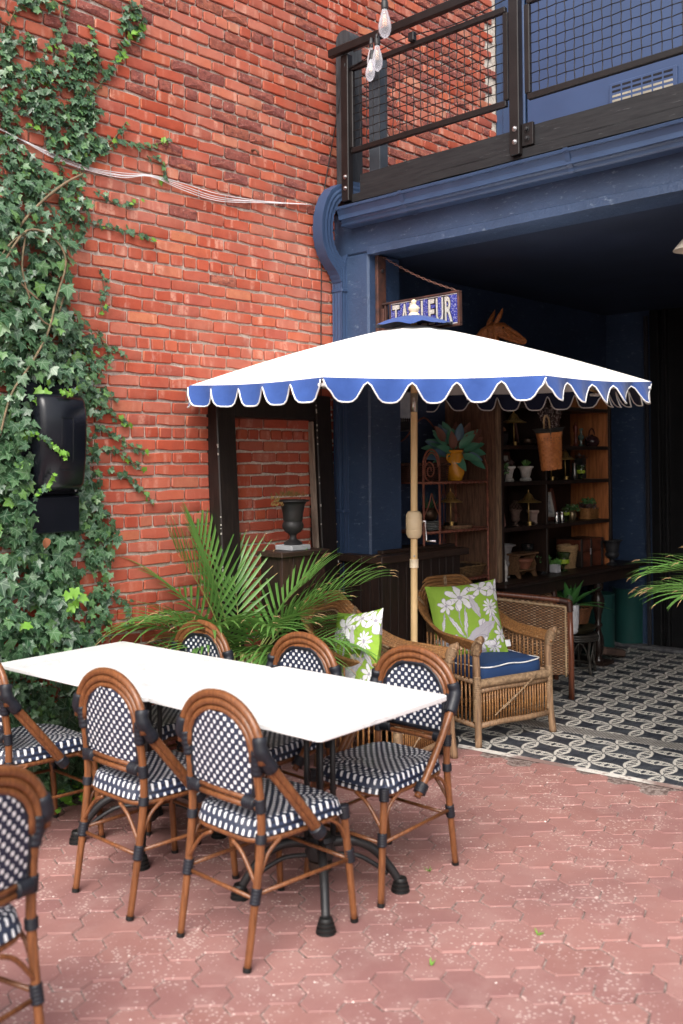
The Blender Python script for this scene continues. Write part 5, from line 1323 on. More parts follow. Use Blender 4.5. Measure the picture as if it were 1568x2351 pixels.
DKW=mat('dark_brown_willow',(.075,.032,.024),.6,c2=(.035,.016,.012),sc_=30,bump=.3,bs=120); MDW=mat('tan_willow',(.20,.115,.05),.6,c2=(.09,.05,.025),sc_=40,bump=.3,bs=120)
basket('long dark willow basket on the rack top left of the amber vase',X_at(965,1100,4.20,Z1),.40,.20,.12,DKW)
basket('shallow brown basket on the lowest rack shelf above the rattan chair',X_at(1050,1325,4.19,Z3),.36,.22,.075,MDW,flare=1.15,nz=7)
# brass lamps
def lamp(label,loc,h=.235,sw=.085,grp='brass mushroom table lamps'):
    t=thing('table_lamp',label,'lamp',loc,0,grp); DKB=mat('dark_bronze_base',(.05,.035,.02),.4,.8)
    obj('base',M().lathe([(.045,0),(.047,.004),(.045,.02),(.04,.022),(.014,.023)],24),DKB,t,smooth=40); obj('stem_foot',M().lathe([(.022,.0225),(.022,.028),(.006,.03)],16,c=(-.012,-.012,-.018)).lathe([(.018,0),(.018,.026),(.008,.028)],16,c=(-.022,-.022,0)),BRASS,t,smooth=40)
    obj('stem',M().tube([(0,0,.02),(0,0,h-.04)],.0045,8),BRASS,t,smooth=True)
    s=sw; m=M().lathe([(0,h),(.006,h-.001),(.012,h-.008),(s*.28,h-.020),(s*.42,h-.045),(s*.62,h-.058),(s*.98,h-.072),(s,h-.076),(s*.96,h-.074),(s*.5,h-.055),(s*.3,h-.04)],36)
    sh_=obj('lamp_shade',m,BRASS,t,smooth=50); obj('knob',M().lathe([(.004,h-.002),(.005,h+.006),(.003,h+.012),(.0035,h+.018),(0,h+.022)],10),BRASS,t,smooth=True)
    for i in range(16):
        a=2*PI*i/16; r0=s*.55; q=RZ(a)@T(r0,0,h-.0545)@RY(R(24))
        obj('vent_slot',M().box(-.002,.002,-.0016,.0016,-.006,.008).xf(q),BLK,sh_)
    obj('switch',M().tube([(-.03,-.022,.02),(-.032,-.024,.036)],.0015,5),BRASS,t); return t
lamp('brass mushroom lamp on a wood slice on the middle rack shelf',X_at(1035,1205,4.15,Z2+.0255))
ws=thing('wood_slice','bark edged slice of wood under the lamp on the middle rack shelf','board',X_at(1050,1212,4.16,Z2))
obj('slab',M().lathe([(.118,0),(.122,.012),(.12,.024),(0,.025)],30,sq=.8),wood('bark_slice',(.30,.17,.09),(.07,.04,.025),.8,axis=2,bump=.6,sc_=9),ws,smooth=30)
t=thing('plate_stack','stack of black bowls with thin white wavy rims on the middle rack shelf','plates',X_at(985,1213,4.17,Z2))
WL=mat('white_enamel_line',(.7,.75,.72),.5)
for i in range(6):
    z=.0105*i; p_=obj('bowl',M().lathe([(.06,z),(.078,z+.004),(.082,z+.010),(.07,z+.0095),(0,z+.003)],24),BLK,t,smooth=30)
    obj('rim_line',M().tube([(.0822*math.cos(2*PI*j/40),.0822*math.sin(2*PI*j/40),z+.0092+.0012*math.sin(j*1.4+i)) for j in range(40)],.0011,4,closed=True),WL,p_)
def grass_plant(name,label,loc,pot_prof,potm,n=45,h=.11,spread=.8,leafm=None,w=.006,zt=None,cat='plant',droop=.5):
    t=thing(name,label,cat,loc); obj('pot',M().lathe(pot_prof,24),potm,t,smooth=45); zt=zt if zt is not None else max(z for r,z in pot_prof)-.01; m=M()
    for i in range(n):
        a=random.uniform(0,2*PI); el=random.uniform(.25,1.0)*spread; d=Vector((math.cos(a)*math.sin(el),math.sin(a)*math.sin(el),math.cos(el))); p=Vector((.02*math.cos(a),.02*math.sin(a),zt)); L=h*random.uniform(.7,1.15); sdv=Vector((-math.sin(a),math.cos(a),0)); b0=len(m.v)
        for j in range(5):
            ww=w*.5*(1-j/4.4); m.v.append(tuple(p-sdv*ww)); m.v.append(tuple(p+sdv*ww)); p=p+d*L/4; d=(d+Vector((math.cos(a)*.1,math.sin(a)*.1,-droop*.18))).normalized()
        for j in range(4): q=b0+2*j; m.f.append((q,q+1,q+3,q+2))
    obj('foliage',m,leafm,t,smooth=True,kind='stuff'); return t
GRS=leafmat('dark_grass',(.04,.10,.045),(.06,.14,.06),.15); GRS2=leafmat('bright_succulent',(.09,.24,.05),(.13,.30,.08),.15); GRL=leafmat('small_green_leaf',(.05,.13,.04),(.09,.20,.07),.15)
BRZ=mat('dark_bronze_pot',(.085,.055,.035),.35,.7,c2=(.05,.03,.02))
grass_plant('potted_grass','wispy green grass in a bronze pot on the stack of striped bowls',(*X_at(985,1190,4.17,0)[:2],Z2+.066),[(.03,0),(.05,.01),(.062,.045),(.058,.07),(.05,.08),(.053,.088),(.045,.085),(0,.08)],BRZ,60,.15,.95,GRS,.0045)
ln=thing('wall_lantern','black iron wall lantern with fretwork and clear panes behind the umbrella pole','lantern',(5.10,4.30,1.86))
GLS=mat('dusty_glass',(.42,.47,.52),.15,c2=(.28,.33,.38),sc_=12,spec=.8)
for dx in (-1,1):
    for dy in (-1,1): obj('corner_bar',M().box(dx*.085-.006,dx*.085+.006,dy*.05-.006,dy*.05+.006,.0,.26),IRON,ln)
obj('base_tray',M().box(-.11,.11,-.07,.065,-.012,.0,b=.004),IRON,ln); obj('lower_panel',M().box(-.083,.083,-.053,-.047,.0,.05),IRON,ln)
for s in (-1,1): obj('scroll_foot',M().tube(spline([(s*.09,-.06,-.012),(s*.12,-.06,-.02),(s*.125,-.06,-.045),(s*.105,-.06,-.04)],5),.005,6),IRON,ln,smooth=True)
obj('front_pane',M().box(-.078,.078,-.0515,-.0485,.051,.25),GLS,ln); obj('side_pane',M().box(-.0865,-.0835,-.043,.043,.0,.25),GLS,ln); obj('side_pane',M().box(.0835,.0865,-.043,.043,.0,.25),GLS,ln)
for i in range(7): obj('fret',M().lathe([(.010,0),(.006,.008),(.009,.016),(0,.028)],8,c=(-.066+.022*i,-.054,.05)),IRON,ln,smooth=True)
obj('wall_bracket',M().box(-.02,.02,.05,.076,.08,.22,b=.003),IRON,ln)
obj('roof',M().lathe([(.13,.26),(.12,.268),(.05,.32),(.02,.33),(.02,.36),(0,.365)],4,a0=PI/4,sq=.7),IRON,ln,smooth=False)

# ---------------- cupboard ----------------
CUP=wood('near_black_cupboard_wood',(.028,.014,.010),(.010,.006,.005),.45,axis=2,bump=.3)
CUPR=wood('orange_brown_cupboard_side',(.42,.15,.05),(.18,.06,.022),.5,axis=2,bump=.3,sc_=3)
CUPL=wood('weathered_brown_board',(.19,.10,.062),(.07,.038,.026),.6,axis=2,worn=(.22,.14,.09),bump=.45)
cu=thing('display_cupboard','tall dark open cupboard full of pots, lamps and frames on the shop wall','cupboard',(6.6,4.18,0))
X0,X1,XM=5.83,7.41,6.475
def cb_(name,*a,mt=CUP,b=.004): return obj(name,M().box(*a,b=b),mt,cu,world=True)
cb_('left_side',X0-.03,X0,4.0,4.37,.78,2.30,mt=CUPL); cb_('edge_strip',X0-.032,X0+.012,3.982,3.999,.78,2.30,mt=wood('worn_edge_strip',(.26,.17,.10),(.10,.06,.04),.7,axis=2,bump=.5))
cb_('edge_strip',X0+.013,X0+.05,3.984,3.998,.78,2.30)
cb_('right_side',X1,X1+.03,4.0,4.37,.78,2.30,mt=CUPR); cb_('edge_strip',X1-.002,X1+.034,3.98,3.999,.78,2.30)
cb_('divider',XM-.013,XM+.013,4.0,4.34,.802,2.28)
for i_,(xa,xb) in enumerate(((X0+.001,X0+.4),(X0+.402,XM+.15),(XM+.152,XM+.55),(XM+.552,X1-.001))): cb_('back_board',xa,xb,4.345,4.368,.78,2.30)
for z in (1.16,1.49,1.755,2.06):
    cb_('shelf',X0+.002,XM-.014,4.004,4.344,z-.024,z); cb_('shelf',XM+.014,X1-.002,4.004,4.344,z-.024,z)
    cb_('shelf_edge',X0+.05,X1-.01,3.99,4.003,z-.028,z+.001,b=.002)
cb_('cornice',X0-.05,X1+.05,3.96,4.37,2.301,2.345,b=.01)
# table the cupboard stands on
tb=thing('side_table','long black table with turned legs under the display cupboard','table',(6.8,4.1,0))
def tb_(name,*a,mt=CUP,b=.004): return obj(name,M().box(*a,b=b),mt,tb,world=True)
tb_('top',5.74,7.86,3.885,4.372,.748,.778,b=.008); tb_('apron',5.80,7.80,3.93,3.95,.66,.747); tb_('apron',5.80,5.82,3.952,4.36,.66,.747)
TURN=[(.045,0),(.048,.03),(.03,.05),(.026,.07),(.040,.10),(.046,.16),(.040,.22),(.025,.26),(.022,.29),(.034,.305),(.034,.32),(.022,.335),(.030,.40),(.050,.47),(.052,.52),(.036,.56),(.024,.58),(.040,.60),(.045,.62),(.045,.66)]
for x,yy_ in ((5.86,3.99),(7.20,3.99),(7.70,4.32)): obj('turned_leg',M().lathe([(r_*(1 if yy_<4.1 else .8),z_) for r_,z_ in TURN],20),mat('polished_black_wood',(.02,.012,.010),.25),tb,smooth=50,loc=(x-6.8,yy_-4.1,.0))
for x in (7.20,): tb_('foot_plinth',x-.09,x+.09,3.9,4.2,.0,.03)
tb_('stretcher',5.88,7.72,4.2,4.23,.08,.12)
SA,SB,SC_,SD_=1.7562,1.4912,1.1612,.7792
def pl(px,Y,z): 
    l=(px-CX)/F_; d=FW+RT2*l; return (Y*d.x/d.y,Y,z)
STONE=mat('pale_stone_pot',(.60,.57,.54),.85,c2=(.36,.34,.32),sc_=20,bump=.6,bs=70)
POTP=[(.038,0),(.042,.008),(.036,.018),(.026,.024),(.030,.032),(.040,.075),(.046,.085),(.052,.088),(.053,.098),(.046,.10),(.04,.09),(0,.085)]
PT='cream stone pots on the second shelf'
def scaled(p,s): return [(r*s,z*s) for r,z in p]
DPL=leafmat('purple_succulent',(.06,.035,.035),(.10,.06,.05),.05)
def tufts(par,z,n,r,s,mt,name='foliage',flat=.5):
    m=M()
    for i in range(n):
        a=random.uniform(0,2*PI); rr=r*math.sqrt(random.random()); c=Vector((rr*math.cos(a),rr*math.sin(a),z+random.uniform(0,r*flat))); d=Vector((random.uniform(-1,1),random.uniform(-1,1),random.uniform(-.1,1.2))).normalized()*s*random.uniform(.6,1.2); w=d.cross(Vector((random.random(),random.random(),random.random()))).normalized()*s*.28
        m.quad(c,c+d*.5+w,c+d,c+d*.5-w)
    return obj(name,m,mt,par,smooth=False,kind='stuff')
t=lathe_thing('stone_pot','cream stone pot of purple succulents on the second cupboard shelf','pot',pl(1165,4.08,SB),scaled(POTP,1.12),STONE,'pot',group=PT); tufts(t,.10,120,.045,.025,DPL,flat=.9)
t=lathe_thing('stone_pot','cream stone pot with a bright spiky succulent on the second cupboard shelf','pot',pl(1206,4.08,SB),scaled(POTP,1.12),STONE,'pot',group=PT)
m=M()
for i in range(40):
    a=random.uniform(0,2*PI); el=random.uniform(0,.9); d=Vector((math.cos(a)*math.sin(el),math.sin(a)*math.sin(el),math.cos(el))); m.tube([Vector((0,0,.10))+d*.01,Vector((0,0,.10))+d*.06],[.003,.0008],4)
obj('spikes',m,GRS2,t,kind='stuff')
TWG=mat('brown_twigs',(.17,.09,.055),.7,c2=(.09,.045,.03),sc_=30)
t=thing('twig_ball','ball of wound brown twigs beside the stone pots','decoration',pl(1233,4.12,SB+.047))
m=M()
for i in range(26):
    ax=RZ(random.uniform(-.25,.25))@RX(random.uniform(-.3,.3)); k_=random.uniform(-.9,.9); rr=.05*math.sqrt(1-k_*k_*.8); m.tube([tuple(ax@Vector((rr*math.cos(a)*1.1,rr*math.sin(a),k_*.036))) for a in [2*PI*j/20 for j in range(20)]],.0022,4,closed=True)
obj('twigs',m,TWG,t,smooth=True,kind='stuff')
lamp('brass lamp on the top visible cupboard shelf in front of the framed drawing',pl(1180,4.09,SA),.245,.095)
lamp('brass lamp half behind the hanging basket on the second cupboard shelf',pl(1265,4.10,SB),.235,.08)
lamp('brass lamp right of the hanging basket on the second cupboard shelf',pl(1297,4.10,SB),.235,.08)
lamp('brass lamp in front of the framed picture on the third cupboard shelf',pl(1212,4.07,SC_),.245,.095)
FRW=wood('red_brown_frame',(.13,.04,.025),(.06,.02,.014),.4,axis=2,bump=.1)
def picture(label,loc,w,h,rx,rz,kind='draw',fw=.03):
    t=thing('picture_frame',label,'picture',loc); t.rotation_euler=(rx,0,rz); t['group']='framed pictures in the display cupboard'
    for a in ((-w/2,-w/2+fw,0,h),(w/2-fw,w/2,0,h)): obj('frame_side',M().box(a[0],a[1],-.01,.01,a[2],a[3],b=.003),FRW,t)
    for z in (0,h-fw): obj('frame_rail',M().box(-w/2+fw,w/2-fw,-.009,.009,z,z+fw,b=.003),FRW,t)
    obj('mat_board',M().box(-w/2+fw,w/2-fw,-.003,.003,fw,h-fw),mat('cream_mat_board',(.50,.48,.43),.8),t)
    k=N('faded_ink_drawing'); p_=k.objc(); n_=k.noise(k.mapv(p_,(1,1,1)),22,6,.75); 
    if 'ink' not in MC:
        k.col(k.ramp(n_,[(.32,(.07,.075,.08)),(.45,(.25,.26,.27)),(.58,(.42,.42,.42))])); k.set(rough=.8); MC['ink']=k.m
    obj('print',M().box(-w/2+fw*1.9,w/2-fw*1.9,-.0055,-.0032,fw*1.9,h-fw*1.9),MC['ink'],t); return t
picture('framed grey drawing behind the lamp on the top visible cupboard shelf',(pl(1205,4.24,0)[0],4.24,SA+.004),.20,.25,R(-9),0)
picture('pale framed picture behind the stone pots on the second cupboard shelf',(pl(1155,4.26,0)[0]+.02,4.26,SB+.004),.22,.22,R(-9),0)
picture('framed picture tilted back behind the lamp on the third cupboard shelf',(pl(1250,4.2,0)[0],4.20,SC_+.004),.30,.26,R(-14),R(-12))
picture('dark wooden frame leaning at the left end of the third cupboard shelf',(pl(1148,4.10,0)[0]+.03,4.12,SC_+.004),.20,.25,R(-8),R(52))
t=thing('dark_planter','dark square planter with a brown woven ball on the top visible shelf','planter',pl(1149,4.10,SA))
obj('box',M().lathe([(.045,0),(.06,.085),(.055,.085),(.05,.06),(0,.06)],4,a0=PI/4),mat('charcoal_planter',(.03,.03,.032),.7),t,smooth=False)
m=M()
for i in range(16): a=PI*i/16; m.tube([(.04*math.cos(b_)*math.cos(a),.04*math.cos(b_)*math.sin(a),.105+.036*math.sin(b_)) for b_ in [PI*j/10 for j in range(11)]],.0028,4)
obj('woven_ball',m,mat('orange_brown_weave',(.30,.15,.08),.6),t,smooth=True,kind='stuff')
lathe_thing('bronze_bowl','squat round bronze bowl beside the lamp on the top visible shelf','bowl',pl(1213,4.08,SA),[(.035,0),(.055,.012),(.062,.03),(.055,.048),(.042,.052),(.038,.048),(0,.02)],BRZ)
lathe_thing('pepper_mill','tall turned red brown pepper mill on the top right shelf','mill',pl(1322,4.12,SA),[(.022,0),(.024,.01),(.014,.02),(.018,.04),(.012,.06),(.017,.08),(.011,.11),(.020,.125),(.018,.135),(.022,.15),(.018,.17),(.008,.178),(.010,.19),(0,.2)],mat('glossy_mahogany',(.12,.025,.015),.25))
lathe_thing('glass_candlestick','greenish glass candlestick between the pepper mill and the teapot','candlestick',pl(1334,4.14,SA),[(.04,0),(.038,.006),(.012,.02),(.010,.05),(.024,.065),(.026,.085),(.012,.10),(.010,.13),(.022,.15),(.02,.15),(0,.14)],mat('grey_green_glass',(.08,.12,.10),.1,spec=.9))
t=lathe_thing('teapot','dark brown glazed teapot with a hoop handle on the top right shelf','teapot',pl(1359,4.12,SA),[(.04,0),(.058,.02),(.064,.045),(.052,.075),(.03,.088),(.012,.094),(.012,.10),(0,.103)],mat('dark_plum_glaze',(.05,.022,.025),.15))
obj('handle',M().tube([(.05*math.cos(PI*j/12),0,.075+.075*math.sin(PI*j/12)) for j in range(13)],.006,8),mat('dark_plum_glaze',(0,0,0)),t,smooth=True); obj('spout',M().tube([(-.055,0,.04),(-.085,0,.06),(-.098,0,.08)],[.014,.009,.006],8),mat('dark_plum_glaze',(0,0,0)),t,smooth=True)
def goblet(label,loc,s=1.0):
    t=thing('green_goblet',label,'candle holder',loc,0,'green glass goblets holding candles'); GG=mat('green_glass',(.03,.05,.015),.08,c2=(.02,.035,.01),spec=1)
    obj('glass',M().lathe(scaled([(.035,0),(.033,.004),(.007,.012),(.007,.032),(.012,.038),(.034,.05),(.037,.075),(.036,.092)],s),24),GG,t,smooth=50)
    obj('candle',M().lathe(scaled([(.0385,.052),(.0395,.080),(0,.081)],s),24),mat('lime_wax',(.30,.42,.03),.4),t,smooth=40)
    obj('rim',M().lathe(scaled([(.036,.092),(.047,.118),(.049,.125),(.045,.12),(.034,.092)],s),24),GG,t,smooth=50); return t
goblet('green goblet candle on the second shelf right of the hanging basket',pl(1333,4.10,SB),.9)
goblet('largest green goblet candle beside the rope basket on the counter',pl(1291,4.05,SD_),1.15)
goblet('green goblet candle in front of the small plants on the third shelf',pl(1297,4.12,SC_),.85)
lathe_thing('silver_vase','slim tarnished silver vase on the second shelf left of the green goblet','vase',pl(1318,4.14,SB),[(.02,0),(.025,.01),(.022,.05),(.014,.10),(.018,.13),(.016,.13),(0,.12)],mat('tarnished_silver',(.20,.19,.18),.3,.9))
t=thing('dark_planter','dark planter of pine cones above the green goblet on the second shelf','planter',pl(1337,4.24,SB)); obj('box',M().box(-.07,.07,-.04,.04,0,.17,b=.004),mat('charcoal_planter',(0,0,0)),t); tufts(t,.16,110,.06,.028,DPL)
t=lathe_thing('small_potted_plant','trailing green plant in a dark pot at the left of the second shelf','plant',pl(1149,4.07,SB),[(.03,0),(.045,.08),(.04,.08),(0,.07)],mat('charcoal_planter',(0,0,0)),'pot'); tufts(t,.05,150,.06,.026,GRL,flat=1.3)
# third shelf
t=urn('small brown urn topped with a pine cone on the third cupboard shelf',pl(1182,4.09,SC_),.42,mat('dusty_brown_stone',(.12,.075,.06),.8,c2=(.07,.045,.035)))
m=M()
for j in range(9):
    z=.118+.008*j; r_=.036*(1-(j/9)**1.6)+.004
    for i in range(10): a=2*PI*i/10+j*.5; c=Vector((r_*math.cos(a),r_*math.sin(a),z)); o_=Vector((math.cos(a),math.sin(a),.35))*.011; s_=Vector((-math.sin(a),math.cos(a),0))*.007; m.quad(c-s_,c+s_,c+s_+o_,c-s_+o_)
obj('pine_cone',m,mat('pine_cone_brown',(.10,.055,.04),.7,c2=(.2,.13,.1)),t,smooth=False,kind='stuff')
lathe_thing('clay_pot','pale clay pot behind the lamp on the third cupboard shelf','pot',pl(1224,4.12,SC_),scaled([(.032,0),(.036,.004),(.03,.012),(.034,.06),(.042,.072),(.046,.074),(.046,.088),(.04,.088),(0,.075)],1.2),mat('pinkish_clay',(.30,.22,.19),.85,c2=(.2,.14,.12)))
SHK=[(.018,0),(.019,.004),(.013,.045),(.012,.058),(.014,.062),(.012,.072),(.006,.078),(0,.079)]; SLV=mat('shiny_silver',(.62,.62,.62),.18,1)
lathe_thing('silver_shaker','left one of the two silver shakers on the third shelf','shaker',pl(1276,4.05,SC_),scaled(SHK,1.15),SLV,group='silver shakers'); lathe_thing('silver_shaker','right one of the two silver shakers on the third shelf','shaker',pl(1288,4.06,SC_),scaled(SHK,1.15),SLV,group='silver shakers')
t=lathe_thing('small_potted_plant','bushy little plant in a gold vase left of the wicker planter','plant',pl(1311,4.13,SC_),[(.025,0),(.034,.02),(.036,.05),(.028,.07),(.024,.07),(0,.06)],mat('gold_vase',(.30,.22,.13),.3,.7),'pot'); tufts(t,.075,170,.055,.02,GRL,flat=.8)
bk_=basket('tan wicker planter basket at the right of the third cupboard shelf',pl(1349,4.12,SC_),.17,.10,.085,mat('honey_wicker',(.42,.20,.07),.55,c2=(.26,.11,.035),sc_=50),nz=12,flare=1.06)
t=thing('basket_plants','dark berries and dull green leaves filling the wicker planter','plant',(*pl(1349,4.12,0)[:2],SC_+.075)); tufts(t,0,170,.07,.026,DPL,'dark_berries',.6); tufts(t,.03,120,.05,.03,GRL,'green_leaves',1.1)
# counter level
t=thing('white_jar','white crackled ceramic figure jar at the left end of the counter','jar',pl(1152,4.03,SD_)); obj('body',M().lathe([(.03,0),(.034,.005),(.026,.02),(.036,.06),(.034,.10),(.018,.13),(.022,.145),(.01,.16),(0,.16)],20),STONE,t,smooth=45)
urn('pale stone urn behind the white jar at the left end of the counter',pl(1150,4.18,SD_),.85,mat('grey_stone',(.28,.27,.27),.85,c2=(.18,.17,.17),bump=.4))
OAK=wood('old_oak',(.15,.08,.04),(.07,.035,.018),.55,axis=0,bump=.35)
t=thing('wooden_footstool','small carved wooden footstool with a lower shelf on the counter','stool',pl(1193,4.09,SD_))
obj('top',M().box(-.14,.14,-.07,.07,.165,.18,b=.004),OAK,t); obj('lower_shelf',M().box(-.105,.105,-.06,.06,.05,.062),OAK,t)
for s in (-1,1):
    P=[(-.07,0),(-.045,0),(-.025,.025),(.025,.025),(.045,0),(.07,0),(.05,.05),(.062,.09),(.045,.13),(.062,.164),(-.062,.164),(-.045,.13),(-.062,.09),(-.05,.05)]; m=M(); n=len(P)
    for dx in (0,.016):
        for y,z in P: m.v.append((s*.115+dx*(-s),y,z))
    m.f=[tuple(range(n)),tuple(reversed(range(n,2*n)))]+[(i,(i+1)%n,n+(i+1)%n,n+i) for i in range(n)]; obj('leg_panel',m,OAK,t,smooth=False)
TC=mat('terracotta',(.22,.08,.045),.7,c2=(.14,.05,.03))
q=pl(1199,4.07,SD_+.0625); lathe_thing('terracotta_bowl','wide terracotta bowl on the lower shelf of the wooden footstool','bowl',q,[(.04,0),(.062,.05),(.07,.055),(.072,.072),(.064,.072),(.05,.03),(0,.02)],TC)
t=lathe_thing('black_pot','round black lidded pot standing on the wooden footstool','pot',pl(1209,4.10,SD_+.1805),[(.03,0),(.045,.02),(.045,.045),(.05,.048),(.05,.055),(.03,.06),(0,.062)],mat('glossy_black_glaze',(.012,.012,.012),.12))
SV2=mat('mercury_glass',(.35,.36,.38),.2,.8,c2=(.05,.05,.06),sc_=40)
t=lathe_thing('small_potted_plant','green sprig in a mottled silver vase left of the cupboard divider','plant',pl(1245,4.06,SD_),[(.022,0),(.024,.006),(.012,.016),(.026,.03),(.032,.055),(.028,.085),(.024,.085),(0,.07)],SV2,'pot'); tufts(t,.085,130,.05,.028,GRL,flat=.9)
t=thing('small_potted_plant','small green plant in a white square pot right of the cupboard divider','plant',pl(1271,4.05,SD_)); obj('pot',M().box(-.032,.032,-.032,.032,0,.065,b=.003),mat('grey_white_pot',(.50,.50,.53),.5),t); tufts(t,.065,90,.035,.035,GRS2,flat=.4)
ROPE=mat('straw_rope',(.40,.26,.13),.7,c2=(.26,.15,.07),sc_=50,bump=.4,bs=150)
t=thing('rope_basket','tall straw rope basket with a thick rolled rim on the counter','basket',pl(1300,4.14,SD_))
m=M()
for i in range(9): z=.008+.0165*i; m.tube([((.068+.002*i)*math.cos(a),(.05+.002*i)*math.sin(a),z) for a in [2*PI*j/24 for j in range(24)]],.0095,6,closed=True)
obj('coils',m,ROPE,t,smooth=True,kind='stuff')
for z in (.158,.176): obj('rolled_rim',M().tube([(.098*math.cos(a),.068*math.sin(a),z) for a in [2*PI*j/30 for j in range(30)]],.0115,8,closed=True),ROPE,t,smooth=True)
TRK=mat('red_brown_leather',(.13,.035,.018),.4,c2=(.045,.016,.010),sc_=9,bump=.3,bs=40)
t=thing('travel_trunk','antique red brown leather trunk on the counter by the black urn','trunk',(pl(1352,4.10,0)[0],4.17,SD_))
t.rotation_euler=(0,0,R(-4))
obj('body',M().box(-.20,.20,-.12,.12,0,.125,b=.006),TRK,t); obj('lid',M().box(-.204,.204,-.124,.124,.1265,.225,b=.008),TRK,t)
for x in (-.19,-.06,.10,.185): obj('strap',M().box(x-.012,x+.012,-.1275,.12,.0,.2285,b=.002),mat('black_strap',(.02,.014,.012),.5),t)
obj('latch',M().box(-.085,-.065,-.1315,-.1276,.10,.15,b=.002),BOLT,t); obj('latch',M().box(.07,.09,-.1315,-.1276,.14,.20,b=.002),IRON,t)
urn('black fluted urn at the right end of the black side table',(pl(1402,3.98,0)[0],3.98,SD_),.74,mat('matt_black_iron',(.015,.016,.019),.5,.2,c2=(.025,.026,.03)),flute=1,h=.98)
# hanging split-wood basket
hb=thing('hanging_basket','orange split wood basket hanging before the cupboard and holding twigs','basket',(pl(1266,3.86,0)[0],3.86,1.575))
hb.rotation_euler=(0,R(-5),R(-10))
SPL=mat('orange_ash_splint',(.68,.26,.085),.4,c2=(.48,.16,.05),sc_=20); 
def hbw(z): return .085+.022*(z/.27),.062+.016*(z/.27)
for j in range(15):
    z=.012+.0165*j; a_,b_=hbw(z); m=M(); n=48
    for i in range(n):
        an=2*PI*i/n; w=.0028*(1 if (i//2+j)%2 else -1)
        for dz in (-.0068,.0068): m.v.append(((a_+w)*math.cos(an),(b_+w)*math.sin(an),z+dz))
    for i in range(n): q=2*i; q2=2*((i+1)%n); m.f.append((q,q2,q2+1,q+1))
    obj('splint_hoop',m,SPL,hb,smooth=True)
for i in range(24):
    an=2*PI*(i+.25)/24; m=M()
    for j in range(16):
        z=.27*j/15; a_,b_=hbw(z); w=.0024*(-1 if (i+j)%2 else 1); c_=Vector(((a_+w)*math.cos(an),(b_+w)*math.sin(an),z)); s_=Vector((-math.sin(an)*a_,math.cos(an)*b_,0)).normalized()*.0075
        m.v+= [tuple(c_-s_),tuple(c_+s_)]
    for j in range(15): q=2*j; m.f.append((q,q+1,q+3,q+2))
    obj('splint_stave',m,SPL,hb,smooth=True)
m=M(); n=40
for z,k_ in ((.245,1.03),(.275,1.045)):
    for i in range(n): an=2*PI*i/n; a_,b_=hbw(z); m.v.append((a_*k_*math.cos(an),b_*k_*math.sin(an),z))
m.f=[(i,(i+1)%n,n+(i+1)%n,n+i) for i in range(n)]; obj('rim_band',m,SPL,hb,smooth=True)
obj('bottom',M().lathe([(.085,.004),(0,.005)],20,sq=.73),SPL,hb)
GAL=mat('dark_zinc',(.10,.10,.095),.4,.6); obj('zinc_liner',M().lathe([(.09,.20),(.125,.30),(.14,.305),(.14,.308),(.12,.303),(.08,.22),(0,.22)],4,a0=PI/4+.2,sq=.75),GAL,hb,smooth=False)
for s in (-1,1): obj('rope_handle',M().tube(spline([(s*.03-.02,0,.27),(s*.028-.02,0,.36),(s*.012-.02,0,.395),(-.02,0,.40)],5),.007,8),ROPE,hb,smooth=True)
obj('hook_wire',M().tube([(-.02,0,.40),(-.02,.02,.52),(-.02,.09,.62)],.0025,6),IRON,hb)
tw=thing('pussy_willow_twigs','dark budded willow twigs standing in the hanging basket','twigs',(hb.location.x,hb.location.y,1.80)); TB=mat('purple_brown_twig',(.07,.025,.02),.6); BUD=mat('silver_bud',(.35,.28,.25),.7)
bm_=M()
for i in range(22):
    a=random.uniform(0,2*PI); sp_=random.uniform(.1,.5); d=Vector((math.cos(a)*sp_,math.sin(a)*sp_*.6,1)).normalized(); p=Vector((.03*math.cos(a),.02*math.sin(a),0)); P=[p]
    L=random.uniform(.20,.36)*(1.5 if i==3 else 1)
    for j in range(8):
        p=p+d*L/8; d=(d+Vector((random.uniform(-.08,.08),random.uniform(-.08,.08),.02))).normalized(); P.append(p)
        if j>1:
            for _ in range(2): q=p+Vector((random.uniform(-.008,.008),random.uniform(-.008,.008),random.uniform(-.012,.012))); bm_.lathe([(0,-.005),(.003,0),(0,.005)],5,c=q)
    obj('twig',M().tube(P,[.0025*(1-.6*j/8) for j in range(9)],5),TB,tw,smooth=True)
obj('buds',bm_,BUD,tw,kind='stuff')
# shapes hung between valance and rack: wide wooden board at the cupboard's left
obj('plank_behind_rack',M().box(5.70,5.795,4.335,4.372,.2,2.28,b=.003),CUPL,cu,world=True)
# ---------------- floor things on the right ----------------
BINM=mat('dark_green_bin',(.014,.070,.064),.5,c2=(.012,.058,.054),sc_=3)
BP=[(.125,0),(.132,.01),(.132,.025),(.134,.03),(.142,.50),(.145,.503),(.145,.512),(.135,.512),(.13,.46),(0,.2)]
for (px,Y,lb) in ((1440,4.19,'dark green cylindrical bin nearest the black double door'),(1368,4.21,'dark green cylindrical bin in shade behind the turned table leg')):
    lathe_thing('waste_bin',lb,'bin',pl(px,Y,0),BP,BINM,'drum',40,'dark green waste bins')
st=thing('plant_stool','round black rattan stool carrying the tray and white pot','stool',(6.80,3.98,0))
DKR=mat('black_rattan',(.022,.020,.018),.4,c2=(.04,.034,.028),sc_=20,bump=.3)
for z,r_ in ((.30,.175),(.283,.182),(.266,.180),(.06,.15)): obj('hoop',M().tube([(r_*math.cos(2*PI*j/36),r_*math.sin(2*PI*j/36),z) for j in range(36)],.0095,8,closed=True),DKR,st,smooth=True)
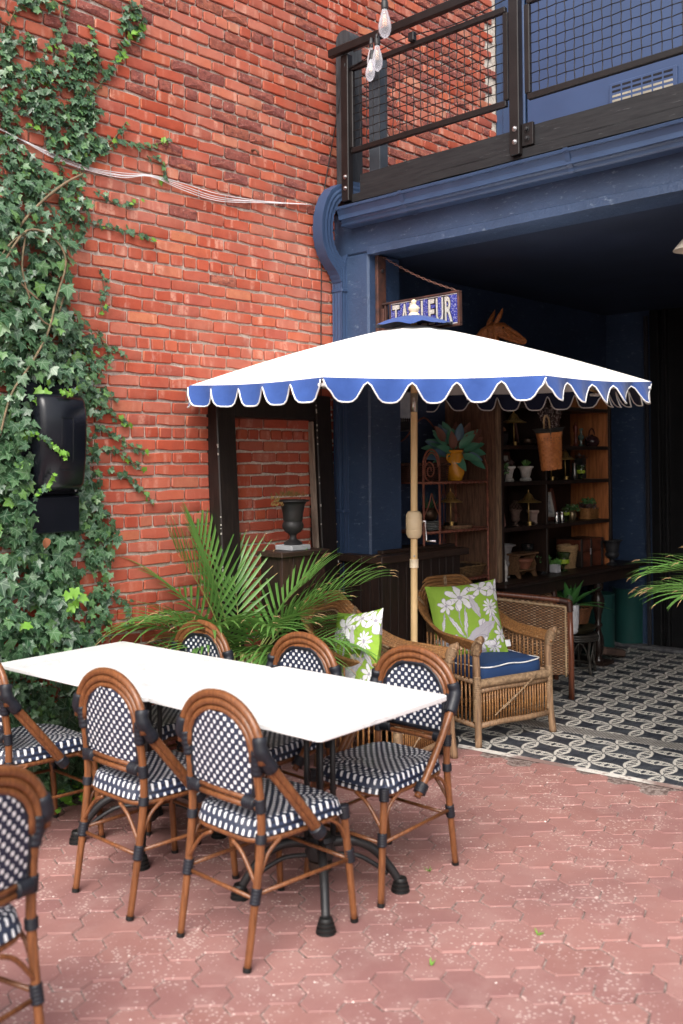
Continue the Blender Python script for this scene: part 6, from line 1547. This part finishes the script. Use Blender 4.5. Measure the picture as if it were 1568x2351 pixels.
for i in range(6):
    a=2*PI*i/6+.3; obj('leg',M().tube(spline([(.165*math.cos(a),.165*math.sin(a),.27),(.15*math.cos(a),.15*math.sin(a),.15),(.17*math.cos(a),.17*math.sin(a),0)],4),.011,8),DKR,st,smooth=True)
    obj('arch_brace',M().tube([(.16*math.cos(a+PI/3*t_),.16*math.sin(a+PI/3*t_),.08+.17*math.sin(PI*t_)) for t_ in [j/8 for j in range(9)]],.006,6),DKR,st,smooth=True)
obj('seat',M().lathe([(.17,.298),(0,.305)],30),DKR,st)
lathe_thing('metal_tray','shallow dark brass tray under the white pot on the black stool','tray',(6.80,3.98,.311),[(.13,0),(.14,.004),(.172,.045),(.176,.045),(.17,.05),(.13,.01),(0,.008)],mat('dark_brass_tray',(.10,.085,.05),.35,.7),n=36)
ag=thing('potted_agave','green agave in a tall white pot on the black stool','plant',(6.66,3.93,.3205))
obj('pot',M().lathe([(.045,0),(.062,.02),(.068,.10),(.072,.215),(.073,.222),(.066,.222),(.062,.19),(0,.19)],28),mat('glossy_white_pot',(.74,.74,.78),.3),ag,smooth=45)
AGM=leafmat('agave_leaf',(.05,.17,.045),(.08,.24,.06),.2,.35)
for i in range(20):
    a=i*2.399; e=.12+.075*i; L=.15+.011*min(i,14); d=Vector((math.cos(a)*math.sin(e),math.sin(a)*math.sin(e),math.cos(e)*1.0))
    big_leaf(ag,(.012*math.cos(a),.012*math.sin(a),.205),d,L*1.1,.06 if i>3 else .05,AGM,.30*(i/10)-.15,n=8,up=Vector((-math.cos(a),-math.sin(a),.3)))
basket('orange brown slatted basket on the tray behind the white pot',(6.93,4.03,.36),.17,.17,.12,mat('slat_basket_wood',(.27,.11,.05),.5,c2=(.16,.065,.03),sc_=20),rnd=True,flare=1.35,nz=12)
bk=thing('stone_block','rough brown stone wedge on the tiles before the green bin','stone',(7.40,4.0,0)); obj('block',M().box(-.18,.18,-.06,.06,0,.10,b=.02).xf(Matrix(((1,0,0,0),(0,1,0,0),(-.2,0,.7,0.03),(0,0,0,1)))),mat('brown_stone',(.10,.06,.045),.85,c2=(.05,.03,.025),bump=.6),bk)
bk.location.z=.003
# small plant peeking between rattan chairs and the rack
t=grass_plant('small_succulent','pale green succulent sprigs peeping between the rattan backs under the rack',(*pl(1062,4.02,0)[:2],.0),[(.08,0),(.10,.70),(.09,.70),(0,.68)],mat('charcoal_planter',(0,0,0)),70,.085,1.3,leafmat('pale_succulent',(.12,.24,.12),(.18,.30,.15),.1),.012)
# ---------------- sign ----------------
sg=thing('hanging_sign','blue and silver mosaic sign in a rusty frame hanging from a chain','sign',(4.66,4.065,2.565))
SR=R(-.8); sg.rotation_euler=(SR,0,0)
RST=mat('rusty_sign_iron',(.13,.055,.04),.6,.4,c2=(.05,.03,.028),sc_=18,bump=.3,bs=70)
def sb(name,*a,mt=RST,b=.002): return obj(name,M().box(*a,b=b),mt,sg)
LN=.615; HT=.205; zb=-.135
sb('frame_rail',-.016,.016,-LN,-.0,zb+HT-.012,zb+HT); sb('frame_rail',-.016,.016,-LN,-.085,zb,zb+.012); sb('frame_side',-.016,.016,-LN,-LN+.014,zb+.0125,zb+HT-.0125); sb('frame_side',-.014,.014,-.085,-.073,zb+.0125,zb+HT-.0125); sb('hinge_bar',-.01,.01,-.045,-.03,-.3,zb+HT-.0125)
k=N('blue_mosaic'); vo=k.n('ShaderNodeTexVoronoi'); k.L.new(k.objc(),vo.inputs['Vector']); vo.inputs['Scale'].default_value=260; sc2=k.n('ShaderNodeSeparateColor'); k.L.new(vo.outputs['Color'],sc2.inputs[0])
k.col(k.ramp(sc2.outputs[0],[(0,(.008,.012,.13)),(.45,(.02,.03,.24)),(.75,(.06,.08,.34)),(.95,(.25,.26,.45)),(1,(.4,.4,.5))])); k.set(rough=.25); k.bump(sc2.outputs[1],.5,.002); MOS=k.m
k=N('silver_mosaic'); vo=k.n('ShaderNodeTexVoronoi'); k.L.new(k.objc(),vo.inputs['Vector']); vo.inputs['Scale'].default_value=420; sc2=k.n('ShaderNodeSeparateColor'); k.L.new(vo.outputs['Color'],sc2.inputs[0])
k.col(k.ramp(sc2.outputs[0],[(0,(.22,.22,.20)),(.4,(.5,.5,.46)),(1,(.75,.75,.70))])); k.set(rough=.3,metal=.2); SMO=k.m
sb('mosaic_panel',-.008,.006,-LN+.0145,-.0855,zb+.0125,zb+HT-.0125,mt=MOS,b=0)
for z in (zb+.016,zb+HT-.016): sb('white_border',-.0095,-.0081,-LN+.017,-.088,z-.0025,z+.0025,mt=SMO,b=0)
wtot=LN-.12; xs=[.0,.125,.265,.335,.455,.575,.70,.845]
def letter(ch_,y0,w_):
    out=[]
    for off,thk,mt_,zf in ((.030,.0018,mat('black_outline',(.006,.006,.008),.5),0),(.0,.0030,SMO,1)):
        cu_=bpy.data.curves.new('letter','FONT'); cu_.body=ch_; cu_.size=1.0; cu_.extrude=.001; cu_.offset=.018+off; cu_.resolution_u=3
        ob=bpy.data.objects.new('letter',cu_); COL.objects.link(ob); dg=bpy.context.evaluated_depsgraph_get(); me=bpy.data.meshes.new_from_object(ob.evaluated_get(dg)); bpy.data.objects.remove(ob); bpy.data.curves.remove(cu_)
        xsn=[v_.co.x for v_ in me.vertices]; ysn=[v_.co.y for v_ in me.vertices]; x0,x1,y0_,y1_=min(xsn),max(xsn),min(ysn),max(ysn)
        H=HT-.052; e=.006 if zf==0 else 0
        for v_ in me.vertices:
            fx=(v_.co.x-x0)/(x1-x0); fy=(v_.co.y-y0_)/(y1_-y0_); zz=v_.co.z
            v_.co=Vector((-.0082-thk*(1 if zz>0 else .2), -(y0-e+fx*(w_+2*e)), zb+.026-e+fy*(H+2*e)))
        me.materials.clear(); me.materials.append(mt_); me.update(); out.append(me)
    l=obj('letter',out[1],parent=sg); obj('letter_outline',out[0],parent=l)
y=.100
for ch_,w_ in (('T',.056),('A',.060),('I',.018),('L',.046),('L',.046),('E',.046),('U',.054),('R',.056)):
    letter(ch_,y,w_); y+=w_+.0115
pst=thing('sign_post','dark rusty iron plate bolted to the jamb that carries the mosaic sign','bracket',(4.65,4.058,2.2))
obj('plate',M().box(-.04,.04,-.008,.016,0,.735,b=.003),RST,pst); obj('bolt',M().lathe([(.012,0),(.012,.006),(0,.009)],8,m=RX(PI/2),c=(0,-.008,.64)),BOLT,pst); obj('arm',M().box(-.012,.012,-.03,-.0085,.25,.40,b=.002),RST,pst)
chn=thing('sign_chain','rusty link chain holding up the free end of the mosaic sign','chain',(4.655,4.04,2.93))
a=Vector((4.655,4.04,2.925)); b_=Vector((4.66,3.475,2.645)); n=26; dv=(b_-a)/n; L_=dv.length*.66
for i in range(n):
    c=a+dv*(i+.5)-Vector((0,0,.02*math.sin(PI*(i+.5)/n))); dn_=dv.normalized(); s_=(Vector((1,0,0)) if i%2 else dn_.cross(Vector((1,0,0)))).normalized(); s_=(s_-dn_*s_.dot(dn_)).normalized()
    obj('link',M().tube([c+dn_*L_*math.cos(t_)+s_*.0055*math.sin(t_)-chn.location for t_ in [2*PI*j/10 for j in range(10)]],.0017,5,closed=True),mat('rusty_chain',(.25,.13,.10),.6,.5),chn,smooth=True)
# ---------------- carved horse head ----------------
hx=pl(1150,4.16,0)[0]; hh=thing('horse_head','carved red brown wooden horse head on top of the cupboard','sculpture',(hx-.02,4.16,2.346)); HW=wood('carved_teak',(.62,.20,.06),(.26,.08,.026),.4,axis=0,sc_=7,bump=.9)
def horse():
    A=RT; m=M(); prof=[] # spine in picture-like frame: a along RT, z up
    ctr=[(-.17,-.05,.115,.075),(-.15,.05,.115,.07),(-.11,.15,.105,.062),(-.065,.225,.09,.055),(-.015,.265,.072,.052),(.03,.262,.062,.050),(.075,.238,.053,.044),(.12,.213,.042,.036),(.16,.195,.034,.030),(.185,.183,.032,.028),(.205,.172,.018,.018)]
    n=16
    for i,(a,z,ra,rb_) in enumerate(ctr):
        j=min(i+1,len(ctr)-1); k_=max(i-1,0); t=Vector((ctr[j][0]-ctr[k_][0],0,ctr[j][1]-ctr[k_][1])).normalized(); nn=Vector((-t.z,0,t.x))
        for q in range(n):
            an=2*PI*q/n; rd=1-.10*abs(math.sin(an*2.5+i*.6))
            v_=nn*math.cos(an)*ra*rd; w=math.sin(an)*rb_*rd
            p=RT*(a+v_.x)+Vector((0,0,z+v_.z))+FW*w; m.v.append(tuple(p))
    for i in range(len(ctr)-1):
        for q in range(n): m.f.append((i*n+q,i*n+(q+1)%n,(i+1)*n+(q+1)%n,(i+1)*n+q))
    m.f.append(tuple(range(n))); m.f.append(tuple(reversed(range(len(m.v)-n,len(m.v))))); return m
obj('head',horse(),HW,hh,smooth=18)
def pa(a,z,f=0): return RT*a+Vector((0,0,z))+Vector((FW.x,FW.y,0))*f
for f,dx in ((-.035,.0),(.035,-.045)):
    b0=pa(-.02+dx,.31,f); tip=pa(.03+dx,.425,f*1.2); sd_=pa(.024,.01,0); m=M(); base_=len(m.v)
    for t_,w_ in ((0,.8),(.3,1.15),(.65,.8),(1,.05)):
        c=b0+(tip-b0)*t_; 
        for an in range(8): q=2*PI*an/8; m.v.append(tuple(c+sd_*w_*math.cos(q)+Vector((FW.x,FW.y,0))*.012*w_*math.sin(q)))
    for i in range(3):
        for j in range(8): m.f.append((i*8+j,i*8+(j+1)%8,(i+1)*8+(j+1)%8,(i+1)*8+j))
    obj('ear',m,HW,hh,smooth=True)
for i,(a,z,da,dz) in enumerate(((-.13,.22,.07,-.22),(-.09,.27,.06,-.26),(-.05,.30,.04,-.22),(.02,.27,.09,-.10),(-.01,.22,.12,-.05),(.05,.28,.13,-.08),(.06,.19,.12,-.035))):
    obj('carved_ridge',M().tube(spline([pa(a,z,-.05),pa(a+da*.5,z+dz*.5,-.062),pa(a+da,z+dz,-.045)],4),[.004+.010*math.sin(PI*j/8) for j in range(9)],6),HW,hh,smooth=True)
obj('eye',M().lathe([(0,-.008),(.010,0),(0,.008)],10,c=pa(.03,.278,-.052)),mat('dark_carved_eye',(.03,.012,.008),.3),hh,smooth=True)
obj('base_block',M().box(-.19,.02,-.07,.07,-.0,.05,b=.008),HW,hh)
# ---------------- pendant lamp, string lights ----------------
q=at(1592,574,d=5.0); pn=thing('pendant_lamp','pale round pendant lamp shade at the right picture edge under the ceiling','lamp',q)
obj('lamp_shade',M().lathe([(.02,.07),(.05,.06),(.085,.02),(.10,.0),(.098,.0),(.08,.015),(.05,.05),(0,.06)],32),mat('beige_enamel',(.55,.50,.42),.4),pn,smooth=50)
obj('cord',M().tube([(0,0,.07),(0,0,max(.1,2.95-q.z))],.004,6),BLK,pn)
slt=thing('string_lights','black festoon cord with clear pear bulbs crossing above the balcony rail','lights',(3.0,2.6,3.5))
GL=N('clear_bulb_glass'); GL.col((.9,.9,.95)); GL.set(rough=.05,metal=.0,spec=.8); tn=GL.n('ShaderNodeBsdfTransparent'); tn.inputs[0].default_value=(.93,.93,.96,1); lw=GL.n('ShaderNodeLayerWeight'); lw.inputs[0].default_value=.35; mx=GL.n('ShaderNodeMixShader'); GL.L.new(GL.math('MULTIPLY_ADD',lw.outputs['Facing'],.75,.10,clamp=True),mx.inputs[0]); GL.L.new(tn.outputs[0],mx.inputs[1]); GL.L.new(GL.b.outputs[0],mx.inputs[2]); GL.L.new(mx.outputs[0],[n_ for n_ in GL.t.nodes if n_.type=='OUTPUT_MATERIAL'][0].inputs[0]); GLm=GL.m
FIL=mat('amber_filament',(.75,.40,.15),.3,.5)
def bulb(px,py,d,s,tilt=0):
    c=at(px,py,d=d)-slt.location; mt_=Matrix.Translation(c)@RY(tilt)
    obj('socket',M().lathe([(.011*s,.0),(.0175*s,.002),(.018*s,.028),(.0145*s,.032),(.0145*s,.048),(.006*s,.052)],16,m=mt_),BLK,slt,smooth=40)
    b2=obj('bulb',M().lathe([(.012*s,.0),(.016*s,-.012),(.0255*s,-.04),(.0315*s,-.065),(.030*s,-.085),(.021*s,-.103),(.008*s,-.113),(0,-.114)],24,m=mt_),GLm,slt,smooth=True)
    for i in range(5): a=2*PI*i/5; obj('filament',M().tube([(.006*s*math.cos(a),.006*s*math.sin(a),-.025*s),(.010*s*math.cos(a+.4),.010*s*math.sin(a+.4),-.082*s)],.0007,4,).xf(mt_),FIL,b2)
    return c+Vector((0,0,.052*s))
tops=[bulb(883,22,3.9,.82),bulb(866,105,4.35,.76),bulb(853,137,4.9,.76,.15),bulb(852,110,5.0,.68)]
P=[at(760,-330,d=3.2)-slt.location,at(883,-60,d=3.85)-slt.location,at(868,20,d=4.3)-slt.location,at(852,60,d=4.9)-slt.location,Vector((4.42,4.13,4.15))-slt.location]
obj('cord',M().tube(spline([at(900,-250,d=3.4)-slt.location,at(883,-8,d=3.9)-slt.location,at(866,86,d=4.35)-slt.location,at(853,100,d=4.9)-slt.location,at(812,118,X=4.42)-slt.location],6),.003,6),BLK,slt,smooth=True)
wc=thing('rail_cable','thin black cable clipped beneath the balcony handrail with a small black box','cable',(4.42,3.6,4.15))
obj('cord',M().tube(spline([(0,.5,-.08),(0,.2,-.035),(0,.0,-.03),(0,-.35,-.06),(0,-.75,-.02)],6),.0035,5),BLK,wc,smooth=True); obj('clip_box',M().box(-.018,.018,-.02,.02,-.065,-.012,b=.004),BLK,wc)
# ---------------- ivy ----------------
k=N('ivy_leaf'); g=k.n('ShaderNodeNewGeometry'); r=k.math('FRACT',k.math('ADD',g.outputs['Random Per Island'],k.n('ShaderNodeObjectInfo').outputs['Random'])); uv=k.n('ShaderNodeUVMap').outputs[0]
s=k.n('ShaderNodeSeparateXYZ'); k.L.new(uv,s.inputs[0])
b=k.ramp(r,[(0,(.022,.062,.028)),(.35,(.038,.098,.044)),(.7,(.060,.135,.058)),(.9,(.085,.18,.07)),(1,(.13,.27,.06))])
an=k.math('ARCTAN2',s.outputs[1],s.outputs[0]); rad=k.math('SQRT',k.math('ADD',k.math('MULTIPLY',s.outputs[0],s.outputs[0]),k.math('MULTIPLY',s.outputs[1],s.outputs[1])))
vn=None
for a in (0,.95,-.95,1.9,-1.9):
    d=k.math('ABSOLUTE',k.math('MULTIPLY',k.math('SINE',k.math('SUBTRACT',an,a)),rad)); f=k.math('MULTIPLY',k.math('LESS_THAN',d,.022),k.math('GREATER_THAN',k.math('COSINE',k.math('SUBTRACT',an,a)),0)); vn=f if vn is None else k.math('MAXIMUM',vn,f)
b=k.mix(k.math('MULTIPLY',vn,.5),b,(.26,.36,.24)); k.col(b); k.set(rough=.33,spec=.55)
def ivm(k,b,tr,name):
    ts=k.n('ShaderNodeBsdfTranslucent'); k.L.new(b,ts.inputs[0]); mx=k.n('ShaderNodeMixShader'); mx.inputs[0].default_value=tr
    out=[n_ for n_ in k.t.nodes if n_.type=='OUTPUT_MATERIAL'][0]; k.L.new(k.b.outputs[0],mx.inputs[1]); k.L.new(ts.outputs[0],mx.inputs[2]); k.L.new(mx.outputs[0],out.inputs[0]); return k.m
IVY=ivm(k,b,.15,''); IVB=leafmat('young_ivy_leaf',(.13,.30,.035),(.20,.40,.05),.3,.4); STMI=mat('ivy_stem',(.22,.15,.09),.8,c2=(.10,.09,.05),sc_=30)
def ivy_mesh(v):
    rnd=random.Random(v)
    o=[(0,-.0),(-.18,-.42),(-.55,-.38),(-.30,-.02)]
    # outline in leaf frame: +x is the tip
    pol=[(1.0,0),(.68,.20),(.46,.29),(.50,.60),(.22,.49),(-.02,.46),(-.26,.52),(-.27,.24),(-.14,.0)]
    pts=[(x*rnd.uniform(.9,1.08),y*rnd.uniform(.88,1.1)) for x,y in pol]; low=[(x*rnd.uniform(.92,1.08),-y*rnd.uniform(.88,1.1)) for x,y in reversed(pol[1:-1])]
    pts[0]=(pts[0][0],0); out=pts+low; m=M(); m.v.append((.05,0,.0)); m.uv[0]=(.05,0)
    for x,y in out:
        z=-.10*(x*x)-.05*abs(y)+ .16*abs(y)*(1 if True else 0)-.12*max(0,x-.5)
        m.v.append((x,y,z+rnd.uniform(-.02,.02))); m.uv[len(m.v)-1]=(x+.0,y)
    n=len(out)
    for i in range(n): m.f.append((0,1+i,1+(i+1)%n))
    return m
IV=[ivy_mesh(i) for i in range(8)]; IVm=[m.mesh('leaf',IVY,True) for m in IV]; IVbm=[m.mesh('leaf',IVB,True) for m in IV]
ivp=thing('ivy_plant','dense dark green ivy climbing the brick wall around the black meter box','plant',(2.4,4.34,0))
def leafM(X,z,off,size,ang=None,tilt=None):
    # leaf tip hangs down, face looks away from the wall and up
    a=ang if ang is not None else random.gauss(-PI/2,.75)
    nx=random.gauss(0,.38); nz=random.gauss(.45,.35); nr=Vector((nx,-1,nz)).normalized()
    t=Vector((math.cos(a),0,math.sin(a))); t=(t-nr*t.dot(nr)).normalized(); w=nr.cross(t)
    return Matrix(((t.x*size,w.x*size,nr.x*size,X),(t.y*size,w.y*size,nr.y*size,4.372-off),(t.z*size,w.z*size,nr.z*size,z),(0,0,0,1)))
leaves=[]
def W_(px,py): q=at(px,py,Y=4.37); return q.x,q.z
bnd=[(0,205),(380,60),(430,150),(470,200),(520,180),(570,178),(600,140),(650,135),(700,160),(760,205),(830,232),(900,238),(960,220),(1060,215),(1150,235),(1230,250),(1330,240),(1400,250),(1480,225),(1560,215),(1640,215),(1760,240),(1880,290)]
def bx_(y):
    for (y0,x0),(y1,x1) in zip(bnd,bnd[1:]):
        if y0<=y<=y1: return x0+(x1-x0)*(y-y0)/(y1-y0)
    return 0
random.seed(5)
blobs=[(175,340,60,28),(37,395,42,50),(100,480,85,75),(85,235,38,40),(182,265,34,60),(182,140,38,36),(304,52,34,38),(80,10,38,20),(12,160,22,90),(110,180,60,30),(10,300,20,60),(60,100,22,16),(150,300,40,30)]
def dens(px,py):
    d=0
    if py>430:
        b_=bx_(py)+14*noise.noise(Vector((py*.02,px*.01,3)))
        if px<b_: d=1 if px<b_-25 else .5
        if 560<py<780 and px>120: d*=.8
        hole=noise.noise(Vector((px*.014,py*.014,7)))
        if hole>.30: d*=.15
        if 1230<py<1300 and 150<px<190: d*=.1
    else:
        for (bx0,by0,rx,ry) in blobs:
            q=((px-bx0)/(rx*1.18))**2+((py-by0)/(ry*1.18))**2
            if q<1: d=max(d,1 if q<.5 else .6)
        if px<0 and py<430: d=.35
    return d
N0=0
while len(leaves)<5800 and N0<90000:
    N0+=1; X=random.uniform(1.55,3.05); z=random.uniform(.02,4.1)
    q=proj((X,4.37,z)); px,py=q[0],q[1]
    if px<-900: continue
    if px<-30 and random.random()<.75: continue
    if random.random()>dens(px,py): continue
    inbox=2.29<X<2.64 and 1.31<z<2.05
    if inbox: continue
    size=random.choice([.024,.030,.036,.042,.050,.062])*random.uniform(.85,1.15)
    if py<560 or px>170: size=min(size,.04)
    if py<300: size=min(size,.036)
    thick=.13 if px<130 and py>480 else .06
    if py<420: thick=.03
    off=.012+thick*random.random()**1.0
    leaves.append((X,z,off,size,None,0))
# some leaves around and over the meter box edge
for _ in range(420):
    e=random.random()
    if e<.40: X=2.285+random.gauss(0,.022); z=random.uniform(1.25,2.05); off=random.uniform(.03,.17)
    elif e<.65: X=random.uniform(2.29,2.63); z=2.055+random.gauss(.02,.03); off=random.uniform(.03,.12)
    elif e<.85: X=2.655+random.gauss(.01,.02); z=random.uniform(1.3,2.05); off=random.uniform(.01,.06)
    else: X=random.uniform(2.29,2.63); z=1.28+random.gauss(0,.025); off=random.uniform(.03,.12)
    leaves.append((X,z,off,random.uniform(.026,.052),None,0))
for _ in range(60): leaves.append((random.uniform(2.24,2.34),random.uniform(1.30,1.85),random.uniform(.12,.2),random.uniform(.035,.06),None,0))
tend=[[(0,215),(60,245),(150,250),(200,225),(250,160),(290,95),(335,55)],[(150,-20),(140,60),(95,130),(60,200)],[(0,130),(25,40),(60,-10)],[(0,330),(60,290),(130,270),(200,250)],
 [(215,240),(200,330),(180,400),(175,470)],[(100,260),(110,340),(150,420),(175,480)],[(223,345),(273,330),(317,337),(360,330),(387,325)],[(335,360),(372,377),(367,434)],[(248,330),(275,300),(287,280)],
 [(213,440),(268,471),(317,468)],[(174,515),(248,521),(310,541),(357,553)],[(200,907),(230,905),(262,918)],[(225,935),(250,945),(266,961),(297,977)],[(226,987),(270,1008),(312,1030),(330,1037)],[(230,1027),(280,1047),(312,1071),(320,1080)],[(244,1079),(284,1097),(313,1117),(345,1150)],
 [(223,1367),(276,1374),(288,1410),(292,1446)],[(120,70),(125,130),(100,200)],[(230,820),(262,805),(285,828)],[(215,760),(240,800),(250,850)],[(225,620),(235,660),(225,720)],[(205,150),(215,110),(205,60)]]
stems=[]
for ti,T_ in enumerate(tend):
    P=spline([(x,y,0) for x,y in T_],8); acc=0; WP=[]
    for i in range(len(P)-1):
        x,z=W_(P[i].x,P[i].y); WP.append(Vector((x,4.362-.012*math.sin(i*.5)**2,z)))
        x2,z2=W_(P[i+1].x,P[i+1].y); seg=math.hypot(x2-x,z2-z); acc+=seg; dirn=math.atan2(z2-z,x2-x); fr_=i/len(P)
        while acc>.014:
            acc-=.014; sdg=random.choice([-1,1]); sz=random.uniform(.018,.032)*(1 if ti not in (0,) or fr_<.6 else 1.35)
            young=1 if (fr_>.78 and random.random()<.7) or random.random()<.06 else 0
            leaves.append((x+random.gauss(0,.010),z+random.gauss(0,.010),random.uniform(.012,.04),sz,dirn+sdg*random.uniform(.5,1.3),young))
    stems.append(WP)
# two trails in front of the meter box
for T_,yf in (([(62,990),(98,1005),(124,1031),(150,1048)],.155),([(80,1135),(104,1117),(122,1092)],.165),([(190,880),(165,900),(140,895)],.13)):
    P=spline([(x,y,0) for x,y in T_],10); WP=[]
    for i,p in enumerate(P):
        q=at(p.x,p.y,Y=4.30-yf); WP.append(q.copy())
        for _ in range(1): leaves.append((q.x+random.gauss(0,.006),q.z+random.gauss(0,.008),4.372-q.y+random.uniform(0,.02),random.uniform(.017,.026),random.uniform(-2.6,.3),1 if i>len(P)*.5 else (random.random()<.3)))
    stems.append(WP)
for _ in range(26):
    c=random.choice([(120,1365),(150,1490),(40,1190),(15,1420),(128,1385),(240,1495),(70,895),(30,1000)]); x,z=W_(c[0]+random.gauss(0,12),c[1]+random.gauss(0,12)); leaves.append((x,z,random.uniform(.13,.17),random.uniform(.03,.05),None,1))
def lvis(l):
    q=proj((l[0],4.37-l[2],l[1])); 
    if not(-5<q[0]<1573 and -5<q[1]<2351): return 0
    if q[1]>1500: return 0
    return (l[3]/q[2])*(.3+l[2]*8)
order=sorted(range(len(leaves)),key=lambda i:-lvis(leaves[i])); top=set(order[:300]); rest={0:M(),1:M()}
for i,l in enumerate(leaves):
    mt_=leafM(*l[:5]); j=random.randrange(8)
    if i in top:
        o=bpy.data.objects.new('leaf',(IVbm if l[5] else IVm)[j]); COL.objects.link(o); o.parent=ivp; o.matrix_local=Matrix.Translation((-2.4,-4.34,0))@mt_
    else: rest[int(l[5])].add(IV[j],mt_)
obj('foliage',rest[0],IVY,ivp,smooth=True,world=True,kind='stuff'); obj('young_foliage',rest[1],IVB,ivp,smooth=True,world=True,kind='stuff')
for WP in stems: obj('vine',M().tube(WP,.0028,5),STMI,ivp,smooth=True,world=True)
# woody stems in front of the mass
for T_,r_,o_ in (([(0,1000),(25,905),(75,830),(110,760),(128,690),(150,600),(120,545),(60,530),(10,600)],.0055,.13),([(10,570),(60,500),(105,455),(150,420),(190,400)],.007,.07),([(60,530),(50,620),(75,700),(100,740),(150,760)],.0045,.12),([(130,560),(155,590),(152,660),(135,720),(150,770)],.005,.11),([(20,560),(40,640),(90,690)],.0045,.12),([(0,590),(40,545),(90,548),(125,590)],.0045,.12)):
    P=[at(x,y,Y=4.37-o_)+Vector((0,-.006*(i%2),0)) for i,(x,y) in enumerate(T_)]; obj('woody_stem',M().tube(spline(P,6),r_,6),STMI,ivp,smooth=True,world=True)
big_leaf(ivp,at(104,1235,Y=4.22)-ivp.location,(.2,0,-1),.055,.045,mat('dead_leaf',(.30,.11,.05),.7),.5,'dead_leaf',up=Vector((0,-1,.2)))
# ground ivy below the table
gi=thing('ground_ivy','low bright green ivy growing out of the paving under the table by the wall','plant',(2.5,4.2,0)); m=M()
for _ in range(420):
    X=random.uniform(1.6,3.2); Y=4.33-abs(random.gauss(0,.10)); sz=random.uniform(.02,.035); a=random.uniform(0,2*PI); nr=Vector((random.gauss(0,.35),random.gauss(-.4,.3),1)).normalized(); t=Vector((math.cos(a),math.sin(a),0)); t=(t-nr*t.dot(nr)).normalized(); w=nr.cross(t); z=random.uniform(.015,.10)*(1-(4.33-Y)*2.2)
    m.add(IV[random.randrange(8)],Matrix(((t.x*sz,w.x*sz,nr.x*sz,X),(t.y*sz,w.y*sz,nr.y*sz,Y),(t.z*sz,w.z*sz,nr.z*sz,max(.012,z)),(0,0,0,1))))
obj('foliage',m,IVB,gi,smooth=True,world=True,kind='stuff')
# tiny weeds in the joints, fallen bits
wd=thing('joint_weeds','tiny green weeds sprouting in the paver joints','weed',(2.8,2.2,0)); m=M()
for px,py in ((985,2000),(1236,2148),(990,2217)):
    c=at(px,py,z=.0)
    for _ in range(9):
        d=Vector((random.uniform(-1,1),random.uniform(-1,1),random.uniform(.2,.8))).normalized()*random.uniform(.012,.03); s_=d.cross(Vector((0,0,1))).normalized()*.003; m.quad(c-s_,c+s_,c+d+s_*.2,c+d-s_*.2)
obj('blades',m,IVB,wd,smooth=False,world=True,kind='stuff')
